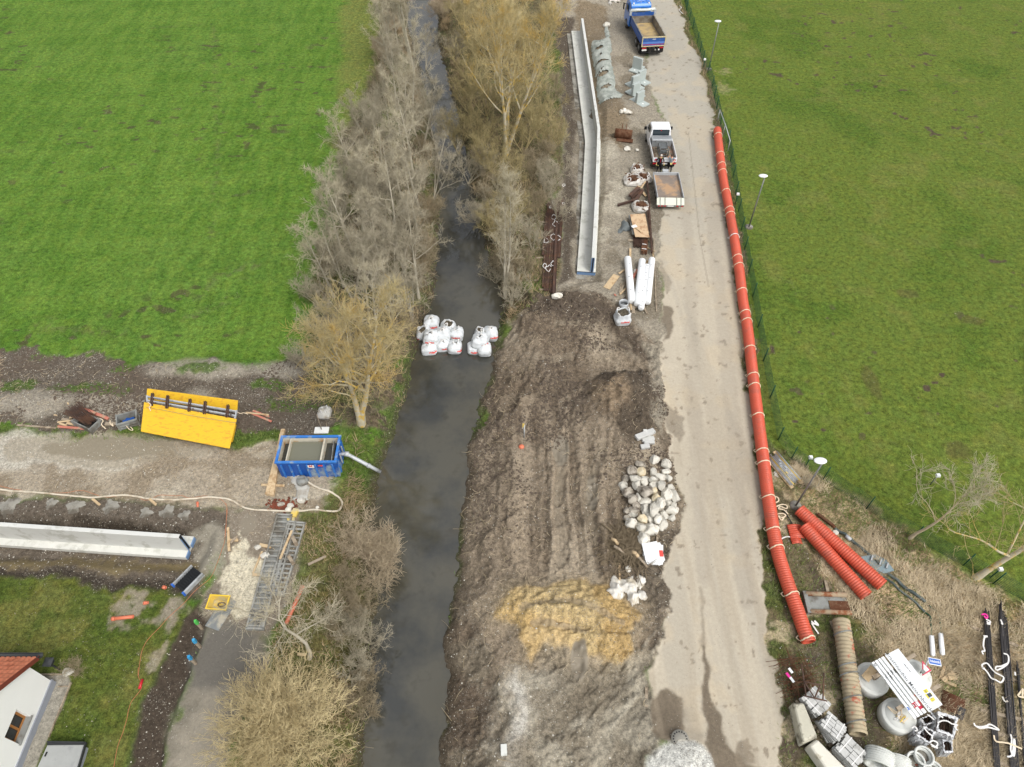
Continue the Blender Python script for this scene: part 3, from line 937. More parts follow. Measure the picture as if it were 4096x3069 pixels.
    def ico(s, c, r, sub=2, fn=None):
        import bmesh
        bm = bmesh.new()
        bmesh.ops.create_icosphere(bm, subdivisions=sub, radius=1)
        r = Vector(r) if not isinstance(r, (int, float)) else Vector((r, r, r))
        vs = []
        for v in bm.verts:
            p = v.co.copy()
            if fn:
                p = p * fn(p)
            vs.append(Vector((p.x * r.x, p.y * r.y, p.z * r.z)) + Vector(c))
        fs = [[v.index for v in f.verts] for f in bm.faces]
        bm.free()
        return s.add(vs, fs, True)

    def xform(s, M_):
        s.v = [tuple(M_ @ Vector(v)) for v in s.v]
        return s

    def build(s, name, mats, parent=None, flat=None, bevel=0):
        if not isinstance(mats, (list, tuple)):
            mats = [mats]
        me = bpy.data.meshes.new(name)
        org = Vector((0, 0, 0))
        if parent is None and s.v:
            a = np.array(s.v)
            org = Vector(((a[:, 0].min() + a[:, 0].max()) / 2, (a[:, 1].min() + a[:, 1].max()) / 2, a[:, 2].min()))
        me.from_pydata([tuple(Vector(v) - org) for v in s.v], [], s.f)
        for m_ in mats:
            me.materials.append(m_)
        me.polygons.foreach_set('material_index', s.m)
        me.polygons.foreach_set('use_smooth', [False] * len(s.f) if flat else s.sm)
        me.update()
        o = bpy.data.objects.new(name, me)
        COL.objects.link(o)
        o.location = org
        if parent is not None:
            o.parent = parent
        if bevel:
            bv = o.modifiers.new('bevel', 'BEVEL')
            bv.width = bevel
            bv.segments = 1
            bv.limit_method = 'ANGLE'
        return o

def thing(name, label, cat, loc=(0, 0, 0), rz=0., group=None):
    o = bpy.data.objects.new(name, None)
    COL.objects.link(o)
    o.location = loc
    o.rotation_euler = (0, 0, rz) if isinstance(rz, (int, float)) else rz
    o.empty_display_size = .3
    return tag(o, label, cat, group)

def kids(o):
    return [c for c in bpy.data.objects if c.parent == o]

def copy_tree(o, parent=None, ch=None):
    c = o.copy()
    COL.objects.link(c)
    if parent is not None:
        c.parent = parent
    for k in kids(o):
        copy_tree(k, c)
    return c

def hd(a, b):
    """heading of the line a to b"""
    return math.atan2(b[1] - a[1], b[0] - a[0])

def text_mb(txt, size, align='CENTER', bold=0.0):
    cu = bpy.data.curves.new('t', 'FONT')
    cu.body = txt
    cu.size = size
    cu.align_x = align
    cu.align_y = 'CENTER'
    cu.resolution_u = 2
    cu.offset = bold
    o = bpy.data.objects.new('t', cu)
    COL.objects.link(o)
    dg = bpy.context.evaluated_depsgraph_get()
    me = bpy.data.meshes.new_from_object(o.evaluated_get(dg))
    vs = [v.co.copy() for v in me.vertices]
    fs = [tuple(p.vertices) for p in me.polygons]
    bpy.data.objects.remove(o)
    bpy.data.curves.remove(cu)
    bpy.data.meshes.remove(me)
    return vs, fs

rnd = random.Random(4)

# ------------------------------------------------------------------ materials of the site
m_conc = mat('concrete', (218, 218, 210), .85, var=.12, vs=1.2, c2=(194, 194, 184), c2s=1.6, c2a=.3, bump=.15)
m_concw = mat('pale_concrete', (210, 211, 206), .8, var=.06, vs=.8, c2=(184, 184, 176), c2s=1.2, c2a=.25, bump=.1)
m_concd = mat('lean_concrete', (160, 157, 147), .9, var=.25, vs=2, c2=(104, 98, 88), c2s=.9, c2a=.6, bump=.3)
m_precast = mat('precast_concrete', (178, 186, 182), .85, var=.08, vs=2, bump=.1)
m_ring = mat('ring_concrete', (216, 218, 212), .85, var=.12, vs=1.5, c2=(190, 190, 182), c2a=.3, bump=.2)
m_oldc = mat('weathered_concrete', (198, 194, 176), .9, var=.12, vs=2, c2=(110, 104, 90), c2s=1.8, c2a=.45, bump=.4)
m_strip = mat('blue_joint_tape', (110, 140, 178), .5, var=.1)
m_black = mat('black_rubber', (36, 38, 40), .7, var=.2)
m_wood = mat('fresh_timber', (206, 182, 146), .8, var=.18, vs=2, c2=(176, 146, 108), c2s=3, c2a=.4, stretch=(1, 1, 1), bump=.1)
m_wood2 = mat('grey_timber', (170, 156, 136), .85, var=.22, vs=2, c2=(128, 114, 96), c2s=3, c2a=.5, bump=.1)
m_woodp = mat('plywood', (206, 178, 144), .75, var=.12, vs=1.5, c2=(172, 136, 104), c2s=2, c2a=.4)
m_redw = mat('red_painted_board', (196, 122, 104), .75, var=.2, vs=3, c2=(176, 150, 126), c2s=3, c2a=.3)
m_yel = mat('yellow_formwork_panel', (238, 192, 44), .5, var=.14, vs=3, c2=(216, 160, 48), c2s=3, c2a=.4, stretch=(1, 2.5, 1))
m_rust = mat('rusty_steel', (92, 72, 62), .85, .1, var=.3, vs=3, c2=(70, 52, 44), c2s=2, c2a=.6, bump=.2)
m_rustd = mat('dark_rusty_steel', (92, 74, 66), .8, .1, var=.3, vs=3, c2=(108, 80, 64), c2s=2, c2a=.5)
m_rusto = mat('orange_rust', (116, 86, 66), .9, 0, var=.35, vs=4, c2=(94, 60, 42), c2s=3, c2a=.6)
m_steel = mat('dull_steel', (130, 134, 134), .5, .6, var=.2, vs=3, c2=(104, 100, 94), c2a=.4)
m_galv = mat('galvanised_steel', (188, 192, 194), .5, .15, var=.15, vs=3, c2=(150, 152, 152), c2a=.4)
m_galvd = mat('galvanised_weathered', (150, 152, 148), .6, .1, var=.25, vs=3, c2=(112, 108, 100), c2a=.5)
m_rebar = mat('dark_steel_bars', (82, 80, 80), .7, .3, var=.25, vs=2, stretch=(1, 1, 1))
m_blue = mat('blue_container_paint', (22, 84, 168), .45, 0, var=.15, vs=2, c2=(150, 166, 176), c2s=.7, c2a=.32)
m_bluer = mat('blue_rim_paint', (50, 120, 200), .45, 0, var=.15, vs=2, c2=(140, 160, 180), c2s=2, c2a=.3)
m_inside = mat('dirty_container_wall', (206, 200, 182), .7, 0, var=.2, vs=2, c2=(190, 140, 80), c2s=1.2, c2a=.35)
m_bag = mat('white_woven_bag', (214, 218, 220), .7, var=.08, vs=3, c2=(184, 186, 182), c2s=4, c2a=.25, bump=.5, bs=9)
m_bagd = mat('dirty_woven_bag', (200, 198, 190), .75, var=.12, vs=3, c2=(170, 160, 146), c2s=3, c2a=.4, bump=.3)
m_bagin = mat('soil_in_bag', (104, 96, 80), .95, var=.4, vs=12, c2=(66, 60, 50), c2s=9, c2a=.6, bump=.8, bs=22)
m_red = mat('red_lettering', (226, 84, 76), .6, var=.05)
m_white = mat('white_plastic', (238, 240, 240), .45, var=.04)
m_whitem = mat('white_marking', (236, 236, 232), .6, var=.03)
m_tape = mat('white_webbing', (232, 230, 226), .7, var=.06)
m_cream = mat('cream_webbing', (232, 214, 184), .7, var=.08)
m_orange = mat('orange_corrugated_plastic', (206, 88, 62), .5, var=.12, vs=1.2, c2=(184, 90, 70), c2s=1.5, c2a=.3)
m_oldpipe = mat('sun_bleached_pipe', (178, 164, 136), .7, var=.2, vs=3, c2=(176, 104, 80), c2s=2.2, c2a=.25)
m_hose = mat('cream_hose', (214, 204, 184), .6, var=.1, c2=(180, 164, 140), c2a=.4)
m_cable = mat('orange_cable', (190, 124, 88), .6, var=.1)
m_opipe = mat('orange_drain_pipe', (214, 118, 86), .5, var=.08)
m_tarp = mat('silver_tarpaulin', (186, 184, 176), .6, var=.15, vs=3, c2=(160, 154, 142), c2a=.4, bump=.3, bs=8)
m_tarpw = mat('white_tarpaulin', (226, 222, 212), .65, var=.1, vs=2, c2=(190, 180, 160), c2s=1.6, c2a=.4, bump=.4, bs=6)
m_fleece = mat('grey_geotextile', (168, 172, 164), .9, var=.14, vs=1.4, c2=(140, 146, 138), c2s=1.0, c2a=.5, bump=.4, bs=6)
m_fleeced = mat('slate_fleece', (112, 118, 118), .9, var=.2, vs=2, bump=.4, bs=6)
m_ytub = mat('yellow_plastic', (226, 196, 96), .5, var=.1, c2=(196, 182, 140), c2s=2, c2a=.5)
m_rock = mat('limestone', (206, 202, 190), .9, var=.18, vs=2.2, c2=(120, 112, 100), c2s=1.6, c2a=.42, bump=.8, bs=6)
m_rockl = mat('pale_limestone', (226, 222, 210), .9, var=.15, vs=2.2, c2=(164, 156, 142), c2s=1.6, c2a=.5, bump=.8, bs=6)
m_rocky = mat('ochre_limestone', (216, 206, 180), .9, var=.15, vs=2.2, c2=(200, 172, 124), c2s=1.2, c2a=.5, bump=.8, bs=6)
m_rockd = mat('muddy_limestone', (190, 182, 168), .9, var=.2, vs=2.2, c2=(92, 82, 70), c2s=1.3, c2a=.62, bump=.8, bs=6)
m_brick = mat('broken_brick', (132, 74, 56), .9, var=.3, vs=6, c2=(90, 56, 44), c2a=.5)
m_wall = mat('white_render', (246, 246, 242), .85, var=.03, vs=1, bump=.1, bs=30)
m_plinth = mat('grey_plinth', (150, 154, 162), .85, var=.06)
m_tile = mat('red_roof_tiles', (200, 124, 94), .75, var=.2, vs=3, c2=(168, 98, 72), c2s=2.5, c2a=.4)
m_gut = mat('dark_gutter', (58, 60, 62), .5, .3, var=.2)
m_glass = mat('window_glass', (46, 48, 48), .08, 0, var=.05)
m_wframe = mat('brown_window_frame', (168, 116, 66), .6, var=.1)
m_tyre = mat('tyre_rubber', (52, 50, 48), .85, var=.25, vs=6, c2=(96, 88, 78), c2s=3, c2a=.4)
m_rim = mat('wheel_rim', (140, 138, 132), .5, .4, var=.2)
m_cab = mat('blue_truck_paint', (38, 122, 214), .28, 0, var=.05, coat=.6)
m_bed = mat('blue_bed_paint', (40, 86, 160), .4, 0, var=.12, vs=2, c2=(90, 110, 150), c2s=2, c2a=.25)
m_bedin = mat('worn_bed_steel', (150, 146, 138), .5, .3, var=.2, vs=2, c2=(120, 112, 100), c2s=1.5, c2a=.5)
m_bedfl = mat('sandy_bed_floor', (186, 162, 116), .85, 0, var=.15, vs=1.5, c2=(150, 134, 110), c2s=.8, c2a=.45)
m_tan = mat('tan_rail', (206, 192, 150), .6, var=.1)
m_dark = mat('dark_chassis', (48, 48, 48), .7, .2, var=.25, c2=(84, 78, 70), c2a=.4)
m_light = mat('red_lamp', (190, 30, 40), .3, var=.05)
m_vwhite = mat('white_van_paint', (240, 242, 244), .3, var=.03, coat=.5)
m_vglass = mat('dark_windscreen', (52, 62, 68), .12, var=.1)
m_alu = mat('checker_aluminium', (178, 182, 184), .38, .5, var=.12, vs=6, c2=(158, 162, 166), c2a=.3)
m_floor = mat('trailer_floor', (140, 128, 118), .7, .1, var=.2, vs=1.6, c2=(182, 150, 118), c2s=.9, c2a=.45)
m_lampw = mat('lamp_head_white', (240, 242, 242), .35, var=.03)
m_pole = mat('grey_pole', (150, 150, 150), .5, .5, var=.15)
m_fence = mat('green_fence_wire', (38, 88, 68), .6, .2, var=.2)
m_signr = mat('sign_red', (196, 30, 66), .5, var=.04)
m_signb = mat('sign_blue', (54, 108, 198), .5, var=.04)
m_film = mat('clear_wrap_film', (232, 234, 236), .3, var=.12, vs=9, c2=(206, 206, 206), c2s=7, c2a=.4, bump=.5, bs=12, alpha=.9)
m_brush = mat('cut_branches', (134, 120, 98), .9, var=.3, vs=3)
m_pave = mat('grey_paving', (200, 200, 196), .9, var=.22, vs=3, c2=(140, 138, 130), c2a=.4, bump=.3)
m_grey = mat('dark_grey_text', (84, 88, 92), .7, var=.05)
m_pale = mat('pale_grey_text', (208, 212, 214), .7, var=.05)

# ------------------------------------------------------------------ small repeating builders
def plank(a, b, wd, th, m_, label, cat='plank', name='plank', group=None, lift=0.0, roll=0):
    """one board lying from a to b"""
    a, b = Vector(a), Vector(b)
    mb = MB()
    up = Vector((0, 0, th / 2 + .015 + lift))
    mb.beam(a + up, b + up, wd, th, roll=roll)
    return tag(mb.build(name, m_, bevel=.006), label, cat, group)

def sheet(k, pts, h, m_, name, label, cat, seed=0, wr=.08, n=22, group=None, thick=.012, tear=None, base=None):
    """crumpled cloth lying over the ground inside an outline"""
    P_ = [P(k, x, y) for x, y in pts]
    px = np.array([p.x for p in P_])
    py = np.array([p.y for p in P_])
    gx = np.linspace(px.min() - .1, px.max() + .1, n)
    gy = np.linspace(py.min() - .1, py.max() + .1, n)
    GXs, GYs = np.meshgrid(gx, gy)
    s = psdf(GXs + (fbm(GXs, GYs, 2.2, seed, 2) - .5) * .35, GYs + (fbm(GXs, GYs, 2.2, seed + 3, 2) - .5) * .35, [(p.x, p.y) for p in P_])
    rid = 1 - np.abs(fbm(GXs, GYs, 1.6, seed + 7, 3) - .5) * 4
    hz = np.array([[gz(x, y) for x, y in zip(r1, r2)] for r1, r2 in zip(GXs, GYs)])
    zz = hz + .03 + h * sm(s, 0, .5) + np.maximum(0, rid) * wr * sm(s, 0, .2)
    if base is not None:
        zz = zz * 0 + base + h * sm(s, 0, .5) + np.maximum(0, rid) * wr
    mb = MB()
    ids = {}
    for j in range(n):
        for i in range(n):
            if s[j, i] > -.02:
                ids[(i, j)] = len(mb.v)
                mb.v.append((GXs[j, i], GYs[j, i], zz[j, i]))
    for j in range(n - 1):
        for i in range(n - 1):
            q = [(i, j), (i + 1, j), (i + 1, j + 1), (i, j + 1)]
            if all(t in ids for t in q):
                if tear is not None and any(((gx[i] - c[0]) * math.cos(c[4]) + (gy[j] - c[1]) * math.sin(c[4])) ** 2 / c[2] ** 2 + (-(gx[i] - c[0]) * math.sin(c[4]) + (gy[j] - c[1]) * math.cos(c[4])) ** 2 / c[3] ** 2 < 1 for c in tear):
                    continue
                mb.f.append([ids[t] for t in q])
                mb.m.append(0)
                mb.sm.append(True)
    o = mb.build(name, m_)
    so = o.modifiers.new('thickness', 'SOLIDIFY')
    so.thickness = thick
    return tag(o, label, cat, group)

def ribbon(k, pts, h, w_, m_, name, label, cat='strap', group=None, z=None):
    ps = [P(k, x, y, h) if z is None else at(k, x, y, z) for x, y in pts]
    mb = MB()
    fine = []
    for i in range(len(ps) - 1):
        for t in (0, .33, .66):
            a = ps[max(i - 1, 0)]
            b_, c, d = ps[i], ps[i + 1], ps[min(i + 2, len(ps) - 1)]
            fine.append(.5 * ((2 * b_) + (c - a) * t + (2 * a - 5 * b_ + 4 * c - d) * t * t + (3 * b_ - a - 3 * c + d) * t ** 3))
    fine.append(ps[-1])
    mb.strap(fine, w_)
    return tag(mb.build(name, m_), label, cat, group)

def spline(ps, n=4):
    out = []
    for i in range(len(ps) - 1):
        a, b_, c, d = ps[max(i - 1, 0)], ps[i], ps[i + 1], ps[min(i + 2, len(ps) - 1)]
        for j in range(n):
            t = j / n
            out.append(.5 * ((2 * b_) + (c - a) * t + (2 * a - 5 * b_ + 4 * c - d) * t * t + (3 * b_ - a - 3 * c + d) * t ** 3))
    out.append(ps[-1])
    return out

def line_thing(k, pts, r, m_, name, label, cat, h=None, n=6, group=None):
    ps = [P(k, x, y, r if h is None else h) for x, y in pts]
    ps = spline(ps, 5)
    for p in ps:
        p.z = max(gz(p.x, p.y), WATER_Z) + (r if h is None else h)
    mb = MB()
    mb.tube(ps, r, n)
    return tag(mb.build(name, m_), label, cat, group)

def corr_pipe(path, r, amp, pitch, m_, n=20, name='pipe', parent=None, wall=.03):
    """corrugated pipe along a path, open at both ends"""
    L = [0]
    for a, b in zip(path[:-1], path[1:]):
        L.append(L[-1] + (b - a).length)
    k = max(2, int(L[-1] / pitch))
    pts, rs = [], []
    arr = np.array([list(p) for p in path])
    for i in range(k):
        for f_, rr in ((0, r - amp), (.22, r), (.62, r), (.84, r - amp)):
            s = (i + f_) / k * L[-1]
            pts.append(Vector([np.interp(s, L, arr[:, c]) for c in range(3)]))
            rs.append(rr)
    mb = MB()
    mb.tube(pts, rs, n, cap=False)
    mb.tube([pts[0], pts[1].lerp(pts[0], .0) + (pts[8] - pts[0]) * .0 + (pts[4] - pts[0]) * 6], r - amp - wall, n, cap=False)
    mb.tube([pts[-1], pts[-1] + (pts[-5] - pts[-1]) * 6], r - amp - wall, n, cap=False)
    for e, q in ((0, 1), (-1, -2)):
        t = (pts[q] - pts[e]).normalized()
        mb.pipe(pts[e] - t * .002, pts[e] + t * .03, r - amp + .002, r - amp - wall, n)
    o = mb.build(name, m_, parent)
    return o, mb
# ================================================================== LEFT SIDE
# ---- retaining wall, left
def wall_profile(path, half, h0, h1, mb, z_of):
    """strip of width half*2 along a path between two heights above z_of"""
    L = []
    for i, p in enumerate(path):
        t = (path[min(i + 1, len(path) - 1)] - path[max(i - 1, 0)])
        t.z = 0
        t.normalize()
        nrm = Vector((t.y, -t.x, 0))
        z = z_of
        L.append([Vector((p.x, p.y, z + hh)) + nrm * s for s, hh in ((half[0], h0), (half[1], h0), (half[1], h1), (half[0], h1))])
    for a, b in zip(L[:-1], L[1:]):
        o = len(mb.v)
        mb.v += [tuple(v) for v in a + b]
        for q in ((0, 4, 5, 1), (1, 5, 6, 2), (2, 6, 7, 3), (3, 7, 4, 0)):
            mb.f.append([o + i for i in q])
            mb.m.append(0)
            mb.sm.append(False)
    for e, rev in ((L[0], False), (L[-1], True)):
        o = len(mb.v)
        mb.v += [tuple(v) for v in e]
        mb.f.append([o + i for i in ((3, 2, 1, 0) if rev else (0, 1, 2, 3))])
        mb.m.append(0)
        mb.sm.append(False)
    return L

# left wall: top edge measured at 1.65 m above its footing
zb = -.42
HWL = 1.75
e1 = at('L3', 1585, 320, zb + HWL)
e0 = at('L3', 0, 214, zb + HWL)
e0 = e0 + (e0 - e1) * .35
pathL = [e0, e1]
t = thing('retaining_wall', 'long pale concrete retaining wall end in the trench left of the stream', 'wall', (e1.x, e1.y, zb))
off = Vector((-e1.x, -e1.y, -zb))

def loc_path(p):
    return [q + Vector((off.x, off.y, 0)) for q in p]

mb = MB()
wall_profile(loc_path(pathL), (-.12, .12), .3, HWL, mb, 0)
mb.build('wall_stem', m_concw, t, bevel=.015)
mb = MB()
wall_profile(loc_path(pathL), (-.75, .52), 0, .3, mb, 0)
mb.build('footing', m_conc, t, bevel=.015)
d = (e1 - e0).normalized()
nrm = Vector((d.y, -d.x, 0))
mb = MB()
ep = Vector((0, 0, 0)) + d * .03
mb.box(ep + Vector((0, 0, .3 + (HWL - .3) / 2)), (.04, .16, HWL - .34), hd((0, 0), d))
mb.build('black_joint_seal', m_black, t)
mb = MB()
mb.box(ep + nrm * .08 + Vector((0, 0, .9)), (.05, .03, 1.3), hd((0, 0), d))
mb.box(ep - nrm * .08 + Vector((0, 0, .9)), (.05, .03, 1.3), hd((0, 0), d))
mb.box(ep + nrm * .3 + Vector((0, 0, .15)), (.06, .4, .26), hd((0, 0), d))
mb.box(ep - nrm * .45 + Vector((0, 0, .15)), (.06, .5, .26), hd((0, 0), d))
mb.build('blue_joint_tape', m_strip, t)

# ---- yellow formwork: two panels, one standing on trestles above the other
def quad_box(mb, ps, th):
    """plate with the four given corners, th thick below"""
    n_ = (ps[1] - ps[0]).cross(ps[3] - ps[0]).normalized()
    if n_.z < 0:
        n_ = -n_
    vs = [p - n_ * th for p in ps] + list(ps)
    return mb.add(vs, [(3, 2, 1, 0), (4, 5, 6, 7), (0, 1, 5, 4), (1, 2, 6, 5), (2, 3, 7, 6), (3, 0, 4, 7)])

c_ = P('L1', 1500, 640)
t = thing('formwork_shutter', 'long wall shutter of yellow panels joined by struts', 'formwork', c_)
o_ = Vector(c_)
fr = [P('L1', 1158, 520, 1.0), P('L1', 1903, 655, 1.0), P('L1', 1845, 893, .75), P('L1', 1132, 755, .75)]
bk = [P('L1', 1183, 412, .85), P('L1', 1912, 508, .85), P('L1', 1905, 600, .28), P('L1', 1175, 500, .28)]
mb = MB()
quad_box(mb, [p - o_ for p in fr], .07)
mb.build('front_panel', m_yel, t, bevel=.01)
mb = MB()
quad_box(mb, [p - o_ for p in bk], .07)
mb.build('back_panel', m_yel, t, bevel=.01)
mb = MB()
lo1 = [P('L1', 1175, 560, .2), P('L1', 1900, 700, .2), P('L1', 1870, 840, .1), P('L1', 1150, 700, .1)]
quad_box(mb, [p - o_ for p in lo1], .06)
mb.build('lower_panel', m_yel, t)
for (a, b) in (((1185, 478), (1905, 598)), ((1180, 508), (1895, 632))):
    mb = MB()
    pa, pb = P('L1', *a, .95) - o_, P('L1', *b, .95) - o_
    mb.beam(pa, pb, .09, .12)
    mb.build('steel_waler', m_galv, t)
mb = MB()
mb.beam(P('L1', 1182, 470, .95) - o_, P('L1', 1186, 520, .95) - o_, .09, .12)
mb.build('end_strut', m_galv, t)
mb = MB()
mb.beam(P('L1', 1905, 590, .95) - o_, P('L1', 1890, 655, .95) - o_, .09, .12)
mb.build('end_strut', m_galv, t)
for x in (1228, 1350, 1530, 1652, 1835):
    mb = MB()
    y = 470 + (x - 1180) * .155
    for dx in (-7, 7):
        mb.beam(P('L1', x + dx, y - 25, 1.02) - o_, P('L1', x + dx - 10, y + 70, .98) - o_, .06, .14)
    mb.tube([P('L1', x, y - 30, .5) - o_, P('L1', x + 2, y - 30, 1.2) - o_], .03, 6)
    mb.tube([P('L1', x + 22, y + 50, .4) - o_, P('L1', x + 22, y + 50, 1.1) - o_], .05, 6)
    mb.build('bracket', m_rustd, t)
for (x, y) in ((1190, 560), (1190, 730), (1860, 700), (1830, 860), (1330, 800), (1600, 850)):
    mb = MB()
    p = P('L1', x, y) - o_
    mb.beam(p + Vector((0, 0, -.05)), p + Vector((0, 0, .62)), .1, .1)
    mb.build('trestle_post', m_galvd, t)
mb = MB()
mb.tube([p - o_ for p in (P('L1', 1175, 560, 1.02), P('L1', 1600, 640, 1.03), P('L1', 1905, 690, 1.02))], .012, 4)
mb.build('tie_wire', m_galvd, t)

# ---- crates, bars and boards by the track
def crate(name, label, cat, c, rz, sx, sy, h, m_, rx=0, frame=True, group=None):
    t = thing(name, label, cat, c, (0, rx, rz), group)
    th = .05
    for s in (-1, 1):
        mb = MB()
        mb.box((0, s * (sy / 2 - th / 2), h / 2), (sx, th, h))
        if frame:
            for z in (.12, h * .5, h - .06):
                mb.box((0, s * (sy / 2 + .02), z), (sx + .06, .05, .07))
        mb.build('side_panel', m_, t)
    for s in (-1, 1):
        mb = MB()
        mb.box((s * (sx / 2 - th / 2), 0, h / 2), (th, sy - 2 * th - .004, h))
        if frame:
            for z in (.12, h - .06):
                mb.box((s * (sx / 2 + .02), 0, z), (.05, sy, .065))
        mb.build('end_panel', m_, t)
    mb = MB()
    mb.box((0, 0, .05), (sx - 2 * th - .01, sy - 2 * th - .01, .04))
    mb.build('crate_floor', m_dark, t)
    for sx_ in (-1, 1):
        for sy_ in (-1, 1):
            mb = MB()
            mb.box((sx_ * sx / 2, sy_ * sy / 2, (h + .04) / 2 - .04), (.08, .08, h + .1))
            mb.build('corner_post', m_, t)
    return t

a, b = P('L1', 985, 690), P('L1', 1120, 655)
crate('stacking_crate', 'grey steel stacking crate holding tools beside the yellow shutter', 'crate', P('L1', 1048, 690), hd(a, b), 1.15, .75, .62, m_galvd)
mb = MB()
c_ = P('L1', 1048, 690)
mb.beam(c_ + Vector((-.3, -.1, .3)), c_ + Vector((.35, .15, .36)), .12, .08)
mb.beam(c_ + Vector((-.2, .15, .28)), c_ + Vector((.3, .05, .4)), .06, .06)
tag(mb.build('spirit_level', m_blue), 'blue level lying in the grey steel crate', 'tool')
a, b = P('L1', 620, 650), P('L1', 790, 735)
crate('open_crate', 'open timber sided crate full of thin bars left of the grey crate', 'crate', P('L1', 715, 700), hd(a, b), 1.5, .85, .45, m_galvd, frame=False)
mb = MB()
rr = random.Random(7)
A_, B_ = P('L1', 625, 620), P('L1', 750, 700)
for i in range(90):
    q = rr.uniform(-.32, .32)
    s_ = Vector((math.sin(hd(A_, B_)) * -q, math.cos(hd(A_, B_)) * q, 0))
    mb.tube([A_ + s_ * 1.5 + Vector((rr.uniform(-.3, .2), rr.uniform(-.1, .3), .55 + rr.uniform(0, .15))), B_ + s_ * .8 + Vector((rr.uniform(-.2, .3), rr.uniform(-.1, .1), .22 + rr.uniform(0, .25)))], .012, 4, cap=False)
tag(mb.build('bundle_of_bars', m_rustd), 'bundle of thin rusty bars sticking out of the open crate', 'steel bars')
BL = [((465, 720), (690, 738), .16, .05, m_redw, 'red painted board end to end with a pale plank on the grass strip'),
      ((140, 708), (452, 732), .13, .05, m_wood2, 'pale weathered plank at the far left of the grass strip'),
      ((665, 598), (790, 640), .14, .12, m_redw, 'red painted board leaning on the back rim of the bar crate'),
      ((700, 592), (878, 665), .2, .1, m_redw, 'wide red painted board along the back of the bar crate'),
      ((465, 685), (610, 668), .12, .05, m_wood, 'light plank beside the tips of the rusty bars'),
      ((480, 695), (540, 712), .12, .05, m_wood, 'short offcut below the light plank by the bar crate'),
      ((540, 690), (600, 706), .15, .05, m_wood, 'short wide offcut next to the rusty bar tips'),
      ((498, 660), (560, 665), .14, .05, m_wood2, 'grey offcut above the light plank by the bar crate'),
      ((560, 650), (620, 632), .12, .05, m_wood, 'offcut lying against the rusty bar tips'),
      ((545, 525), (552, 542), .08, .03, m_wood, 'tiny wood chip alone on the soil slope'),
      ((435, 624), (462, 630), .08, .03, m_wood, 'small wood chip on the soil left of the bar crate'),
      ((850, 700), (965, 702), .22, .1, m_wood2, 'grey timber between the two crates'),
      ((1980, 612), (2165, 630), .1, .04, m_wood, 'light plank resting on red boards right of the yellow shutter'),
      ((2012, 608), (2185, 680), .13, .05, m_redw, 'longer red board right of the yellow shutter'),
      ((2035, 592), (2165, 640), .12, .05, m_redw, 'shorter red board right of the yellow shutter')]
for i, (a, b, w_, th, m_, lb) in enumerate(BL):
    plank(P('L1', *a), P('L1', *b), w_, th, m_, lb, lift=.06 if i in (3, 12) else (.3 if i == 2 else 0))
ribbon('L1', [(800, 650), (830, 670), (815, 700), (850, 735)], .35, .05, m_cream, 'lashing_strap', 'cream strap hanging off the bar crate')
ribbon('L1', [(890, 668), (885, 690), (910, 715), (900, 690)], .2, .05, m_cream, 'lashing_strap', 'cream strap draped on the grey timber')
ribbon('L1', [(1000, 690), (1040, 740), (1070, 745), (1050, 720)], .3, .04, m_cream, 'lashing_strap', 'cream strap looped below the grey steel crate')
ribbon('L1', [(1190, 520), (1215, 545), (1200, 560), (1212, 590)], 1.1, .05, m_cream, 'lashing_strap', 'cream strap on the left corner of the yellow shutter')
ribbon('L1', [(1905, 600), (1935, 612), (1960, 606), (1995, 618)], .5, .04, m_cream, 'lashing_strap', 'cream strap trailing off the right end of the yellow shutter')

# ---- blue settling tank
zt = 1.45
K4 = [at('L2', 527, 518, zt), at('L2', 1140, 512, zt), at('L2', 1166, 243, zt), at('L2', 573, 258, zt)]
ctr = sum(K4, Vector()) / 4
ang = hd(K4[0], K4[1])
LX = ((K4[1] - K4[0]).length + (K4[2] - K4[3]).length) / 2
LY = ((K4[3] - K4[0]).length + (K4[2] - K4[1]).length) / 2
g0 = gz(ctr.x, ctr.y)
t = thing('settling_tank', 'blue open steel settling tank full of murky water by the stream', 'tank', (ctr.x, ctr.y, 0), ang)
mb = MB()
hx, hy = LX / 2, LY / 2
for s in (-1, 1):
    mb.box((0, s * (hy - .03), zt / 2), (LX, .06, zt))
    mb.box((s * (hx - .03), 0, zt / 2), (.06, LY - .124, zt))
mb.box((0, 0, .1), (LX - .13, LY - .13, .1))
mb.build('tank_shell', m_blue, t)
mb = MB()
for i in range(7):
    x = -hx + LX * (i + .5) / 7
    for s in (-1, 1):
        mb.box((x, s * (hy + .035), zt / 2 - .06), (.1, .07, zt - .2))
for i in range(3):
    for s in (-1, 1):
        mb.box((s * (hx + .035), -hy + LY * (i + .5) / 3, zt / 2 - .06), (.07, .1, zt - .2))
mb.build('rib', m_bluer, t)
mb = MB()
for s in (-1, 1):
    mb.box((0, s * (hy - .02), zt + .05), (LX + .12, .14, .1))
    mb.box((s * (hx - .02), 0, zt + .05), (.14, LY - .16, .1))
mb.build('rim', m_bluer, t)
mb = MB()
for s in (-1, 1):
    mb.box((0, s * (hy - .08), zt - .28), (LX - .14, .03, .52))
    mb.box((s * (hx - .08), 0, zt - .28), (.03, LY - .2, .52))
mb.build('inner_lining', m_inside, t)
for fx, wd in ((-.345, .06), (.235, .1)):
    mb = MB()
    mb.box((fx * LX, 0, zt - .35), (wd, LY - .22, .7))
    mb.build('partition', m_inside, t, bevel=.01)
mb = MB()
mb.box((.40 * LX, 0, zt - .4), (.05, LY - .3, .6), .06)
mb.build('baffle', m_galvd, t)
wt, n, l, b = new_mat('tank_water')
b.inputs['Base Color'].default_value = (.155, .155, .115, 1)
b.inputs['Roughness'].default_value = .1
wt2, n, l, b = new_mat('tank_water_clear')
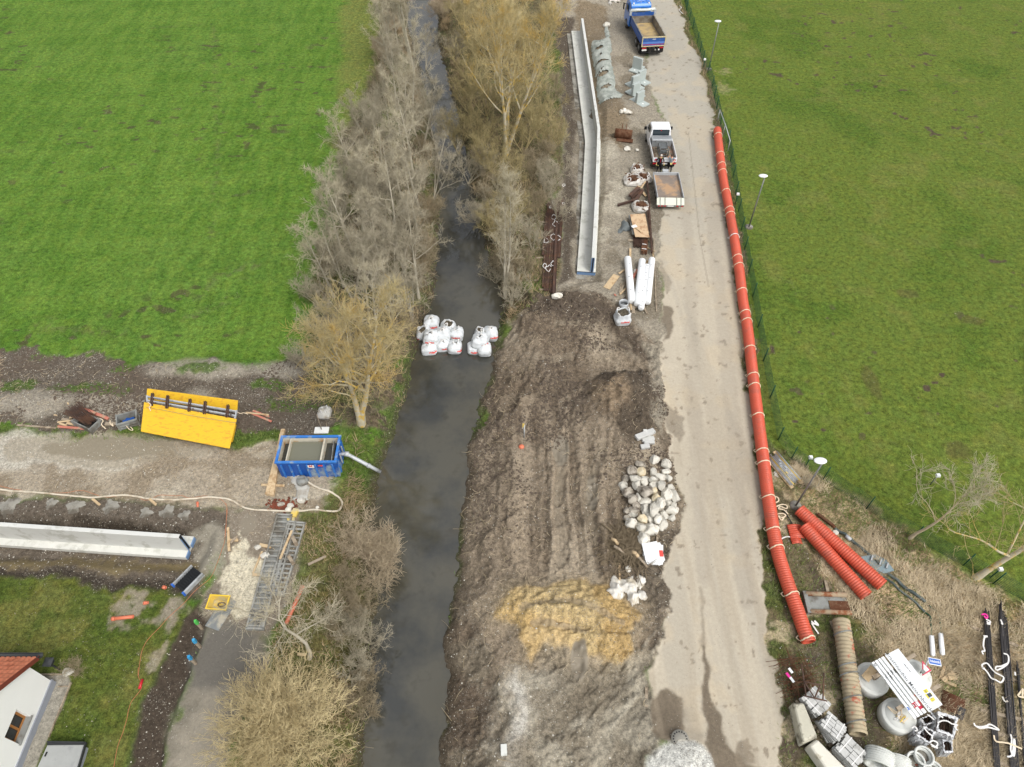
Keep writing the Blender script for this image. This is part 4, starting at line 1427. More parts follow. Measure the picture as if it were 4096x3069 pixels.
b.inputs['Base Color'].default_value = (.045, .045, .038, 1)
b.inputs['Roughness'].default_value = .06
mb = MB()
mb.box((-.055 * LX, 0, zt - .33), (LX * .56, LY - .24, .02))
mb.build('water_surface', wt, t)
for cx, wd in ((-.42 * LX, LX * .14), (.315 * LX, LX * .14)):
    mb = MB()
    mb.box((cx, 0, zt - .5), (wd, LY - .24, .02))
    mb.build('water_surface', wt2, t)
mb = MB()
mb.box((.07 * LX, -hy - .075, zt * .82), (.36, .01, .26))
mb.build('notice', m_whitem, t)
vs, fs = text_mb('M', .26, bold=.01)
mb = MB()
mb.add([Vector((.07 * LX + v.x, -hy - .085, zt * .84 + v.y)) for v in vs], fs)
mb.build('lettering', m_red, t)
mb = MB()
mb.box((.235 * LX, -hy - .075, zt * .87), (.26, .01, .12))
mb.build('sticker', m_red, t)
mb = MB()
mb.box((hx + .08, -.1 * LY, zt * .55), (.05, .08, .9))
mb.box((hx + .08, .2 * LY, zt * .6), (.05, .08, .7))
mb.build('door_lever', m_galv, t)
# outlet pipe
op = [P('L2', 1172, 425, 1.0), P('L2', 1240, 425, .95), P('L2', 1250, 430, .9), P('L2', 1465, 545, .25), P('L2', 1578, 605, .1)]
op = [at('L2', 1172, 425, .95), at('L2', 1240, 422, .9), at('L2', 1465, 543, .35), at('L2', 1580, 605, -.35)]
mb = MB()
mb.tube(op[:2] + op[2:], .11, 12)
mb.tube([op[1] - Vector((.12, 0, 0)), op[1] + Vector((.12, 0, -.04))], .15, 12)
mb.tube([op[2] - (op[2] - op[1]).normalized() * .08, op[2] + (op[2] - op[1]).normalized() * .08], .14, 12)
for v_ in (0, ):
    pass
tag(mb.build('outlet_pipe', m_galv), 'grey outlet pipe from the blue tank down to the stream', 'pipe')

# long timbers at the tank
for a, b, z1, lb in (((600, 190), (440, 850), .55, 'longer squared timber under the left end of the blue tank'), ((585, 240), (485, 860), .5, 'squared timber lying tight beside the longer one left of the blue tank')):
    plank(P('L2', *a), P('L2', *b), .24, .22, m_wood, lb, 'timber', 'timber_beam')
plank(P('L2', 372, 742), P('L2', 608, 752), .14, .06, m_wood, 'pointed cross board under the two squared timbers')
# hose and cable
line_thing('L2', [(545, 560), (560, 610), (640, 690), (740, 755), (860, 790), (960, 830), (1020, 870), (1045, 905), (1035, 945), (1005, 985), (930, 990), (830, 985), (760, 978), (660, 1000), (540, 1000), (400, 995), (230, 980), (150, 935), (60, 890), (0, 880)][::1], .055, m_hose, 'hose', 'thick cream hose from the blue tank', 'hose', n=8)
bpy.data.objects.remove(bpy.data.objects['hose'])
line_thing('L1', [(-60, 1215), (80, 1235), (250, 1243), (450, 1262), (700, 1287), (830, 1280), (960, 1270), (1080, 1277), (1220, 1300), (1400, 1308), (1560, 1296), (1700, 1284), (1850, 1305), (1930, 1350), (2000, 1378), (2212, 1394), (2420, 1396), (2520, 1385), (2640, 1397), (2720, 1392), (2752, 1340), (2738, 1300), (2690, 1262), (2560, 1210), (2460, 1150), (2390, 1105), (2350, 1040)], .055, m_hose, 'hose', 'thick cream hose winding along the gravel track to the blue tank', 'hose', n=8)
line_thing('L1', [(-60, 1175), (40, 1205), (200, 1235), (380, 1250), (520, 1250), (650, 1232), (760, 1262), (830, 1285), (920, 1280), (1020, 1265), (1100, 1275), (1150, 1305), (1210, 1305), (1280, 1270), (1420, 1275), (1460, 1270), (1520, 1290), (1640, 1275), (1760, 1295), (1820, 1350), (1825, 1430), (1810, 1600)], .014, m_cable, 'cable', 'thin orange cable crossing the cream hose on the track', 'cable', n=5)
line_thing('L3', [(2000, 30), (2005, 150), (1990, 350), (1960, 450), (1920, 560), (1860, 690), (1740, 790), (1640, 900), (1500, 1030), (1410, 1130), (1330, 1210), (1270, 1300), (1240, 1420), (1225, 1548)], .013, m_cable, 'cable', 'thin orange cable running down beside the lawn edge', 'cable', n=5)
line_thing('L4', [(1530, 470), (1528, 560), (1555, 630), (1563, 700), (1490, 800), (1440, 880), (1400, 1050), (1365, 1170), (1300, 1350), (1258, 1573)], .013, m_cable, 'cable', 'thin orange cable with a red plug across the lawn', 'cable', n=5)
mb = MB()
p = P('L4', 1558, 655, .05)
mb.tube([p + Vector((0, .22, 0)), p - Vector((0, .22, 0))], .07, 8)
tag(mb.build('cable_connector', m_light), 'red connector joining the orange cable on the lawn', 'connector')
# tarp, bucket and stone in front of the tank
sheet('L2', [(640, 650), (820, 650), (850, 700), (862, 905), (790, 880), (740, 905), (660, 910), (720, 850), (700, 740)], .02, m_tarp, 'tarpaulin', 'silver tarpaulin spread in front of the blue tank', 'tarpaulin', 5, .05)
mb = MB()
p = P('L2', 793, 708)
mb.tube([p, p + Vector((0, 0, .12)), p + Vector((0, 0, .3))], [.36, .34, .28], 18)
mb.box(p + Vector((0, .05, .36)), (.42, .16, .12))
tag(mb.build('submersible_pump', m_galvd), 'round grey pump lid on the silver tarpaulin', 'pump')

def rock(c, r, m_, label, group=None, name='boulder', seed=0, sub=3, cat='boulder', rz=0):
    rs = random.Random(seed)
    pl = [(Vector((rs.gauss(0, 1), rs.gauss(0, 1), rs.gauss(0, 1))).normalized(), rs.uniform(.66, .95)) for _ in range(13)]

    def fn(p):
        k_ = 1.12
        for n_, d_ in pl:
            q = p.dot(n_)
            if q > 0:
                k_ = min(k_, d_ / q)
        return k_ * (1 + .02 * math.sin(p.x * 9 + seed) * math.cos(p.y * 11))
    mb = MB()
    mb.ico((0, 0, 0), r, sub, fn)
    mb.xform(Matrix.Rotation(rz, 4, 'Z'))
    mb.xform(Matrix.Translation(Vector(c)))
    return tag(mb.build(name, m_, flat=True, bevel=0), label, cat, group)

rock(P('L2', 780, 898, .1), (.24, .2, .18), m_rockl, 'pale stone weighing down the silver tarpaulin', seed=3, name='stone', cat='stone')
for i, (x, y, s, mm, lb) in enumerate(((672, 950, .2, m_rock, 'grey stone in the brick rubble below the tarpaulin'), (645, 985, .17, m_rockl, 'pale stone at the lower edge of the brick rubble by the hose'), (570, 935, .2, m_rockd, 'reddish stone at the left of the brick rubble'), (738, 1000, .16, m_rockl, 'pale stone below the hose right of the rubble'), (940, 970, .12, m_rockl, 'small stone inside the bend of the hose'), (405, 1458, .24, m_rockl, 'angular pale stone by the lattice walkways'), (330, 1380, .2, m_rock, 'grey stone left of the short wood block'))):
    rock(P('L2', x, y, s * .4), (s, s * .8, s * .7), mm, lb, seed=20 + i, name='stone', cat='stone')
mb = MB()
rr = random.Random(3)
for i in range(170):
    x, y = rr.gauss(590, 75), rr.gauss(955, 28)
    p = P('L2', x, y, .03)
    mb.box(p, (rr.uniform(.06, .2), rr.uniform(.05, .12), .07), Matrix.Rotation(rr.uniform(0, 3), 3, 'Z') @ Matrix.Rotation(rr.uniform(-.4, .4), 3, 'X'))
tag(mb.build('brick_rubble', m_brick), 'heap of broken red brick beside the hose', 'rubble', kind='stuff')
# sign lying at the tree
c_ = P('C2', 375, 190)
t = thing('sign_stand', 'white base plate with an upright stick beneath the lichened tree', 'sign stand', c_)
mb = MB()
mb.box((0, 0, .06), (.88, .48, .1), .02)
mb.build('base_plate', m_whitem, t, bevel=.02)
mb = MB()
mb.tube([(0, .03, .1), (0, .1, 1.5)], .03, 6)
mb.build('stick', m_wood2, t)
# lattice walkways (three)
m_walk = mat('dull_aluminium', (166, 166, 160), .6, .1, var=.25, vs=3, c2=(128, 124, 114), c2a=.5)

def walkway(a, b, w_, n, label, deck, zlift=0, tilt=0):
    a, b = Vector(a), Vector(b)
    L = (b - a).length
    t = thing('lattice_walkway', label, 'walkway', a, (0, 0, hd(a, b)), 'aluminium lattice walkways by the lane')
    for s in (-1, 1):
        mb = MB()
        mb.box((L / 2, s * w_ / 2, .12 + zlift), (L, .09, .2))
        mb.build('side_rail', m_walk, t, bevel=.008)
    for i in range(n):
        mb = MB()
        mb.box((L * (i + .5) / n, 0, .14 + zlift), (.09, w_ - .1, .09))
        mb.build('rung', m_walk, t)
    for s in (0, 1):
        mb = MB()
        mb.box((s * L, 0, .12 + zlift), (.1, w_ + .09, .2))
        mb.build('end_rail', m_walk, t)
    if deck:
        mb = MB()
        mb.box((L / 2, 0, .05 + zlift), (L - .1, w_ - .1, .03))
        mb.build('deck_sheet', m_galvd, t)
    return t

walkway(P('L2', 615, 1060), P('A5', 722, 718), .82, 22, 'widest decked lattice walkway, nearest the lane', True)
walkway(P('L2', 690, 1135), P('A5', 845, 480), .42, 14, 'narrow dark lattice walkway in the middle of three', False, .05)
walkway(P('L2', 765, 1140), P('A5', 880, 485), .62, 16, 'open lattice walkway nearest the stream bank', False)
PL = [('L2', (695, 1230), (575, 1520), .12, .06, m_wood, .25, 'long thin board lying lengthways on the lattice walkways'),
      ('L2', (700, 1290), (745, 1385), .2, .08, m_wood2, .25, 'upper rotten board across the lattice walkway by the bank'),
      ('L2', (660, 1485), (715, 1578), .18, .08, m_wood2, .25, 'lower rotten board across the lattice walkway by the bank'),
      ('L2', (355, 1355), (475, 1380), .18, .1, m_wood, 0, 'stubby wood block pointing at the lattice walkways'),
      ('L2', (382, 1420), (285, 1645), .1, .05, m_wood, 0, 'thin slanting board left of the decked walkway'),
      ('L2', (850, 1555), (1030, 1470), .14, .06, m_wood2, 0, 'whitish plank alone on the grassy bank'),
      ('A5', (702, 343), (782, 345), .16, .05, m_wood, 0, 'short board butting against the decked walkway'),
      ('A5', (540, 28), (548, 190), .14, .05, m_wood, .14, 'upright standing board on the small wood pile'),
      ('A5', (530, 130), (600, 95), .12, .07, m_wood, .02, 'first offcut of the small wood pile by the lane'),
      ('A5', (545, 110), (608, 115), .12, .07, m_wood, .08, 'middle offcut of the small wood pile by the lane'),
      ('A5', (560, 135), (605, 85), .12, .07, m_wood2, .15, 'greyish offcut on top of the small wood pile'),
      ('A5', (1010, 885), (1070, 890), .14, .05, m_wood, 0, 'pale board under the crooked bare tree')]
for k, a, b, w_, th, m_, z_, lb in PL:
    plank(P(k, *a), P(k, *b), w_, th, m_, lb, lift=z_)
mb = MB()
p = P('L2', 712, 1050)
mb.box(p + Vector((0, .1, .1)), (.34, .5, .16), -.2)
mb.box(p + Vector((-.12, -.35, .08)), (.4, .3, .12), .3)
tag(mb.build('yellow_cover', m_ytub), 'small yellow plastic cover above the lattice walkways', 'cover')
# short black step ladder with silver rails
a, b = P('L3', 1760, 635), P('L3', 1598, 800)
t = thing('access_ladder', 'short silver railed ladder with black treads below the left wall', 'ladder', a, hd(a, b))
L = (b - a).length
for s in (-1, 1):
    mb = MB()
    mb.box((L / 2, s * .42, .16), (L, .1, .3))
    mb.build('rail', m_galv, t)
for i in range(9):
    mb = MB()
    mb.box((L * (i + .5) / 9, 0, .15), (.13, .72, .04), Matrix.Rotation(.5, 3, 'Y'))
    mb.build('tread', m_black, t)
for s in (-1, 1):
    mb = MB()
    mb.box((L + .06, s * .42, .16), (.1, .12, .32))
    mb.build('blue_end_cap', m_signb, t)
# tub on a board
c_ = P('L3', 1955, 940)
g1 = P('L3', 2040, 880)
g2 = P('L3', 1875, 1140)
plank(g1, g2, .8, .04, mat('grey_board', (132, 136, 136), .8, var=.2, c2=(176, 170, 154), c2a=.5), 'wide grey board partly under the yellow tub', name='board', cat='board')
t = thing('mortar_tub', 'yellow rectangular mortar tub standing on a grey board', 'tub', c_ + Vector((0, 0, .05)), -.06)
mb = MB()
for sx_, sy_ in ((1, 0), (-1, 0), (0, 1), (0, -1)):
    if sx_:
        mb.add([(sx_ * .5, -.34, 0), (sx_ * .5, .34, 0), (sx_ * .64, .46, .48), (sx_ * .64, -.46, .48)], [(0, 1, 2, 3)])
        mb.add([(sx_ * .47, -.31, 0.02), (sx_ * .47, .31, 0.02), (sx_ * .61, .43, .48), (sx_ * .61, -.43, .48)], [(3, 2, 1, 0)])
    else:
        mb.add([(-.5, sy_ * .34, 0), (.5, sy_ * .34, 0), (.64, sy_ * .46, .48), (-.64, sy_ * .46, .48)], [(0, 1, 2, 3)])
        mb.add([(-.47, sy_ * .31, 0.02), (.47, sy_ * .31, 0.02), (.61, sy_ * .43, .48), (-.61, sy_ * .43, .48)], [(3, 2, 1, 0)])
mb.box((0, 0, .02), (1, .68, .03))
mb.build('tub_body', m_ytub, t)
mb = MB()
for s in (-1, 1):
    mb.box((0, s * .45, .5), (1.34, .07, .05))
    mb.box((s * .63, 0, .5), (.07, .83, .05))
mb.build('rim', mat('tub_rim', (244, 206, 60), .5, var=.05), t)
mb = MB()
for i in range(14):
    an = i * .9
    mb.tube([(.1 + .2 * math.cos(an), .12 * math.sin(an), .07 + .012 * i), (.1 + .2 * math.cos(an + .9), .12 * math.sin(an + .9), .08 + .012 * i)], .02, 5)
t.scale = (.8, .8, .9)
tag(mb.xform(Matrix.Translation(c_ + Vector((0, 0, .05)))).build('rope_coil', m_brush), 'brown rope coiled inside the yellow tub', 'rope')
# orange drain pipes
for k, a, b, r, lb in (('L3', (990, 1053), (1180, 1032), .09, 'longest orange drain pipe on the lawn'), ('L3', (1270, 914), (1312, 908), .075, 'short orange pipe end on the lawn'), ('L3', (1442, 770), (1468, 778), .08, 'orange pipe stub on the dark soil by the ladder'),
                       ('L1', (1588, 1325), (1590, 1360), .06, 'orange pipe stub on the trench edge by the hose'), ('A5', (1045, 418), (932, 675), .1, 'orange drain pipe wrapped by twigs near the crooked tree')):
    mb = MB()
    pa, pb = P(k, *a, r), P(k, *b, r)
    mb.pipe(pa, pb, r, r * .85, 14)
    q = (pb - pa).normalized()
    mb.pipe(pa, pa + q * .14, r * 1.2, r * .85, 14)
    tag(mb.build('drain_pipe', m_opipe), lb, 'pipe')
# stakes
for k, (x0, y0), (x1, y1), cc, lb in (('L3', (1765, 1090), (1790, 1140), (90, 190, 90), 'green topped survey stake in the dark soil strip'), ('L3', (1732, 1250), (1775, 1305), (70, 160, 206), 'upper blue topped survey stake beside the wet lane'), ('L3', (1697, 1403), (1735, 1450), (60, 150, 200), 'lower blue topped survey stake beside the wet lane')):
    c_ = P(k, x1, y1)
    t = thing('survey_stake', lb, 'stake', c_, .3, 'survey stakes along the soil strip')
    mb = MB()
    mb.box((0, 0, .3), (.12, .12, .8))
    mb.build('shaft', m_wood2, t)
    mb = MB()
    mb.box((0, 0, .88), (.14, .14, .36), taper=.9)
    mb.build('painted_top', mat('stake_%d' % cc[0], cc, .7, var=.1), t)
for (x, y, lb) in ((785, 1345, 'left wooden peg on the trench edge'), (1240, 1345, 'right wooden peg on the trench edge')):
    p = P('L1', x, y)
    mb = MB()
    mb.beam(p + Vector((.1, 0, -.05)), p + Vector((-.1, .08, .5)), .13, .1)
    tag(mb.build('wooden_peg', m_wood), lb, 'peg', 'wooden pegs in the trench slope')
# concrete spills on the trench slope
for i, (x, y, s) in enumerate(((65, 1355, .62), (412, 1335, .36), (598, 1362, .5), (890, 1360, .48), (1172, 1410, .36), (1345, 1405, .45), (1482, 1430, .36))):
    c_ = P('L1', x, y)
    mb = MB()
    rs = random.Random(i)
    ph = [rs.uniform(0, 6) for _ in range(4)]

    def fn(u, v, c_=c_, s=s, ph=ph):
        an = u * 2 * math.pi
        rr_ = s * v * (1 + .18 * math.sin(3 * an + ph[0]) + .12 * math.sin(5 * an + ph[1]) + .08 * math.sin(9 * an + ph[2]))
        x_, y_ = c_.x + math.cos(an) * rr_, c_.y + math.sin(an) * rr_
        return (x_, y_, gz(x_, y_) + .1 * (1 - v) + .05 * (1 - v) * math.sin(7 * an + v * 9) - .01)
    mb.grid(fn, 26, 6, True)
    tag(mb.build('concrete_spill', m_concd), ['largest and leftmost grey concrete splash on the trench slope', 'second grey concrete splash from the left on the slope', 'third grey concrete splash from the left on the slope', 'grey concrete splash between the two wooden pegs', 'grey concrete splash just left of the right peg', 'grey concrete splash just right of the right peg', 'last grey concrete splash at the right end of the slope'][i], 'concrete', 'concrete splashes on the trench slope')
# grey big bag under the tree
# ---- house
XW = -21.95
cb = at('L4', 605, 645, 0)
wy1 = cb.y
t = thing('house', 'white rendered house gable with red tiled roof', 'house', (XW, wy1, 0))
PITCH = math.tan(R(42))
depth = 14.0
eh = 2.72
mb = MB()
prof = [(0, 0), (0, eh), (-depth / 2, eh + depth / 2 * PITCH), (-depth, eh), (-depth, 0)]
wz = [at_x('L4', x, y, XW) for x, y in ((185, 1000), (305, 1035), (210, 1265), (95, 1210))]
wy_lo, wy_hi = min(p.y for p in wz) - wy1, max(p.y for p in wz) - wy1
wz_lo, wz_hi = min(wz[0].z, wz[1].z, wz[2].z, wz[3].z), max(p.z for p in wz)
wyc = sum(p.y for p in wz) / 4 - wy1
wzc = sum(p.z for p in wz) / 4
ww, wh = 1.15, 1.2
y0w, y1w, z0w, z1w = wyc - ww / 2, wyc + ww / 2, wzc - wh / 2, wzc + wh / 2
# gable wall split around the window opening
def gv(y, z, x=0.0):
    return (x, y, z)

def top(y):
    return eh + min(-y, depth + y) * PITCH

ys = [0, y1w, y0w, -depth / 2, -depth]
mb.add([gv(0, 0), gv(y1w, 0), gv(y1w, top(y1w)), gv(0, eh)], [(0, 3, 2, 1)])
mb.add([gv(y1w, 0), gv(y0w, 0), gv(y0w, z0w), gv(y1w, z0w)], [(0, 3, 2, 1)])
mb.add([gv(y1w, z1w), gv(y0w, z1w), gv(y0w, top(y0w)), gv(y1w, top(y1w))], [(0, 3, 2, 1)])
mb.add([gv(y0w, 0), gv(-depth / 2, 0), gv(-depth / 2, top(-depth / 2)), gv(y0w, top(y0w))], [(0, 3, 2, 1)])
mb.add([gv(-depth / 2, 0), gv(-depth, 0), gv(-depth, eh), gv(-depth / 2, top(-depth / 2))], [(0, 3, 2, 1)])
rc = -.28
mb.add([gv(y1w, z0w), gv(y1w, z0w, rc), gv(y1w, z1w, rc), gv(y1w, z1w), gv(y0w, z0w), gv(y0w, z0w, rc), gv(y0w, z1w, rc), gv(y0w, z1w)],
       [(0, 1, 2, 3), (7, 6, 5, 4), (3, 2, 6, 7), (4, 5, 1, 0)])
mb.box((-6.4, -.16, eh / 2 - .02), (12, .3 - .004, eh - .05))
mb.build('gable_wall', m_wall, t)
mb = MB()
mb.box((-.03 + .06, -depth / 2, .16), (.06, depth + .1, .52))
mb.build('plinth', m_plinth, t)
wf = thing('window', '', '', (0, 0, 0))
bpy.data.objects.remove(wf)
mb = MB()
mb.box((rc, (y0w + y1w) / 2, (z0w + z1w) / 2), (.03, ww, wh))
win = mb.build('window', m_glass, t)
mb = MB()
for s in (-1, 0, 1):
    mb.box((rc + .04, (y0w + y1w) / 2 + s * (ww / 2 - .05), (z0w + z1w) / 2), (.06, .09, wh))
for s in (-1, 1):
    mb.box((rc + .042, (y0w + y1w) / 2, (z0w + z1w) / 2 + s * (wh / 2 - .05)), (.06, ww - .19, .09))
mb.build('frame', m_wframe, win)
mb = MB()
mb.box((rc / 2 + .05, (y0w + y1w) / 2, z0w + .02), (.36, ww + .1, .04))
mb.build('sill', m_galvd, win)

def roof_fn(u, v):
    # tiles: ripples across the slope, steps down the slope
    x = .22 - u * 14
    s = v * (depth / 2 + .45) / math.cos(R(42))
    y = .42 - s * math.cos(R(42))
    z = eh + .06 - .42 * PITCH + s * math.sin(R(42))
    step = (s / .34) % 1.0
    rip = abs(math.sin(x / .24 * math.pi))
    return (x, y, z + .05 * (1 - step) + .045 * rip)

mb = MB()
mb.grid(roof_fn, 460, 90, smooth=False)
rf = mb.build('roof', m_tile, t)
mb = MB()
a0 = Vector((.24, .42, eh - .42 * PITCH + .02))
a1 = Vector((.24, -depth / 2, eh + depth / 2 * PITCH + .02))
mb.beam(a0 - Vector((0, 0, .05)), a1 - Vector((0, 0, .05)), .05, .2)
mb.build('verge_board', mat('dark_red_verge', (120, 62, 48), .7), rf)
mb = MB()
mb.add([(.2, .42, eh - .42 * PITCH - .06), (.2, -depth / 2, eh + depth / 2 * PITCH - .06), (-13, -depth / 2, eh + depth / 2 * PITCH - .06), (-13, .42, eh - .42 * PITCH - .06)], [(0, 1, 2, 3)])
mb.build('roof_underside', m_wood2, rf)
mb = MB()
def gut(u, v):
    an = math.pi * v
    return (.35 - u * 13.5, .52 + .11 * math.cos(an), eh - .42 * PITCH + .0 - .11 * math.sin(an) + .02)
mb.grid(gut, 2, 10)
mb.box((-6.4, .40, eh - .42 * PITCH + .06), (13.4, .03, .16))
g_ = mb.build('gutter', m_gut, t)
so = g_.modifiers.new('s', 'SOLIDIFY')
so.thickness = .012
# flat grey roof of the bin shelter
zc_ = .5
q = [at('L4', 525, 1330, zc_), at('L4', 942, 1325, zc_), at('L4', 850, 1620, zc_), at('L4', 395, 1620, zc_)]
c_ = sum(q, Vector()) / 4
t = thing('garden_cover', 'low flat grey garden cover with a black rim beside the white house', 'cover', (c_.x, c_.y, 0))
o_ = Vector((c_.x, c_.y, 0))
mb = MB()
quad_box(mb, [p - o_ for p in q], .06)
mb.build('roof_sheet', mat('grey_sheet', (164, 166, 164), .6, var=.08, c2=(146, 148, 148), c2a=.3), t)
mb = MB()
e = [at('L4', 525, 1295, zc_ + .05), at('L4', 950, 1303, zc_ + .05), at('L4', 858, 1620, zc_ + .05)]
mb.beam(e[0] - o_, e[1] - o_, .06, .14)
mb.beam(e[1] - o_, e[2] - o_, .06, .14)
mb.beam(q[0] - o_ + Vector((0, .05, .0)), q[1] - o_ + Vector((0, .05, .0)), .12, .1)
mb.build('edge_frame', m_gut, t)
mb = MB()
mb.prism([((p - o_) * .93)[:2] for p in q], -.05, zc_ - .065)
mb.build('base_wall', m_plinth, t)
mb = MB()
mb.beam(at('L4', 520, 1405, zc_ + .03) - o_, at('L4', 495, 1455, zc_ + .03) - o_, .06, .03)
mb.build('vent_slot', m_black, t)
# garden lamp, stone, plants
c_ = P('L4', 665, 500)
t = thing('garden_lamp', 'dark square headed garden lamp on the lawn by the house', 'lamp', c_)
mb = MB()
mb.tube([(0, 0, 0), (0, 0, .95)], .045, 8)
mb.build('pole', m_gut, t)
mb = MB()
mb.box((0, 0, 1.05), (.3, .3, .24))
mb.build('lantern', m_gut, t)
mb = MB()
mb.box((0, 0, 1.22), (.42, .42, .1), taper=.3)
mb.build('cap', m_gut, t)
rock(P('L4', 755, 522, .08), (.3, .2, .16), m_rockl, 'pale garden stone beside the lawn lamp', seed=5, name='stone', cat='stone')
mb = MB()
mb.beam(at('L4', 640, 682, .06), at('L4', 770, 678, .06), .05, .06)
mb.beam(at('L4', 455, 548, .06), at('L4', 765, 548, .06), .05, .1)
mb.beam(at('L4', 785, 640, .06), at('L4', 540, 1240, .06), .05, .1)
tag(mb.build('lawn_edging', m_wood2), 'thin edging round the gravel beside the house', 'edging')
# ================================================================== STREAM AND BIG BAGS
def bag_surface(seed, w_, h_, open_, lean=(0, 0)):
    rs = random.Random(seed)
    ph = [rs.uniform(0, 6.3) for _ in range(6)]

    def S(u, v):
        """u round the bag, v 0 bottom .. 1 rim"""
        an = u * 2 * math.pi
        sq = 1 / (abs(math.cos(an)) ** 5 + abs(math.sin(an)) ** 5) ** .2
        belly = (.80 + .28 * math.sin(min(1, v * 1.15) * math.pi * .62)) if v < .75 else None
        if v < .12:
            prof = .62 + .33 * (v / .12) ** .5
        elif v < .62:
            prof = .95 + .09 * math.sin((v - .12) / .5 * math.pi)
        else:
            q = (v - .62) / .38
            prof = .95 - (.95 - open_) * (q ** 1.5)
        z = h_ * (v if v < .62 else .62 + (v - .62) * (.55 + .5 * open_))
        fold = 1 + .045 * math.sin(9 * an + ph[0]) * v + .02 * math.sin(17 * an + ph[1] + v * 6) * v ** 2 + .05 * math.sin(2 * an + ph[2]) + .03 * math.sin(v * 13 + ph[3] + 2 * math.sin(an + ph[4]))
        r = w_ / 2 * prof * (sq * (1 - v * .55) + v * .55) * fold
        return Vector((math.cos(an) * r + lean[0] * v, math.sin(an) * r + lean[1] * v, z + .05 * math.sin(3 * an + ph[5]) * v ** 3))
    return S

def big_bag(c, label, seed, w_=1.0, h_=.95, open_=.42, ta=-90, rz=0, m_=None, fill=True, group='white big bags in the stream', word='redaso', tilt=(0, 0), lean=(0, 0), mfill=None, cat='bulk bag'):
    m_ = m_ or m_bag
    t = thing('bulk_bag', label, cat, c, (tilt[0], tilt[1], rz), group)
    S = bag_surface(seed, w_, h_, open_, lean)
    mb = MB()
    mb.grid(lambda u, v: S(u, v), 44, 22, True)
    # rim folded inwards
    zr = [S(i / 44, 1) for i in range(44)]
    cz = sum(zr, Vector()) / 44
    mb.grid(lambda u, v: (S(u, 1) - cz) * (1 - .12 * v) + cz - Vector((0, 0, .16 * v)), 44, 2, True)
    mb.build('bag_body', m_, t)
    if fill:
        mb = MB()
        mb.grid(lambda u, v: (S(u, 1) - cz) * (.97 * (1 - v)) + cz + Vector((0, 0, -.12 + .05 * v + .02 * math.sin(u * 40 + v * 9))), 24, 5, True)
        mb.build('fill', mfill or m_bagin, t)
    rs = random.Random(seed + 50)
    for i in range(4):
        a = (i + .5) / 4 + rs.uniform(-.04, .04)
        p0, p1 = S(a - .055, .93), S(a + .055, .93)
        mid = (p0 + p1) / 2
        out = Vector((mid.x, mid.y, 0)) - Vector((cz.x, cz.y, 0))
        out.normalize()
        rise = rs.uniform(.02, .16)
        inw = rs.uniform(-.25, .1)
        q = mid + out * inw + Vector((0, 0, rise))
        mb = MB()
        mb.strap(spline([p0, p0.lerp(q, .6) + Vector((0, 0, .06)), q, p1.lerp(q, .6) + Vector((0, 0, .06)), p1], 4), .055, .02)
        mb.build('lifting_loop', m_tape, t)
    if word:
        vs, fs = text_mb(word, .2, bold=.012)
        mb = MB()
        ua = math.radians(ta) / (2 * math.pi)
        out = []
        for v in vs:
            u = (ua + v.x / (math.pi * w_)) % 1.0
            vv = .47 + v.y / h_
            p = S(u, vv)
            n_ = Vector((p.x - lean[0] * vv, p.y - lean[1] * vv, 0)).normalized()
            out.append(p + n_ * .012)
        mb.add(out, fs)
        mb.build('lettering', m_red, t)
    return t

WB = -1.3
BAGS = [  # L5 centre of the bag, angle of the lettering, opening
    (555, 400, 1.12, .95, .16, -75, 0, 'rearmost closed bag of the left group, beside the far bank'),
    (440, 580, 1.0, .8, .55, -150, 0, 'open gaping bag hard against the left bank'),
    (838, 480, 1.05, .9, .6, -40, 0, 'tallest open bag with rim up, middle of the left group rear'),
    (550, 660, 1.12, 1.0, .22, -95, .35, 'big bag piled on top at the front left of the group'),
    (760, 600, 1.05, .95, .2, 100, .3, 'blank faced bag in the centre of the left group'),
    (1005, 600, .98, .95, .2, -95, 0, 'pointed topped bag nearest midstream in the left group'),
    (525, 845, 1.1, .8, .14, -60, 0, 'front left bag sitting lowest in the water'),
    (765, 790, 1.0, .8, .2, -65, 0, 'front middle bag between two others in the left group'),
    (950, 835, 1.0, .85, .25, -40, 0, 'front right bag of the left group with steep lettering'),
    (1605, 590, 1.0, 1.05, .22, -60, .05, 'rear right bag resting against the soil bank'),
    (1420, 600, .8, .8, .6, 90, 0, 'small open bag half hidden at the rear of the right group'),
    (1420, 720, 1.15, 1.0, .2, -50, .4, 'large bag on top of the right group'),
    (1310, 850, .95, .75, .3, -80, 0, 'sunken bag under the large one in the right group'),
    (1495, 865, .98, .9, .1, 150, .1, 'plain closed bag at the front of the right group')]
for i, (x, y, w_, h_, op_, ta, zl, lb) in enumerate(BAGS):
    mid = at('L5', x, y, WB - .1 + zl + h_ * .45)
    c = Vector((mid.x, mid.y, WB - .12 + zl))
    tl = {2: (.1, .12), 1: (.12, -.2), 5: (-.05, 0), 8: (-.1, .2)}.get(i, (0, 0))
    big_bag(c, 'white sandbag, ' + lb, 100 + i, w_, h_ + .12, op_, ta, 0, tilt=tl, word=None if ta in (100, 90, 150) else 'redaso')

big_bag(P('Z6', 1068, 1075, 0), 'white big bag filled with soil standing by the white tubes', 140, 1.05, 1.05, .8, -82, .1, group='loose bulk bags', word='redaso')
big_bag(P('L2', 1022, 25, 0), 'grey dirty bulk bag on the soil beside the lichened tree', 141, .85, .6, .4, 0, m_=m_bagd, word=None, group='loose bulk bags', mfill=m_rockl)

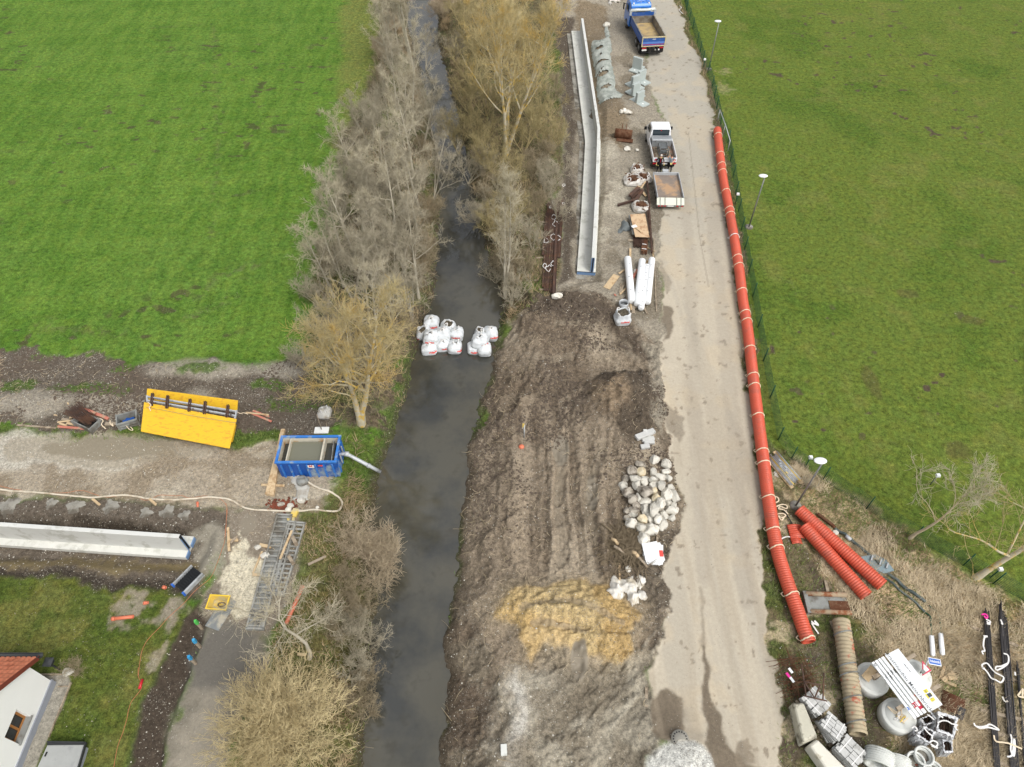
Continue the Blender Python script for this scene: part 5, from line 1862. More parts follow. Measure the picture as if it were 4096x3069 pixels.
# ================================================================== RIGHT SIDE
# ---- retaining wall, right: footing slab on lean concrete, stem near its right edge
zb = -.32
HR = 1.68
top_pts = [('Z3', 545, 122), ('Z3', 655, 850), ('Z3', 640, 1300), ('Z6', 755, 362)]
tp = [at(k, x, y, zb + HR) for k, x, y in top_pts]
end = tp[-1]
o_ = Vector((end.x, end.y, 0))
path = [p - o_ for p in tp]
t = thing('retaining_wall', 'angled grey concrete retaining wall on a wide slab by the road', 'wall', (end.x, end.y, zb))
mb = MB()
wall_profile(path, (-.13, .13), .32, HR, mb, 0)
mb.build('wall_stem', m_concw, t, bevel=.015)
mb = MB()
wall_profile([p + Vector((0, 0, 0)) for p in path], (-.30, 1.12), 0, .32, mb, 0)
mb.build('footing', m_conc, t, bevel=.015)
mb = MB()
wall_profile(path[:-1] + [path[-1] + (path[-1] - path[-2]).normalized() * .55], (-.42, 1.6), -.1, .02, mb, 0)
mb.build('lean_concrete', m_concd, t)
d = (tp[-1] - tp[-2])
d.z = 0
d.normalize()
nr = Vector((d.y, -d.x, 0))
if nr.x < 0:
    sgn = 1
mb = MB()
mb.box(d * .03 + Vector((0, 0, .32 + (HR - .32) / 2)), (.05, .1, HR - .36), hd((0, 0), d))
mb.box(d * .07 + nr * .41 + Vector((0, 0, .3)), (.02, 1.4, .03), hd((0, 0), d))
mb.build('black_joint_seal', m_black, t)
mb = MB()
for s in (-.085, .085):
    mb.box(d * .035 + nr * s + Vector((0, 0, .32 + (HR - .32) / 2)), (.06, .06, HR - .4), hd((0, 0), d))
mb.box(d * .04 + nr * .41 + Vector((0, 0, .15)), (.07, 1.38, .24), hd((0, 0), d))
mb.build('blue_joint_tape', m_strip, t)

# ---- rusty sections left of the wall, on timber bearers
FB = [P('C4', 160, 875), P('C4', 200, 885)]
sec = [((195, 170), (150, 860)), ((215, 150), (165, 890)), ((235, 150), (180, 890)), ((250, 140), (213, 905)), ((268, 135), (235, 910)), ((285, 190), (262, 600)), ((302, 145), (275, 620)), ((180, 250), (148, 600))]
for i, (a, b) in enumerate(sec):
    pa, pb = P('C4', *a), P('C4', *b)
    mb = MB()
    z_ = Vector((0, 0, .14))
    mb.beam(pa + z_, pb + z_, .24 if i % 2 == 0 else .18, .07)
    for s in (-.11, .11):
        q = Vector((s, 0, .06))
        mb.beam(pa + z_ + q, pb + z_ + q, .025, .1)
    tag(mb.build('steel_section', m_rustd), ['leftmost long rusty steel section beside the bank', 'second long rusty steel section from the left', 'third long rusty steel section, its near end by the lowest bearer', 'fourth rusty steel section, longest at the near end', 'fifth rusty steel section, ending beside the grey stone', 'short rusty section on the right of the stack', 'outermost right rusty section under the white loops', 'short rusty section tucked at the far left of the stack'][i], 'steel section', 'rusty steel sections left of the retaining wall')
for i, (x0, y0, x1, y1) in enumerate(((160, 186, 300, 190), (120, 323, 305, 334), (105, 454, 300, 458), (90, 615, 260, 612), (72, 798, 262, 792), (113, 870, 203, 874))):
    plank(P('C4', x0, y0), P('C4', x1, y1), .12, .07, m_wood if i == 2 else m_wood2, ['first (farthest) timber bearer under the rusty sections', 'second timber bearer under the rusty sections', 'yellowish timber bearer under the rusty sections', 'fourth timber bearer under the rusty sections', 'longest timber bearer under the rusty sections near their end', 'nearest short bearer under the rusty sections'][i], 'bearer', 'timber_bearer')
rs = random.Random(9)
for i, (x, y, w_) in enumerate(((205, 200, 10), (232, 160, 18), (310, 170, 12), (232, 285, 24), (248, 330, 26), (170, 470, 24), (228, 440, 26), (268, 450, 22), (162, 672, 22), (230, 655, 20), (190, 695, 28), (315, 22, 14))):
    pts = []
    for q in range(9):
        an = q / 8 * 5.6 + rs.uniform(0, .5)
        pts.append((x + math.cos(an) * w_ * rs.uniform(.5, 1), y + math.sin(an) * w_ * rs.uniform(.5, 1.2)))
    ribbon('C4', pts, .28, .045, m_tape, 'lifting_sling', 'white sling loop thrown over the rusty sections', 'sling', 'white sling loops on the rusty sections')

# ---- geotextile with holes on the mound
cs = []
for x, y, a_, b_, th_ in ((148, 256, .35, .5, -.5), (180, 392, .3, .75, -.8), (192, 532, .32, .6, -.6), (222, 664, .32, .6, -.7), (163, 325, .15, .2, 0), (182, 470, .1, .25, -.4), (138, 535, .12, .25, -.3)):
    c_ = P('C1', x, y)
    cs.append((c_.x, c_.y, b_, a_, th_ + 1.2))
sheet('C1', [(85, 170), (180, 168), (225, 150), (205, 90), (205, 25), (240, 20), (262, 70), (268, 170), (280, 270), (268, 350), (285, 430), (300, 500), (318, 600), (330, 685), (410, 740), (380, 775), (290, 790), (200, 820), (148, 850), (138, 790), (120, 650), (105, 480), (75, 320), (60, 240)], .05, m_fleece, 'geotextile', 'pale torn geotextile draped over the mound by the wall', 'geotextile', 21, .14, n=110, tear=cs)
rock(P('Z3', 850, 745, .15), (.35, .3, .22), m_rockl, 'first pale lump on the heap near the geotextile', seed=31, name='stone', cat='stone')
rock(P('Z3', 825, 735, .15), (.3, .25, .25), m_rockl, 'second pale lump on the heap near the geotextile', seed=32, name='stone', cat='stone')
rock(P('Z3', 808, 740, .12), (.25, .22, .2), m_rockl, 'third pale lump on the heap near the geotextile', seed=33, name='stone', cat='stone')
rock(P('Z3', 842, 990, .12), (.3, .38, .2), m_rockl, 'pale stone in front of the excavator bucket', seed=34, name='stone', cat='stone')
rock(P('Z3', 908, 996, .1), (.2, .18, .14), m_rockl, 'small pale stone right of the one before the bucket', seed=35, name='stone', cat='stone')
rock(P('Z6', 352, 782, .1), (.45, .3, .2), m_rockl, 'pale flat stone at the near end of the rusty sections', seed=36, name='stone', cat='stone')

# ---- precast angle units
def angle_unit(c, rz, label, foot=1.0, w_=.52, h_=1.15):
    t = thing('angle_unit', label, 'retaining unit', c, rz, 'precast concrete angle units on the gravel')
    mb = MB()
    mb.box((0, 0, h_ / 2), (w_ * 2, .13, h_))
    mb.build('upright', m_precast, t, bevel=.012)
    mb = MB()
    mb.box((0, foot / 2 + .067, .07), (w_ * 2, foot, .13))
    mb.build('foot', m_precast, t, bevel=.012)
    mb = MB()
    mb.box((.02, foot * .55, .139), (.14, .2, .004))
    mb.build('paper_tag', m_whitem, t)
    return t

# position of the upright's base and the direction its foot points
AU = [((525, 497), 'single', 200), ((600, 600), 'b', 0), ((545, 640), 'c', 0), ((555, 725), 'd', 0), ((565, 830), 'e', 0)]
def foot_dir(k, a, b):
    pa, pb = P(k, *a), P(k, *b)
    return pa, hd(pa, pb) - math.pi / 2

GA = R(-51)
fdir = Vector((math.cos(GA), math.sin(GA), 0))
for x, y, both, lb in ((572, 825, 'LR', 'nearest pair'), (530, 738, 'LR', 'third pair'), (525, 655, 'LR', 'second pair'), (592, 600, 'LR', 'rightmost pair')):
    pa = P('C1', x, y)
    for sd_ in both:
        q = pa + fdir * (.075 if sd_ == 'R' else -.075)
        angle_unit(q, (GA if sd_ == 'R' else GA + math.pi) - math.pi / 2, 'precast unit of the %s, foot pointing %s' % (lb, 'to the road' if sd_ == 'R' else 'to the wall'), foot=.8, w_=.5, h_=1.18)
pa = P('C1', 545, 475)
fd = math.atan2(-.6, -.42)
v2 = Vector((math.cos(fd), math.sin(fd), 0))
angle_unit(pa, fd - math.pi / 2, 'farthest precast angle unit with its broad face to the camera', foot=.75, w_=.52, h_=1.25)
angle_unit(pa - v2 * .15, fd + math.pi / 2, 'farthest precast angle unit, back to back behind the broad faced one', foot=.7, w_=.52, h_=1.25)

# ---- excavator bucket
c_ = P('Z3', 815, 915)
t = thing('excavator_bucket', 'rusty excavator bucket lying on its back on the gravel', 'bucket', c_, -.2)
mb = MB()
def bk_fn(u, v):
    an = -.5 + v * 3.6
    return ((u - .5) * 1.5, -.1 + .5 * math.cos(an), .5 + .46 * math.sin(an))
bk_o = MB()
bk_o.grid(lambda u, v: ((u - .5) * 1.5, .1 + .55 * math.cos(2.2 + v * 3.4), .56 + .55 * math.sin(2.2 + v * 3.4)), 4, 14)
bo = bk_o.build('shell', m_rusto, t)
bo.modifiers.new('s', 'SOLIDIFY').thickness = .05
for s in (-1, 1):
    mb = MB()
    pts = [(.1 + .56 * math.cos(2.2 + i / 12 * 3.4), .56 + .56 * math.sin(2.2 + i / 12 * 3.4)) for i in range(13)]
    n_ = len(pts)
    vs = [(s * .75, y, z) for y, z in pts] + [(s * .79, y, z) for y, z in pts]
    mb.add(vs, [list(range(n_))[::-1], list(range(n_, 2 * n_))] + [(i, (i + 1) % n_, n_ + (i + 1) % n_, n_ + i) for i in range(n_)])
    mb.build('side_cheek', m_rusto, t)
mb = MB()
mb.box((.2, -.55, .12), (1.5, .5, .06), Matrix.Rotation(.1, 3, 'X'))
mb.build('cutting_edge', m_rusto, t)
for s in (-1, 1):
    mb = MB()
    mb.prism([(-.25, 0), (.25, 0), (0, .45)], -.03, .03)
    mb.xform(Matrix.Translation((s * .18, -.1, 1.02)) @ Matrix.Rotation(R(90), 4, 'X') @ Matrix.Rotation(R(90), 4, 'Y'))
    mb.build('mounting_lug', m_rusto, t)

# ---- bags of scrap, rusty beams, boards
def scrap_bag(k, x, y, w_, lb, seed, h_=.55):
    c = P(k, x, y)
    t = big_bag(c, lb, seed, w_, h_, .72, word=None, m_=m_film2, group='torn bags of rusty fittings', mfill=m_rusto, cat='scrap bag')
    mb = MB()
    rs = random.Random(seed)
    for i in range(46):
        an, r_ = rs.uniform(0, 6.3), abs(rs.gauss(0, w_ * .22))
        p = Vector((math.cos(an) * r_, math.sin(an) * r_, h_ * .78 + rs.uniform(-.05, .12)))
        mb.box(p, (rs.uniform(.15, .4), .05, .05), Matrix.Rotation(rs.uniform(0, 3), 3, 'Z') @ Matrix.Rotation(rs.uniform(-.4, .4), 3, 'Y'))
    mb.build('rusty_fittings', m_rusto, t)
    return t

m_film2 = mat('dirty_white_sack', (206, 202, 194), .6, var=.15, vs=4, c2=(170, 160, 148), c2s=3, c2a=.4, bump=.4, bs=10)
scrap_bag('B7', 470, 90, 1.15, 'farthest scrap bag with a collar of white straps', 151)
scrap_bag('B7', 430, 190, 1.5, 'broad scrap bag burst open on the left', 152, .5)
scrap_bag('B7', 530, 170, 1.3, 'scrap bag with brown fittings nearest the trailer', 153, .5)
scrap_bag('B7', 505, 445, 1.35, 'nearest scrap bag, above the plywood sheet', 154)
for i, (a, b, w_, m_, z_, lb) in enumerate((((480, 285), (395, 365), .3, m_rustd, .3, 'upper rusty girder between the scrap bags'), ((500, 300), (415, 375), .22, m_rust, .2, 'second rusty girder between the scrap bags'), ((520, 290), (440, 410), .24, m_rustd, .1, 'third rusty girder, underneath, between the scrap bags'), ((285, 425), (450, 375), .16, m_rustd, .02, 'thin rusty girder sticking out to the left'), ((560, 210), (585, 420), .14, m_rust, .15, 'far part of the long rusty rail beside the road'), ((578, 420), (608, 890), .14, m_rust, .12, 'near part of the long rusty rail beside the road'), ((565, 470), (590, 680), .2, m_rust, .05, 'rusty channel beside the plywood sheet'))):
    pa, pb = P('B7', *a), P('B7', *b)
    mb = MB()
    q = Vector((0, 0, z_ + .1))
    mb.beam(pa + q, pb + q, w_, .03)
    mb.beam(pa + q + Vector((0, 0, .14)), pb + q + Vector((0, 0, .14)), w_, .03)
    mb.beam(pa + q + Vector((0, 0, .07)), pb + q + Vector((0, 0, .07)), .04, .14)
    tag(mb.build('rusty_girder', m_), lb, 'girder')
BP = [('B7', (480, 280), (555, 215), .14, .05, m_wood2, .3, 'pale board over the girders below the scrap bags'), ('B7', (505, 283), (545, 220), .12, .05, m_wood, .35, 'short light board over the girders below the scrap bags'),
      ('B7', (520, 290), (555, 335), .2, .04, m_wood, .1, 'light board slanting towards the rusty rail'), ('B7', (465, 270), (495, 285), .12, .05, m_wood, .45, 'small offcut on the girders'),
      ('B7', (382, 746), (440, 750), .16, .08, m_wood2, 0, 'pale bearer poking out from below the short rusty bars'), ('B7', (510, 744), (600, 740), .1, .06, m_wood, 0, 'thin batten beside the tied rebar bundle'), ('B7', (555, 808), (640, 852), .12, .06, m_wood, .0, 'slanting batten right of the tied rebar bundle'),
      ('B7', (405, 832), (403, 990), .16, .06, m_wood, .1, 'far end of the board under the leftmost white tube'), ('B7', (565, 500), (580, 700), .16, .04, m_wood2, .2, 'board edge showing right of the plywood sheet'),
      ('Z6', (1118, 492), (1035, 548), .14, .05, m_wood, .05, 'thin light batten by the leftmost white tube'), ('Z6', (1010, 560), (900, 705), .52, .05, m_wood, 0, 'wide brown board angled on the gravel'),
      ('Z6', (1062, 650), (1045, 760), .12, .06, m_wood2, 0, 'first of the short boards beside the white tube'), ('Z6', (1100, 640), (1060, 745), .14, .06, m_wood2, .03, 'second of the short boards beside the white tube'), ('Z6', (1120, 705), (1045, 780), .12, .06, m_wood, .06, 'third short board, crossing the others by the tube'),
      ('Z6', (1110, 800), (1060, 838), .05, .04, m_rust, 0, 'thin rusty batten left of the boards'), ('Z6', (985, 770), (1005, 790), .1, .06, m_redw, 0, 'small reddish block on the soil edge'),
      ('Z6', (1130, 560), (1135, 940), .26, .05, m_wood2, 0, 'long grey board under the leftmost tube'), ('Z6', (1190, 540), (1195, 980), .22, .05, m_wood2, 0, 'long grey board between the two left tubes'), ('Z6', (1215, 600), (1225, 930), .16, .05, m_wood2, .05, 'grey board right of the long one between tubes'),
      ('Z6', (1165, 700), (1170, 950), .12, .05, m_wood, .05, 'light board end between the two left tubes'), ('Z6', (1300, 890), (1352, 990), .14, .05, m_wood2, 0, 'short grey board beyond the near ends of the tubes'), ('Z6', (1360, 405), (1310, 500), .2, .05, m_wood, .05, 'light board between the right hand tubes'), ('Z6', (1240, 500), (1180, 620), .18, .05, m_redw, .05, 'reddish board beside the plastic sheet'),
      ('Z6', (1418, 150), (1448, 960), .07, .08, m_wood2, 0, 'long thin edging board along the road'), ('Z6', (1392, 190), (1418, 370), .1, .06, m_wood, 0, 'light batten beside the rusty rail end')]
for k, a, b, w_, th, m_, z_, lb in BP:
    plank(P(k, *a), P(k, *b), w_, th, m_, lb, lift=z_)
# plywood and sheets
q = [P('B7', 405, 495, .55), P('B7', 548, 487, .55), P('B7', 590, 712, .45), P('B7', 455, 708, .45)]
mb = MB()
quad_box(mb, q, .03)
tag(mb.build('plywood_sheet', m_woodp), 'light plywood sheet on top of the stack beside the road', 'sheet')
q = [P('B7', 392, 500, .4), P('B7', 535, 485, .4), P('B7', 560, 680, .3), P('B7', 430, 685, .3)]
mb = MB()
quad_box(mb, q, .04)
tag(mb.build('dark_panel', m_galvd), 'grey panel showing under the plywood sheet', 'panel')
mb = MB()
mb.box(P('B7', 445, 608, .62), (.42, .3, .01), .4)
tag(mb.build('paper_notice', m_whitem), 'small white notice on the plywood sheet', 'notice')
plank(P('B7', 455, 620, .55), P('B7', 515, 672, .5), .08, .03, m_wood, 'thin stick lying on the plywood sheet')
sheet('B7', [(345, 560), (375, 575), (425, 600), (428, 645), (395, 660), (285, 668), (310, 610)], .25, m_fleeced, 'slate_tarpaulin', 'slate grey tarpaulin crumpled beside the plywood sheet', 'tarpaulin', 33, .15, n=24)
for i, (a, b, n_, w_, m_, lb) in enumerate((((480, 715), (485, 810), 12, .75, m_rust, 'block of short dark rusty bars below the plywood sheet'), ((545, 740), (535, 875), 11, .42, m_rusto, 'tied bundle of orange rusty bars'))):
    pa, pb = P('B7', *a), P('B7', *b)
    rs = random.Random(i)
    mb = MB()
    d = (pb - pa).normalized()
    s_ = Vector((d.y, -d.x, 0))
    for j in range(n_ * 3):
        o2 = s_ * ((j % n_) / (n_ - 1) - .5) * w_ + Vector((0, 0, .08 + .06 * (j // n_))) + d * rs.uniform(-.2, .2)
        mb.tube([pa + o2, pb + o2], .028, 5)
    t2 = mb.build('bar_bundle', m_)
    tag(t2, lb, 'steel bars')
for i, (x0, x1, y) in enumerate(((522, 562, 780), (518, 562, 824))):
    ribbon('B7', [(x0, y - 4), ((x0 + x1) / 2, y - 2), (x1, y + 2)], .32, .06, m_tape, 'binding_strap', ['upper white strap round the tied rusty bars', 'lower white strap round the tied rusty bars'][i])
# white tubes
for a, b, r, lb in (((1133, 365), (1180, 850), .27, 'leftmost white tube, leaning apart from the others'), ((1295, 388), (1240, 885), .26, 'second white tube from the left, among the near three'), ((1348, 448), (1280, 928), .23, 'third white tube, printed with dark marks'), ((1402, 375), (1350, 862), .25, 'rightmost white tube beside the road edge')):
    pa, pb = P('Z6', *a, r + .12), P('Z6', *b, r + .12)
    t = thing('wrapped_tube', lb, 'tube', pa, 0, 'white wrapped tubes by the road')
    mb = MB()
    d = pb - pa
    mb.tube([d * 0, d * .004, d * .02, d * .98, d * .996, d], [r * .5, r * .88, r, r, r * .88, r * .5], 20)
    mb.build('tube_body', m_white, t)
    mb = MB()
    rs = random.Random(int(r * 1000))
    for j in range(12 if 'third' in lb else 3):
        p = d * ((j + .7) / (12 if 'third' in lb else 3.4)) + Vector((rs.uniform(-.08, .08), 0, 0))
        zz = math.sqrt(max(.001, r * r - p.x * 0 - 0)) + .004
        mb.box(p + Vector((0, 0, zz)), (.14, .03, .004), rs.uniform(-.3, .3))
    mb.build('printed_mark', m_grey, t)
sheet('Z6', [(1185, 495), (1225, 485), (1245, 505), (1215, 545), (1175, 540)], .2, m_film2, 'plastic_film', 'crumpled white film between the left tubes', 'film', 41, .08, n=14)
c_ = P('Z6', 1085, 900)
mb = MB()
mb.pipe(c_, c_ + Vector((0, 0, .42)), .34, .31, 24)
mb.tube([c_, c_ + Vector((0, 0, .03))], .32, 20)
tag(mb.build('steel_drum', m_galv), 'open metal drum behind the soil filled big bag', 'drum')

# ---- vehicles
def wheel(t, x, y, z, r, w_, s, name='wheel'):
    mb = MB()
    pts = [(-w_ / 2, r * .7), (-w_ / 2, r * .93), (-w_ * .35, r), (w_ * .35, r), (w_ / 2, r * .93), (w_ / 2, r * .7)]
    mb.tube([(p[0], 0, 0) for p in pts], [p[1] for p in pts], 28, smooth=False)
    mb.xform(Matrix.Translation((x, y, z)))
    wo2 = mb.build(name, m_tyre, t)
    mb = MB()
    mb.tube([(-w_ / 2 - .012, 0, 0), (-w_ / 2 + .03, 0, 0)] if s < 0 else [(w_ / 2 + .012, 0, 0), (w_ / 2 - .03, 0, 0)], [r * .6, r * .5], 20)
    mb.tube([(s * (w_ / 2 - .02), 0, 0), (s * (w_ / 2 + .05), 0, 0)], r * .2, 10)
    mb.xform(Matrix.Translation((x, y, z)))
    mb.build('rim', m_rim, wo2)

zq = 2.25
rl, rr_, fl, fr_ = at('A1', 545, 1120, zq), at('A1', 1230, 1040, zq), at('A1', 290, 480, zq), at('A1', 960, 430, zq)
hdg = math.atan2(-((fl.x + fr_.x) - (rl.x + rr_.x)), ((fl.y + fr_.y) - (rl.y + rr_.y)))
hdg = R(6.5)
rc_ = (rl + rr_) / 2
gz0 = gz(rc_.x, rc_.y)
t = thing('dump_truck', 'blue three axle dump truck with empty sandy bed on the road', 'truck', (rc_.x, rc_.y, gz0), hdg)
BW, BL_, BZ = 2.5, 5.3, 1.25
BT = 2.1
mb = MB()
mb.box((0, BL_ / 2, BZ), (BW - .1, BL_, .12))
mb.build('bed_floor_plate', m_bed, t)
mb = MB()
mb.box((0, BL_ / 2, BZ + .075), (BW - .2, BL_ - .2, .02))
mb.build('sand_residue', m_bedfl, t)
for s in (-1, 1):
    mb = MB()
    mb.box((s * (BW / 2 - .03), BL_ / 2, (BZ + BT) / 2), (.05, BL_, BT - BZ))
    mb.box((s * (BW / 2 + .01), BL_ / 2, BT - .25), (.04, BL_, .06))
    mb.box((s * (BW / 2 + .01), BL_ / 2, BZ + .12), (.05, BL_, .08))
    side = mb.build('bed_side', m_bed, t)
    mb = MB()
    mb.box((s * (BW / 2 - .062), BL_ / 2, (BZ + BT) / 2), (.01, BL_ - .2, BT - BZ - .02))
    mb.build('inner_face', m_bedin, side)
    mb = MB()
    mb.box((s * (BW / 2 - .03), BL_ / 2, BT + .03), (.1, BL_, .06))
    mb.build('top_rail', m_bedin, side)
mb = MB()
mb.box((0, BL_ - .03, (BZ + BT + .35) / 2), (BW, .06, BT + .35 - BZ))
hb = mb.build('headboard', m_bed, t)
mb = MB()
mb.box((0, BL_ - .07, (BZ + BT) / 2), (BW - .16, .012, BT - BZ))
mb.build('inner_face', m_bedin, hb)
mb = MB()
mb.box((0, -.03, (BZ + BT) / 2 - .04), (BW - .02, .06, BT - BZ + .06))
tg = mb.build('tailgate', m_bed, t)
mb = MB()
mb.box((0, -.07, BT), (BW + .06, .08, .1))
mb.box((0, -.07, BZ - .06), (BW + .06, .08, .08))
for s in (-1, 1):
    mb.box((s * (BW / 2 - .02), -.07, (BZ + BT) / 2), (.09, .08, BT - BZ))
mb.build('tan_frame', m_tan, tg)
mb = MB()
mb.box((0, -.065, BZ + .1), (BW - .14, .012, .05))
mb.build('magenta_stripe', m_signr, tg)
mb = MB()
mb.box((0, -.066, BZ + .28), (BW - .14, .012, .2))
mb.build('light_blue_band', mat('light_blue_paint', (92, 132, 204), .4, var=.1), tg)
mb = MB()
mb.box((.02, -.068, BT - .2), (.36, .012, .05))
mb.build('white_mark', m_whitem, tg)
# tarp roll and arms
mb = MB()
mb.tube([(-BW / 2 - .1, BL_ + .16, BT + .5), (-.6, BL_ + .16, BT + .53), (.4, BL_ + .16, BT + .5), (BW / 2 + .1, BL_ + .16, BT + .55)], [.17, .15, .14, .17], 14)
mb.grid(lambda u, v: (-1.0 + u * 1.9, BL_ + .2 + v * .6, BT + .62 - v * .25 + .12 * math.sin(u * math.pi)), 12, 4)
mb.build('cover_roll', m_fleece if False else mat('white_cover', (214, 218, 212), .6, var=.12, vs=3, c2=(180, 186, 180), c2a=.3, bump=.3), t)
for s in (-1, 1):
    mb = MB()
    mb.box((s * (BW / 2 + .1), BL_ + .1, BT + .3), (.24, .3, .5))
    mb.build('cover_bracket', m_galv, t)
# cab
CY = BL_ + .85
mb = MB()
prof = [(CY, .9), (CY, 2.72), (CY + .25, 2.95), (CY + 1.5, 2.98), (CY + 2.0, 2.82), (CY + 2.25, 1.9), (CY + 2.3, .6), (CY, .6)]
vs = [(-1.22, y, z) for y, z in prof] + [(1.22, y, z) for y, z in prof]
for i, (y, z) in enumerate(prof):
    if z > 2.5:
        vs[i] = (-1.12, y, z)
        vs[i + 8] = (1.12, y, z)
mb.add(vs, [list(range(8)), list(range(15, 7, -1))] + [(i, i + 8, (i + 1) % 8 + 8, (i + 1) % 8) for i in range(8)])
mb.build('cab', m_cab, t, bevel=.05)
mb = MB()
for x in (-.75, 0, .75):
    mb.box((x, CY + .9, 2.985), (.1, 1.3, .05), Matrix.Rotation(.02, 3, 'X'))
mb.box((0, CY + .95, 3.0), (.9, .7, .05))
mb.build('roof_hatch', m_cab, t, bevel=.02)
for s in (-1, 1):
    mb = MB()
    mb.tube([(s * .85, CY + .2, 2.85), (s * .85, CY + .2, 3.03)], [.09, .07], 12)
    mb.build('beacon', m_whitem, t)
    mb = MB()
    mb.tube([(s * 1.2, CY + 1.9, 2.3), (s * 1.45, CY + 2.0, 2.3)], .03, 6)
    mb.box((s * 1.47, CY + 1.95, 2.05), (.1, .26, .65))
    mb.build('mirror', m_black, t)
    mb = MB()
    mb.box((s * 1.205, CY + 1.3, 2.15), (.02, .9, .6))
    mb.build('side_window', m_vglass, t)
mb = MB()
mb.box((0, CY - .012, 2.2), (1.0, .02, .35))
mb.build('rear_window', m_vglass, t)
mb = MB()
for s in (-1, 1):
    mb.box((s * .42, 3.6, .95), (.12, 8, .28))
mb.box((0, .1, .75), (2.3, .14, .2))
mb.box((0, .06, .5), (2.35, .12, .14))
mb.box((0, 1.2, .9), (1.0, .3, .3))
mb.box((0, BL_ + .45, 1.4), (2.2, .5, 1.0))
mb.build('chassis', m_dark, t)
for s in (-1, 1):
    for y in (1.0, 2.4):
        wheel(t, s * .98, y, .53, .53, .5, s)
    wheel(t, s * 1.06, CY + 1.1, .53, .53, .34, s)
    mb = MB()
    mb.box((s * .92, -.02, .98), (.42, .06, .13))
    mb.build('tail_light', m_light, t)
    mb = MB()
    mb.box((s * .7 - .2, -.03, .78), (.5, .03, .16))
    mb.build('number_plate', m_whitem, t)
    mb = MB()
    mb.box((s * .98, .28, .75), (.6, .03, .75))
    mb.build('mudflap', m_black, t)

# flatbed pickup
zq = .95
rl, rr_ = at('A2', 155, 705, 1.25), at('A2', 587, 710, 1.25)
c_ = (rl + rr_) / 2
t = thing('pickup_truck', 'white drop side pickup truck with a silver tool box on the road', 'pickup', (c_.x, c_.y, gz(c_.x, c_.y)), R(-.5))
PW = 2.05
PL_ = 3.15
zf = .88
mb = MB()
mb.box((0, PL_ / 2, zf), (PW, PL_, .1))
mb.build('load_floor', mat('worn_deck', (120, 108, 96), .85, var=.3, vs=3, c2=(146, 112, 92), c2s=2, c2a=.4), t)
for s in (-1, 1):
    mb = MB()
    mb.box((s * (PW / 2 - .02), PL_ / 2, zf + .22), (.05, PL_, .38))
    mb.build('drop_side', m_vwhite, t, bevel=.01)
mb = MB()
mb.box((0, -.02, zf + .22), (PW, .05, .4))
mb.box((0, -.05, zf + .1), (PW - .4, .05, .06))
tg = mb.build('tailgate', m_vwhite, t, bevel=.01)
for s in (-1, 1):
    mb = MB()
    mb.add([(s * .95, -.06, zf + .16), (s * .70, -.06, zf + .16), (s * .60, -.06, zf + .34), (s * .85, -.06, zf + .34)], [(0, 1, 2, 3) if s > 0 else (3, 2, 1, 0)])
    mb.build('red_warning_mark', m_signr, tg)
    mb = MB()
    mb.box((s * .85, -.05, zf - .12), (.3, .06, .1))
    mb.build('tail_light', m_light, t)
mb = MB()
mb.box((0, -.06, zf - .14), (.5, .02, .11))
mb.build('number_plate', m_whitem, t)
mb = MB()
mb.box((0, PL_ - .45, zf + .35), (1.72, .75, .62))
mb.box((0, PL_ - .45, zf + .69), (1.76, .8, .05), Matrix.Rotation(-.03, 3, 'X'))
tb = mb.build('tool_box', m_alu, t, bevel=.02)
mb = MB()
for x in (-.6, 0, .6):
    mb.box((x, PL_ - .84, zf + .55), (.05, .03, .12))
mb.build('latch', m_galvd, tb)
cy = PL_ + .12
mb = MB()
prof = [(cy, .55), (cy, 1.25), (cy + .12, 2.02), (cy + .3, 2.12), (cy + 1.25, 2.1), (cy + 1.9, 1.35), (cy + 2.3, 1.1), (cy + 2.35, .45), (cy, .45)]
nP = len(prof)
vs = []
for s in (-1, 1):
    for y, z in prof:
        vs.append((s * (.98 if z < 1.6 else .82), y, z))
mb.add(vs, [list(range(nP)), list(range(2 * nP - 1, nP - 1, -1))] + [(i, i + nP, (i + 1) % nP + nP, (i + 1) % nP) for i in range(nP)])
mb.build('cab', m_vwhite, t, bevel=.06)
mb = MB()
mb.box((0, cy + .055, 1.68), (1.46, .03, .6), Matrix.Rotation(-.155, 3, 'X'))
mb.build('rear_window', m_vglass, t)
mb = MB()
mb.box((0, cy + .08, 1.9), (.1, .04, .06))
mb.build('third_brake_light', m_light, t)
for s in (-1, 1):
    mb = MB()
    mb.box((s * .92, cy + .9, 1.7), (.02, .9, .45), Matrix.Rotation(-s * .32, 3, 'Y'))
    mb.build('side_window', m_vglass, t)
    mb = MB()
    mb.box((s * 1.16, cy + 1.45, 1.35), (.22, .1, .26))
    mb.build('mirror', m_black, t)
    wheel(t, s * .9, .75, .36, .36, .24, s)
    wheel(t, s * .9, cy + 1.5, .36, .36, .24, s)
mb = MB()
mb.box((0, 2.4, .6), (1.2, 5.0, .2))
mb.box((0, -.02, .58), (1.8, .08, .12))
mb.build('chassis', m_dark, t)
M_ = Matrix.Translation((c_.x, c_.y, gz(c_.x, c_.y)))
mb = MB()
for i in range(9):
    mb.box((-.5, .35 + i * .2, zf + .12), (.42, .1, .06))
    mb.box((.42, .35 + i * .2, zf + .12), (.42, .1, .06))
for x in (-.65, -.35, .3, .6):
    mb.box((x, 1.15, zf + .07), (.1, 1.9, .05))
tag(mb.xform(M_).build('pallet', m_wood2), 'wooden pallet on the bed of the white pickup', 'pallet')
mb = MB()
for x in (-.4, .3):
    for y in (.5, 1.75):
        mb.box((x, y, zf + .45), (.07, .07, .72))
for z in (zf + .3, zf + .8):
    for y in (.5, 1.75):
        mb.box((-.05, y, z), (.7, .06, .06))
    for x in (-.4, .3):
        mb.box((x, 1.12, z), (.06, 1.25, .06))
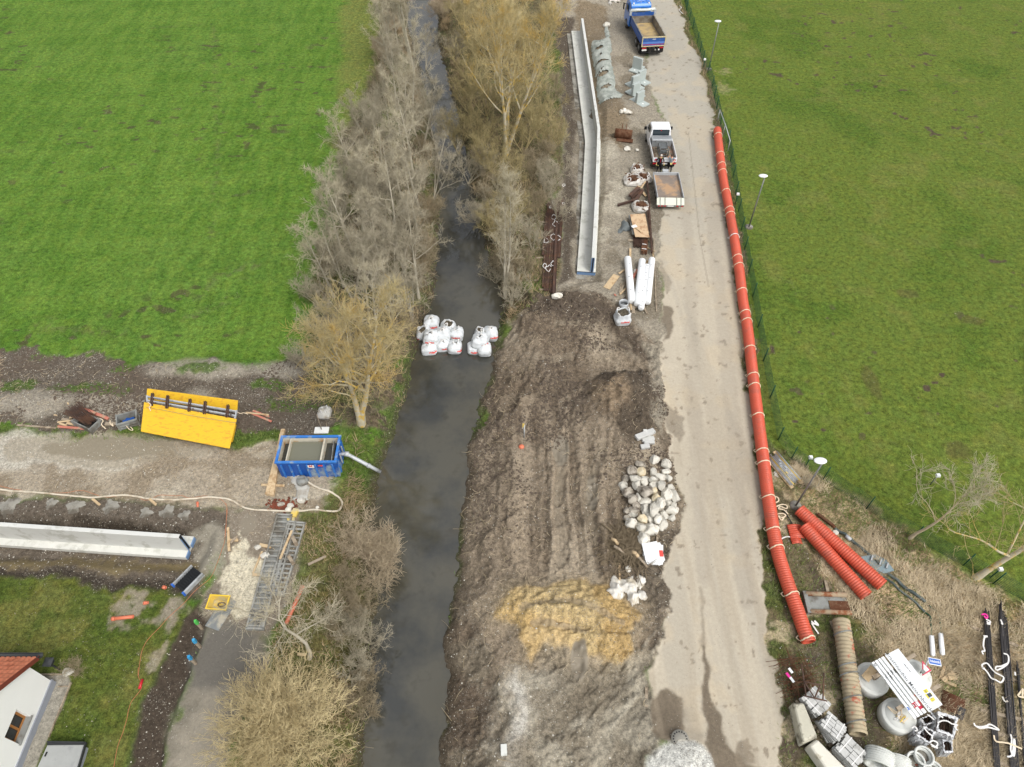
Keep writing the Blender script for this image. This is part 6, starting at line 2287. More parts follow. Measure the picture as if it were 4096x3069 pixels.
mb.box((-.05, 1.3, zf + .74), (.62, .8, .05))
mb.box((-.05, .8, zf + .5), (.5, .3, .2))
tag(mb.xform(M_).build('compactor_frame', m_steel), 'dark steel machine frame on the pallet in the white pickup', 'machine')

# trailer
zf = .72
a, b = at('A2', 258, 1425, zf + .25), at('A2', 690, 1422, zf + .25)
f1, f2 = at('A2', 165, 980, zf + .25), at('A2', 605, 972, zf + .25)
c_ = (a + b) / 2
th_ = math.atan2(-((f1.x + f2.x) - (a.x + b.x)) / 2, ((f1.y + f2.y) - (a.y + b.y)) / 2)
TL_ = ((f1 + f2) / 2 - c_).length
TW = 2.12
t = thing('flatbed_trailer', 'low empty flatbed trailer with a cream tailgate behind the pickup', 'trailer', (c_.x, c_.y, gz(c_.x, c_.y)), th_)
mb = MB()
mb.box((0, TL_ / 2, zf - .02), (TW, TL_, .08))
mb.build('deck', m_floor, t)
for s in (-1, 1):
    mb = MB()
    mb.box((s * (TW / 2), TL_ / 2, zf + .13), (.06, TL_ + .06, .3))
    mb.build('drop_side', m_galv, t, bevel=.008)
mb = MB()
mb.box((0, TL_, zf + .13), (TW - .07, .06, .3))
mb.build('front_board', m_galv, t, bevel=.008)
mb = MB()
mb.box((0, -.24, zf - .02), (TW + .12, .05, .62), Matrix.Rotation(-.95, 3, 'X'))
tg = mb.build('tailgate', mat('cream_panel', (214, 216, 200), .6, var=.06), t)
for x in (-.85, -.45, .5, .85):
    mb = MB()
    mb.box((x, -.27, zf + .02), (.05, .05, .6), Matrix.Rotation(-.95, 3, 'X'))
    mb.build('stiffener', m_galvd, tg)
mb = MB()
mb.box((0, -.5, zf - .25), (TW + .06, .08, .14))
mb.box((0, TL_ / 2, .5), (1.0, TL_, .12))
mb.build('chassis', m_galvd, t)
mb = MB()
mb.tube([(-.35, TL_, .55), (0, TL_ + 1.1, .5)], .05, 6)
mb.tube([(.35, TL_, .55), (0, TL_ + 1.1, .5)], .05, 6)
mb.tube([(0, TL_ + 1.0, .5), (0, TL_ + 1.5, .48)], .05, 6)
mb.build('drawbar', m_galvd, t)
mb = MB()
mb.box((0, TL_ + .38, .8), (.5, .35, .35))
mb.build('storage_box', m_galv, t, bevel=.02)
for x in (-.95, -.7, -.45, .55, .95):
    mb = MB()
    mb.box((x, -.55, zf - .25), (.14, .03, .09))
    mb.build('tail_light', m_light, t)
mb = MB()
mb.box((.0, -.55, zf - .25), (.5, .02, .1))
mb.build('number_plate', m_whitem, t)
for s in (-1, 1):
    for y in (1.2, 1.95):
        wheel(t, s * (TW / 2 - .16), y, .31, .31, .2, s)

# ---- two people
def person(c, rz, label, skel, radii, regions, mats_, hair, parent_mats=None):
    """one continuous skinned body; regions give the material of each skeleton vertex"""
    names = list(skel)
    idx = {n_: i for i, n_ in enumerate(names)}
    me = bpy.data.meshes.new('body')
    edges = [(idx[a], idx[b]) for a, b in EDG if a in idx and b in idx]
    me.from_pydata([skel[n_] for n_ in names], edges, [])
    o = bpy.data.objects.new('body', me)
    COL.objects.link(o)
    o.modifiers.new('skin', 'SKIN')
    for i, n_ in enumerate(names):
        me.skin_vertices[0].data[i].radius = radii[n_] if isinstance(radii[n_], tuple) else (radii[n_], radii[n_])
        me.skin_vertices[0].data[i].use_root = (n_ == 'pelvis')
    sb = o.modifiers.new('sub', 'SUBSURF')
    sb.levels = sb.render_levels = 2
    dg = bpy.context.evaluated_depsgraph_get()
    m2 = bpy.data.meshes.new_from_object(o.evaluated_get(dg))
    bpy.data.objects.remove(o)
    t = thing('person', label, 'person', c, rz)
    for mm in mats_:
        m2.materials.append(mm)
    pts = [Vector(skel[n_]) for n_ in names]
    reg = [regions[n_] for n_ in names]
    for f in m2.polygons:
        ce = f.center
        k = min(range(len(pts)), key=lambda i: (pts[i] - ce).length)
        f.material_index = reg[k]
        f.use_smooth = True
    b = bpy.data.objects.new('body', m2)
    COL.objects.link(b)
    b.parent = t
    hp = Vector(skel['head'])
    mb = MB()
    hc, hm = hair
    mb.ico(hp + Vector((0, -.012, .045)), (.093, .108, .10), 3)
    mb.build('hair', hm, t)
    mb = MB()
    for s in (-1, 1):
        mb.ico(hp + Vector((s * .035, .098, .01)), .013, 1)
    mb.build('eyes', m_black, t)
    mb = MB()
    mb.ico(hp + Vector((0, .112, -.02)), (.014, .02, .026), 1)
    for s in (-1, 1):
        mb.ico(hp + Vector((s * .088, 0, -.01)), (.014, .024, .034), 1)
    mb.build('nose_and_ears', mats_[0], t)
    mb = MB()
    mb.box(hp + Vector((0, .1, -.062)), (.05, .012, .01))
    mb.build('mouth', m_redw, t)
    return t

EDG = [('pelvis', 'waist'), ('waist', 'chest'), ('chest', 'neck'), ('neck', 'head'), ('head', 'crown')]
for s in 'LR':
    EDG += [('chest', 'sh' + s), ('sh' + s, 'el' + s), ('el' + s, 'wr' + s), ('wr' + s, 'pa' + s), ('pelvis', 'hip' + s), ('hip' + s, 'kn' + s), ('kn' + s, 'an' + s), ('an' + s, 'toe' + s)]
    for f_ in 'abcde':
        EDG += [('pa' + s, f_ + '1' + s), (f_ + '1' + s, f_ + '2' + s)]

def skeleton(arms, stance=.13, twist=0):
    sk = {'pelvis': (0, 0, .93), 'waist': (0, 0, 1.08), 'chest': (0, .0, 1.36), 'neck': (0, .01, 1.5), 'head': (0, .02, 1.62), 'crown': (0, .01, 1.70)}
    ra = {'pelvis': (.15, .11), 'waist': (.14, .105), 'chest': (.16, .11), 'neck': .055, 'head': (.085, .1), 'crown': .06}
    rg = {'pelvis': 2, 'waist': 1, 'chest': 1, 'neck': 0, 'head': 0, 'crown': 0}
    for s, m_ in (('L', -1), ('R', 1)):
        sh = Vector((m_ * .2, 0, 1.42))
        el, wr = [Vector(v) for v in arms[s]]
        pa = wr + (wr - el).normalized() * .07
        sk.update({'sh' + s: sh, 'el' + s: el, 'wr' + s: wr, 'pa' + s: pa, 'hip' + s: (m_ * .1, 0, .88), 'kn' + s: (m_ * stance, .03, .5), 'an' + s: (m_ * (stance + .02), -.02, .09), 'toe' + s: (m_ * (stance + .05), .15, .04)})
        ra.update({'sh' + s: .065, 'el' + s: .048, 'wr' + s: .032, 'pa' + s: (.04, .02), 'hip' + s: .095, 'kn' + s: .062, 'an' + s: .048, 'toe' + s: .042})
        rg.update({'sh' + s: 1, 'el' + s: arms['sleeve'], 'wr' + s: 0, 'pa' + s: arms.get('glove', 0), 'hip' + s: 2, 'kn' + s: 2, 'an' + s: 3, 'toe' + s: 3})
        d = (wr - el).normalized()
        sd_ = d.cross(Vector((0, 1, 0)))
        if sd_.length < .1:
            sd_ = Vector((1, 0, 0))
        sd_.normalize()
        for j, f_ in enumerate('abcd'):
            off_ = sd_ * (j - 1.5) * .022
            ln = (.05, .058, .055, .045)[j]
            sk[f_ + '1' + s] = pa + off_ + d * .045
            sk[f_ + '2' + s] = pa + off_ * 1.1 + d * (.045 + ln * .8) + Vector((0, .015, 0))
            ra[f_ + '1' + s] = .011
            ra[f_ + '2' + s] = .008
            rg[f_ + '1' + s] = rg[f_ + '2' + s] = arms.get('glove', 0)
        sk['e1' + s] = pa + sd_ * m_ * .04 + d * .0 + Vector((0, .02, 0))
        sk['e2' + s] = pa + sd_ * m_ * .055 + d * .03 + Vector((0, .035, 0))
        ra['e1' + s], ra['e2' + s] = .012, .009
        rg['e1' + s] = rg['e2' + s] = arms.get('glove', 0)
    return sk, ra, rg

m_skin = mat('skin', (214, 164, 138), .55, var=.05)
m_jack = mat('black_jacket', (34, 34, 38), .85, var=.2)
m_trou = mat('black_trousers', (30, 31, 36), .85, var=.2)
m_shoe = mat('dark_boots', (44, 40, 38), .7, var=.2)
m_tee = mat('grey_shirt', (142, 152, 160), .85, var=.08)
m_glove = mat('yellow_glove', (222, 206, 130), .7, var=.1)
m_hairw = mat('white_hair', (214, 206, 196), .8, var=.1)
m_hairb = mat('dark_hair', (74, 62, 52), .8, var=.1)
sk, ra, rg = skeleton({'L': ((-.3, -.04, 1.16), (-.32, .1, .94)), 'R': ((.3, -.04, 1.16), (.3, .06, .92)), 'sleeve': 1, 'glove': 4})
c_ = P('A2', 245, 965)
t = person(c_, R(178), 'person with white hair in a black jacket with red stripes behind the pickup', sk, ra, rg, [m_skin, m_jack, m_trou, m_shoe, m_glove], (0, m_hairw))
mb = MB()
mb.box((0, .125, 1.22), (.035, .02, .36), Matrix.Rotation(-.05, 3, 'X'))
mb.build('jacket_zip', m_light, t)
for s in (-1, 1):
    mb = MB()
    mb.beam((s * .06, .09, 1.47), (s * .19, .03, 1.455), .02, .012)
    mb.build('shoulder_piping', mat('lime_piping', (176, 190, 60), .7), t)
sk, ra, rg = skeleton({'L': ((-.27, .1, 1.2), (-.1, .26, 1.05)), 'R': ((.36, .14, 1.52), (.2, .2, 1.68)), 'sleeve': 0, 'glove': 0}, stance=.12)
c_ = P('A2', 440, 965)
t = person(c_, R(165), 'person in a grey shirt raising one hand to the head behind the pickup', sk, ra, rg, [m_skin, m_tee, m_trou, m_shoe, m_glove], (0, m_hairb))
mb = MB()
mb.box((-.04, .3, 1.04), (.16, .09, .1), .4)
tag(mb.xform(Matrix.Translation(c_) @ Matrix.Rotation(R(165), 4, 'Z')).build('work_gloves', m_glove), 'yellow work gloves held by the person in the grey shirt', 'gloves')

# ---- long orange pipe
PP = [('F', 1549, 281), ('F', 1554, 330), ('F', 1562, 390), ('F', 1570, 430), ('F', 1581, 490), ('F', 1590, 545), ('F', 1597, 590), ('F', 1604, 650), ('F', 1614, 710), ('F', 1622, 780), ('F', 1630, 850), ('F', 1640, 930), ('F', 1650, 1010), ('F', 1658, 1070), ('F', 1664, 1110), ('F', 1672, 1160), ('F', 1684, 1210), ('F', 1702, 1265), ('F', 1720, 1315), ('F', 1736, 1360), ('F', 1746, 1388)]
pth = [P(k, x, y, .36) for k, x, y in PP]
for p in pth:
    p.z = .38 + gz(p.x, p.y)
pth = spline(pth, 4)
t = thing('corrugated_pipe', 'very long orange corrugated pipe lying along the road', 'pipe', pth[0])
o_ = pth[0].copy()
corr_pipe([p - o_ for p in pth], .36, .036, .13, m_orange, 22, 'pipe_wall', t)
SP = [('Z5', 1185, 262), ('Z5', 1210, 505), ('Z5', 1225, 637), ('Z5', 1235, 722), ('Z5', 1280, 970), ('Z5', 1330, 1195), ('Z5', 1345, 1262), ('Z5', 1405, 1545), ('Z7', 92, 33), ('Z7', 96, 90), ('Z7', 108, 257), ('Z7', 131, 400), ('Z7', 142, 455), ('Z7', 170, 635), ('Z7', 186, 815), ('Z7', 196, 885), ('Z7', 222, 1084), ('Z7', 252, 1318), ('Z7', 264, 1400), ('Z7', 290, 1625), ('L7', 215, 493), ('L7', 260, 662), ('L7', 400, 1110), ('L7', 548, 1528)]
arr = np.array([list(p) for p in pth])
rs = random.Random(12)
for k, x, y in SP:
    q = at(k, x, y, .72)
    i = int(np.argmin((arr[:, 1] - q.y) ** 2))
    i = min(max(i, 1), len(pth) - 2)
    d = (pth[i + 1] - pth[i - 1]).normalized()
    c = pth[i] + d * ((q.y - pth[i].y) / d.y if abs(d.y) > .1 else 0) - o_
    s_ = Vector((d.y, -d.x, 0)).normalized()
    mb = MB()
    ring = [c + (s_ * math.cos(a_) + ZUP * math.sin(a_)) * .375 + d * (.05 * math.sin(a_ * 2 + rs.uniform(0, 1))) for a_ in np.linspace(-.7, math.pi + .7, 18)]
    mb.strap(ring, .06, .02)
    e = ring[0]
    mb.strap([ring[1], e + s_ * .1 + ZUP * .1, e + s_ * .14 - d * .18, e + s_ * .02 - d * .25 + ZUP * .05], .05, .015)
    mb.build('tie_strap', m_cream if rs.random() < .8 else m_tape, t)

for (a, b, m_, r, lb, nm) in ((('L7', 465, 330), ('L7', 1255, 1050), m_orange, .36, 'upper of the two slanting orange corrugated pipes beside the dry grass', 'corrugated_pipe'), (('L7', 510, 485), ('L7', 1105, 1150), m_orange, .36, 'lower, shorter slanting orange corrugated pipe beside the dry grass', 'corrugated_pipe'), (('B4', 930, -600), ('B4', 1115, 1150), m_oldpipe, .42, 'bleached old corrugated pipe between the concrete blocks and the site sign', 'corrugated_pipe')):
    pa, pb = P(*a, r + .02), P(*b, r + .02)
    if nm and m_ is m_oldpipe:
        pa, pb = P('L7', 862, 1378, r), P('B4', 1115, 1150, r)
    t = thing(nm, lb, 'pipe', pa)
    corr_pipe([Vector((0, 0, 0)), (pb - pa) * .5, pb - pa], r, .034 if m_ is m_orange else .042, .13 if m_ is m_orange else .19, m_, 24, 'pipe_wall', t)
    if m_ is m_oldpipe:
        d = (pb - pa).normalized()
        L = (pb - pa).length
        s_ = Vector((d.y, -d.x, 0)).normalized()
        for f_ in (.13, .42, .5, .7, .9):
            mb = MB()
            c = (pb - pa) * f_
            ring = [c + (s_ * math.cos(a_) + ZUP * math.sin(a_)) * (r + .015) + d * .12 * math.cos(a_) for a_ in np.linspace(-.5, math.pi + .5, 16)]
            mb.strap(ring, .06, .02)
            mb.build('tie_strap', m_galvd, t)
# cut pipe shells
for (x, y, s, lb) in ((428, 548, 1.0, 'upper cut shell of orange corrugated pipe'), (428, 618, .72, 'lower cut shell of orange corrugated pipe')):
    c_ = P('L7', x, y)
    mb = MB()
    mb.grid(lambda u, v: (c_.x + (u - .5) * .8 * s, c_.y + (v - .5) * .85 * s + .02 * math.sin(v * 50), c_.z + .12 + .12 * math.sin(u * math.pi) + .025 * math.sin(v * 44)), 14, 40)
    o = mb.build('pipe_shell', m_orange)
    o.modifiers.new('s', 'SOLIDIFY').thickness = .02
    tag(o, lb, 'pipe piece')
for i, (k, pts, m_, lb) in enumerate((('L7', [(250, 300), (300, 280), (350, 290), (345, 320), (290, 300), (270, 320), (320, 330), (360, 370)], m_cream, 'cream webbing tangle on the verge, upper'), ('L7', [(260, 370), (310, 365), (340, 385), (300, 405), (270, 385), (300, 430), (320, 400)], m_cream, 'cream webbing tangle on the verge, lower'), ('L7', [(250, 315), (310, 325), (355, 390), (385, 440), (400, 465), (380, 455)], m_black, 'black webbing trailing on the verge'), ('L7', [(300, 605), (330, 590), (370, 585), (400, 598)], m_tape, 'white strap between the long pipe and the cut shells'), ('L7', [(238, 205), (265, 215), (272, 245), (245, 262)], m_cream, 'cream hoop against the long pipe'), ('L7', [(580, 1385), (630, 1420), (610, 1380), (650, 1425), (590, 1410), (650, 1505), (580, 1400)], m_tape, 'white webbing by the near end of the long pipe'), ('Z4', [(690, 75), (712, 95), (690, 125), (705, 150), (735, 175)], m_tape, 'white strap in the far roadside grass'))):
    ribbon(k, pts, .1, .07, m_, 'loose_webbing', lb, 'webbing')

# ---- street lamps
for (kb, xb, yb), (kh, xh, yh), lb in ((('Z4', 1058, 878), ('Z4', 1188, 290), 'farthest street lamp on the sports field edge'), (('Z5', 1565, 1450), ('Z5', 1757, 850), 'middle street lamp in the field right of the pipe'), (('C5', 448, 820), ('C5', 815, 245), 'nearest street lamp above the slanting pipes')):
    c = P(kb, xb, yb)
    hh = 4.9
    hp = at(kh, xh, yh, hh + .05)
    t = thing('street_lamp', lb, 'street lamp', c, 0, 'street lamps along the field')
    mb = MB()
    tp_ = Vector((hp.x - c.x, hp.y - c.y, 0)) * .55
    mb.tube([(0, 0, 0), Vector((0, 0, hh * .5)) + tp_ * .5, Vector((0, 0, hh)) + tp_], [.06, .05, .04], 10)
    mb.build('pole', m_pole, t)
    mb = MB()
    q = tp_ + Vector((0, 0, hh + .08))
    dd = -.12
    mb.ico(q + Vector((dd, .06, 0)), (.34, .21, .09), 3)
    mb.build('lamp_head', m_lampw, t)
    mb = MB()
    mb.tube([(0, 0, -.1), (0, 0, .06)], .32, 18)
    mb.build('concrete_base', m_concd, t)
for (k, x, y), (k2, x2, y2), lb in ((('Z4', 985, 870), ('Z4', 992, 797), 'white topped marker post left of the farthest lamp'), (('Z5', 1392, 1160), ('Z5', 1413, 1078), 'white topped marker post right of the long pipe'), (('C5', 590, 245), ('C5', 624, 180), 'white topped marker post by the dry grass, left of the nearest lamp head'), (('Z7', 1360, 1555), ('Z7', 1370, 1512), 'white topped marker post above the small bare tree'), (('C6', 575, 650), ('C6', 592, 602), 'white topped marker post at the foot of the leaning tree')):
    c = P(k, x, y)
    t = thing('marker_post', lb, 'post', c)
    mb = MB()
    mb.tube([(0, 0, 0), (0, 0, .95)], .035, 8)
    mb.build('shaft', m_fence, t)
    mb = MB()
    mb.box((0, 0, 1.0), (.24, .2, .14), taper=.8)
    mb.build('white_cap', m_lampw, t)

# ---- railing and fence
t = thing('steel_railing', 'galvanised railing section at the far end of the long pipe', 'railing', P('Z5', 1265, 250))
o_ = t.location.copy()
tops = [at('Z4', 1200, 1390, 1.1), at('Z5', 1268, 155, 1.1), at('Z5', 1330, 358, 1.1)]
mb = MB()
mb.tube([p - o_ for p in tops], .04, 8)
mb.build('top_rail', m_galv, t)
for p in tops:
    mb = MB()
    q = p - o_
    mb.tube([q, Vector((q.x, q.y, -.05))], .035, 8)
    mb.build('post', m_galv, t)

def wire_fence(pts, label, h=1.15, cell=.09):
    ps = [P(k, x, y) for k, x, y in pts]
    o_ = ps[0].copy()
    t = thing('wire_fence', label, 'fence', o_)
    mb = MB()
    for a, b in zip(ps[:-1], ps[1:]):
        L = (b - a).length
        n_ = max(1, int(L / cell))
        for i in range(n_):
            p = a.lerp(b, i / n_) - o_
            mb.tube([p, p + Vector((0, 0, h))], .006, 3, cap=False, smooth=False)
        for j in range(int(h / .12) + 1):
            z = Vector((0, 0, j * .12 + .03))
            mb.tube([a - o_ + z, b - o_ + z], .006, 3, cap=False, smooth=False)
    mb.build('wire_mesh', m_fence, t)
    tot = 0
    for a, b in zip(ps[:-1], ps[1:]):
        L = (b - a).length
        n_ = max(1, round(L / 2.6))
        for i in range(n_):
            p = a.lerp(b, i / n_) - o_
            mb = MB()
            mb.tube([p, p + Vector((0, 0, h + .15))], .035, 6)
            mb.build('post', m_fence, t)
            tot += 1
    return t

wire_fence([('C7', 45, -30), ('C7', 62, 60), ('C7', 95, 160), ('C7', 120, 240), ('C7', 150, 340), ('C7', 178, 400), ('C7', 200, 480), ('C7', 225, 590), ('C7', 245, 680), ('C7', 285, 780), ('C7', 300, 880), ('F', 1607, 540), ('F', 1625, 640), ('F', 1648, 780)], 'green wire fence between the road and the sports field')
wire_fence([('F', 1648, 780), ('F', 1662, 860), ('F', 1680, 950), ('F', 1708, 992), ('L7', 690, 45), ('L7', 1100, 320), ('L7', 1545, 595), ('C6', 400, 575), ('C6', 590, 690), ('C6', 787, 800), ('F', 2260, 1310)], 'green wire fence between the dry grass and the sports field')
# ================================================================== LOWER RIGHT
# ---- boulders: centre and half sizes as seen from above in view L6, tone
BO = [(662, 290, 40, 34, 'l', 'lone topmost boulder of the pile'), (755, 328, 40, 38, 'r', 'squarish boulder at the upper right of the pile'), (755, 384, 38, 26, 'l', 'flat boulder just under the squarish one'),
      (548, 325, 42, 30, 'd', 'dark muddy boulder at the top left of the pile'), (473, 380, 36, 40, 'd', 'mud smeared boulder left of the ochre one'), (550, 383, 40, 40, 'y', 'ochre stained boulder near the top'), (650, 392, 33, 30, 'r', 'small grey boulder right of the ochre one'),
      (418, 445, 32, 28, 'd', 'small muddy boulder at the left edge'), (493, 448, 46, 32, 'r', 'broad grey boulder below the ochre one'), (578, 463, 38, 42, 'l', 'wedge shaped pale boulder in the upper middle'), (647, 452, 36, 24, 'r', 'half hidden boulder between two pale ones'),
      (715, 430, 46, 28, 'l', 'long pale boulder in the upper right'), (775, 443, 30, 32, 'r', 'boulder at the right edge near the top'), (398, 510, 34, 46, 'r', 'upright boulder at the far left'), (510, 495, 40, 36, 'r', 'boulder tucked under the broad grey one'),
      (447, 557, 48, 44, 'd', 'large patched boulder on the left'), (582, 552, 58, 50, 'd', 'biggest mud topped boulder in the centre'), (655, 500, 50, 28, 'l', 'lying elongated pale boulder'), (722, 500, 32, 38, 'r', 'boulder right of the elongated pale one'), (792, 520, 38, 28, 'r', 'flat boulder at the right edge'),
      (652, 548, 36, 28, 'y', 'yellowish boulder behind the centre'), (762, 578, 40, 46, 'l', 'tall pale boulder right of centre'), (824, 598, 40, 54, 'r', 'slab like boulder on the right flank'), (478, 612, 46, 38, 'd', 'soiled boulder left of centre'), (528, 600, 20, 34, 'r', 'narrow boulder wedged beside the central one'),
      (585, 634, 52, 34, 'l', 'rounded pale boulder in the middle'), (672, 604, 42, 32, 'y', 'boulder with a yellow patch'), (510, 662, 34, 30, 'd', 'dark boulder in the left middle'), (706, 660, 38, 48, 'l', 'upright pale boulder, right middle'), (770, 645, 28, 26, 'r', 'small boulder on the right flank'),
      (815, 665, 26, 30, 'r', 'small rusty toned boulder on the right'), (585, 706, 40, 42, 'l', 'cube like boulder low in the middle'), (655, 700, 46, 58, 'r', 'tall grey boulder low in the middle'), (493, 712, 58, 32, 'd', 'long muddy boulder at the lower left'), (430, 712, 26, 28, 'd', 'little boulder at the lower left edge'),
      (480, 745, 34, 24, 'r', 'small boulder under the long muddy one'), (792, 708, 58, 38, 'l', 'wide boulder at the lower right'), (735, 742, 34, 38, 'r', 'grey boulder left of the wide one'), (432, 775, 28, 22, 'd', 'lowest muddy boulder at the left edge'), (470, 812, 50, 42, 'l', 'round pale boulder at the bottom left'),
      (560, 780, 38, 32, 'y', 'brownish boulder at the bottom'), (625, 784, 34, 48, 'l', 'slanting pale boulder at the bottom'), (686, 772, 42, 38, 'l', 'angular pale boulder at the bottom'), (804, 772, 34, 30, 'r', 'boulder at the bottom right corner'), (722, 815, 50, 50, 'r', 'large grey boulder at the bottom right'),
      (538, 850, 42, 44, 'r', 'grey boulder second from the bottom'), (635, 868, 66, 46, 'l', 'largest oval boulder at the foot of the pile'), (560, 948, 48, 56, 'l', 'lowest boulder, apart above the white papers'), (443, 1195, 24, 20, 'l', 'single small boulder above the white tarpaulin')]
MM = {'l': m_rockl, 'r': m_rock, 'd': m_rockd, 'y': m_rocky}
for i, (x, y, a, b, mm, lb) in enumerate(BO):
    k_ = .4827 / 2800 * 41.0
    inner = (abs(x - 610) < 130 and 430 < y < 800)
    rx_, ry_ = a * k_ * 1.08, b * k_ * 1.18
    rz_ = min(rx_, ry_) * .95
    lift = .28 if inner and i % 2 == 0 else .0
    rock(P('L6', x, y, rz_ * .6 + lift), (rx_, ry_, rz_), MM[mm], 'limestone boulder, ' + lb, 'limestone boulders beside the road', 'boulder', 200 + i, 4, rz=random.Random(i).uniform(-.25, .25), )
rocks_under = MB()
# ---- paving stones
for a, b, w_, lb in (((502, 128), (650, 68), .46, 'long grey kerb stone on top of the little stack'), ((578, 45), (578, 80), .3, 'short grey kerb stone sticking up behind the stack'), ((550, 132), (652, 120), .36, 'second kerb stone of the stack'), ((568, 155), (655, 150), .34, 'third kerb stone of the stack'), ((542, 195), (615, 182), .38, 'lowest kerb stone, separate from the stack')):
    pa, pb = P('L6', *a), P('L6', *b)
    mb = MB()
    z_ = Vector((0, 0, .12 if 'long' not in lb else .26))
    mb.beam(pa + z_, pb + z_, w_ * .8, .2)
    tag(mb.build('kerb_stone', m_pave, bevel=.02), lb, 'kerb stone', 'grey kerb stones above the boulders')
# ---- paper stack
t = thing('paper_sacks', 'stack of white paper sheets with a red printed corner', 'sheets', P('L6', 640, 1085))
rs = random.Random(2)
mb = MB()
for i in range(16):
    mb.box((rs.uniform(-.12, .12), rs.uniform(-.1, .1), .03 + i * .022), (.85, 1.05, .018), rs.uniform(-.22, .22))
mb.build('sheets', m_white, t)
mb = MB()
mb.box((.42, -.05, .385), (.2, .36, .01))
mb.build('printed_corner', m_light if False else m_red, t)
plank(P('L6', 682, 890), P('L6', 680, 1000), .12, .05, m_wood2, 'grey batten between the boulders and the white sheets')
# ---- branches and timber
mb = MB()
rs = random.Random(15)
c_ = P('L6', 440, 1020)
for i in range(700):
    an = rs.uniform(0, math.pi)
    L = rs.uniform(.25, .75)
    p = c_ + Vector((rs.gauss(0, .55), rs.gauss(-.1, .65), rs.uniform(0, .4)))
    d = Vector((math.cos(an), math.sin(an), rs.uniform(-.15, .35)))
    mb.tube([p - d * L, p + Vector((rs.uniform(-.04, .04), 0, .03)), p + d * L], [.022, .018, .008], 3, cap=False)
tag(mb.build('brushwood', m_brush), 'heap of cut brushwood left of the white sheets', 'brushwood', kind='stuff')
for a, b, r, m_, lb in (((220, 820), (365, 945), .06, m_brush, 'long bare stick poking out of the brushwood'), ((270, 808), (395, 930), .04, m_brush, 'thinner bare stick beside the long one'), ((300, 955), (355, 1000), .1, m_wood, 'sawn log end at the left of the brushwood'), ((320, 1015), (410, 1085), .08, m_wood2, 'grey log across the brushwood'), ((470, 1070), (600, 1190), .08, m_wood2, 'log running out of the brushwood to the right'), ((470, 1065), (522, 1105), .12, m_wood, 'fresh split log in the brushwood'), ((475, 890), (560, 1030), .03, m_brush, 'thin twig rising above the brushwood'), ((485, 1140), (550, 1190), .03, m_brush, 'curved twig below the brushwood'), ((355, 1000), (395, 970), .08, m_rust, 'reddish branch stub on the brushwood')):
    pa, pb = P('L6', *a, r + .05), P('L6', *b, r + .05)
    if m_ is m_wood2 or m_ is m_wood:
        pa.z += .15
        pb.z += .12
    mb = MB()
    mid = (pa + pb) / 2 + Vector((.03, .05, .03))
    mb.tube([pa, mid, pb], [r, r * .95, r * .8], 8)
    tag(mb.build('log' if r > .07 else 'stick', m_), lb, 'log' if r > .07 else 'stick')
plank(P('L6', 366, 1150), P('L6', 370, 1290), .1, .05, m_wood, 'light batten behind the white tarpaulin')
for nm_, pts, sd_, lb in (('a', [(325, 1243), (375, 1285), (370, 1310), (415, 1310), (425, 1400), (405, 1440), (370, 1455), (310, 1430), (270, 1385), (272, 1310), (300, 1260)], 51, 'left lobe of white tarpaulin near the sand'), ('b', [(380, 1290), (430, 1262), (495, 1265), (515, 1310), (515, 1380), (540, 1470), (490, 1500), (440, 1465), (420, 1420), (375, 1380)], 52, 'largest white tarpaulin piece, in the middle'), ('c', [(500, 1275), (525, 1248), (575, 1280), (575, 1320), (545, 1358), (515, 1340)], 53, 'small crumpled white tarpaulin at the upper right'), ('d', [(525, 1370), (560, 1362), (598, 1400), (605, 1440), (570, 1455), (530, 1430)], 54, 'small white tarpaulin scrap at the lower right')):
    sheet('L6', pts, .22, m_tarpw, 'tarpaulin', lb, 'tarpaulin', sd_, .16, n=30)
# survey staff near the stream, orange cap
c_ = P('A7', 362, 1200)
t = thing('survey_staff', 'grey survey staff with a yellow flag on the soil bank', 'staff', c_)
mb = MB()
mb.tube([(0, 0, 0), (0, .05, 1.2)], .04, 6)
mb.build('staff', m_galv, t)
mb = MB()
mb.box((-.06, .05, 1.2), (.12, .03, .34))
mb.build('yellow_flag', m_ytub, t)
mb = MB()
mb.ico(P('A7', 342, 1265, .08), (.18, .16, .12), 2)
tag(mb.build('orange_cap', m_opipe), 'small round orange cap on the grass patch of the bank', 'cap')
plank(P('A4', 588, 1530), P('A4', 590, 1595), .28, .12, m_ring, 'short pale concrete post in the white gravel', 'post', 'concrete_post')
plank(P('A8', 425, 340), P('A8', 450, 430), .06, .04, m_wood2, 'thin stick by the grey puddle at the road edge')
plank(P('A8', 397, 970), P('A8', 400, 1140), .14, .06, m_wood2, 'edging board beside the large mud patch on the road')
# manhole cover half buried
c_ = P('A8', 690, 1415)
mb = MB()
mb.tube([c_ + Vector((0, 0, -.05)), c_ + Vector((0, 0, .03))], .4, 32)
o = tag(mb.build('manhole_cover', m_concd), 'round manhole cover half under the white gravel', 'manhole cover')
mb = MB()
for i in range(16):
    an = i / 16 * 6.283
    mb.box((math.cos(an) * .3, math.sin(an) * .3, .082), (.06, .06, .004), an)
mb.build('vent_holes', m_black, o)
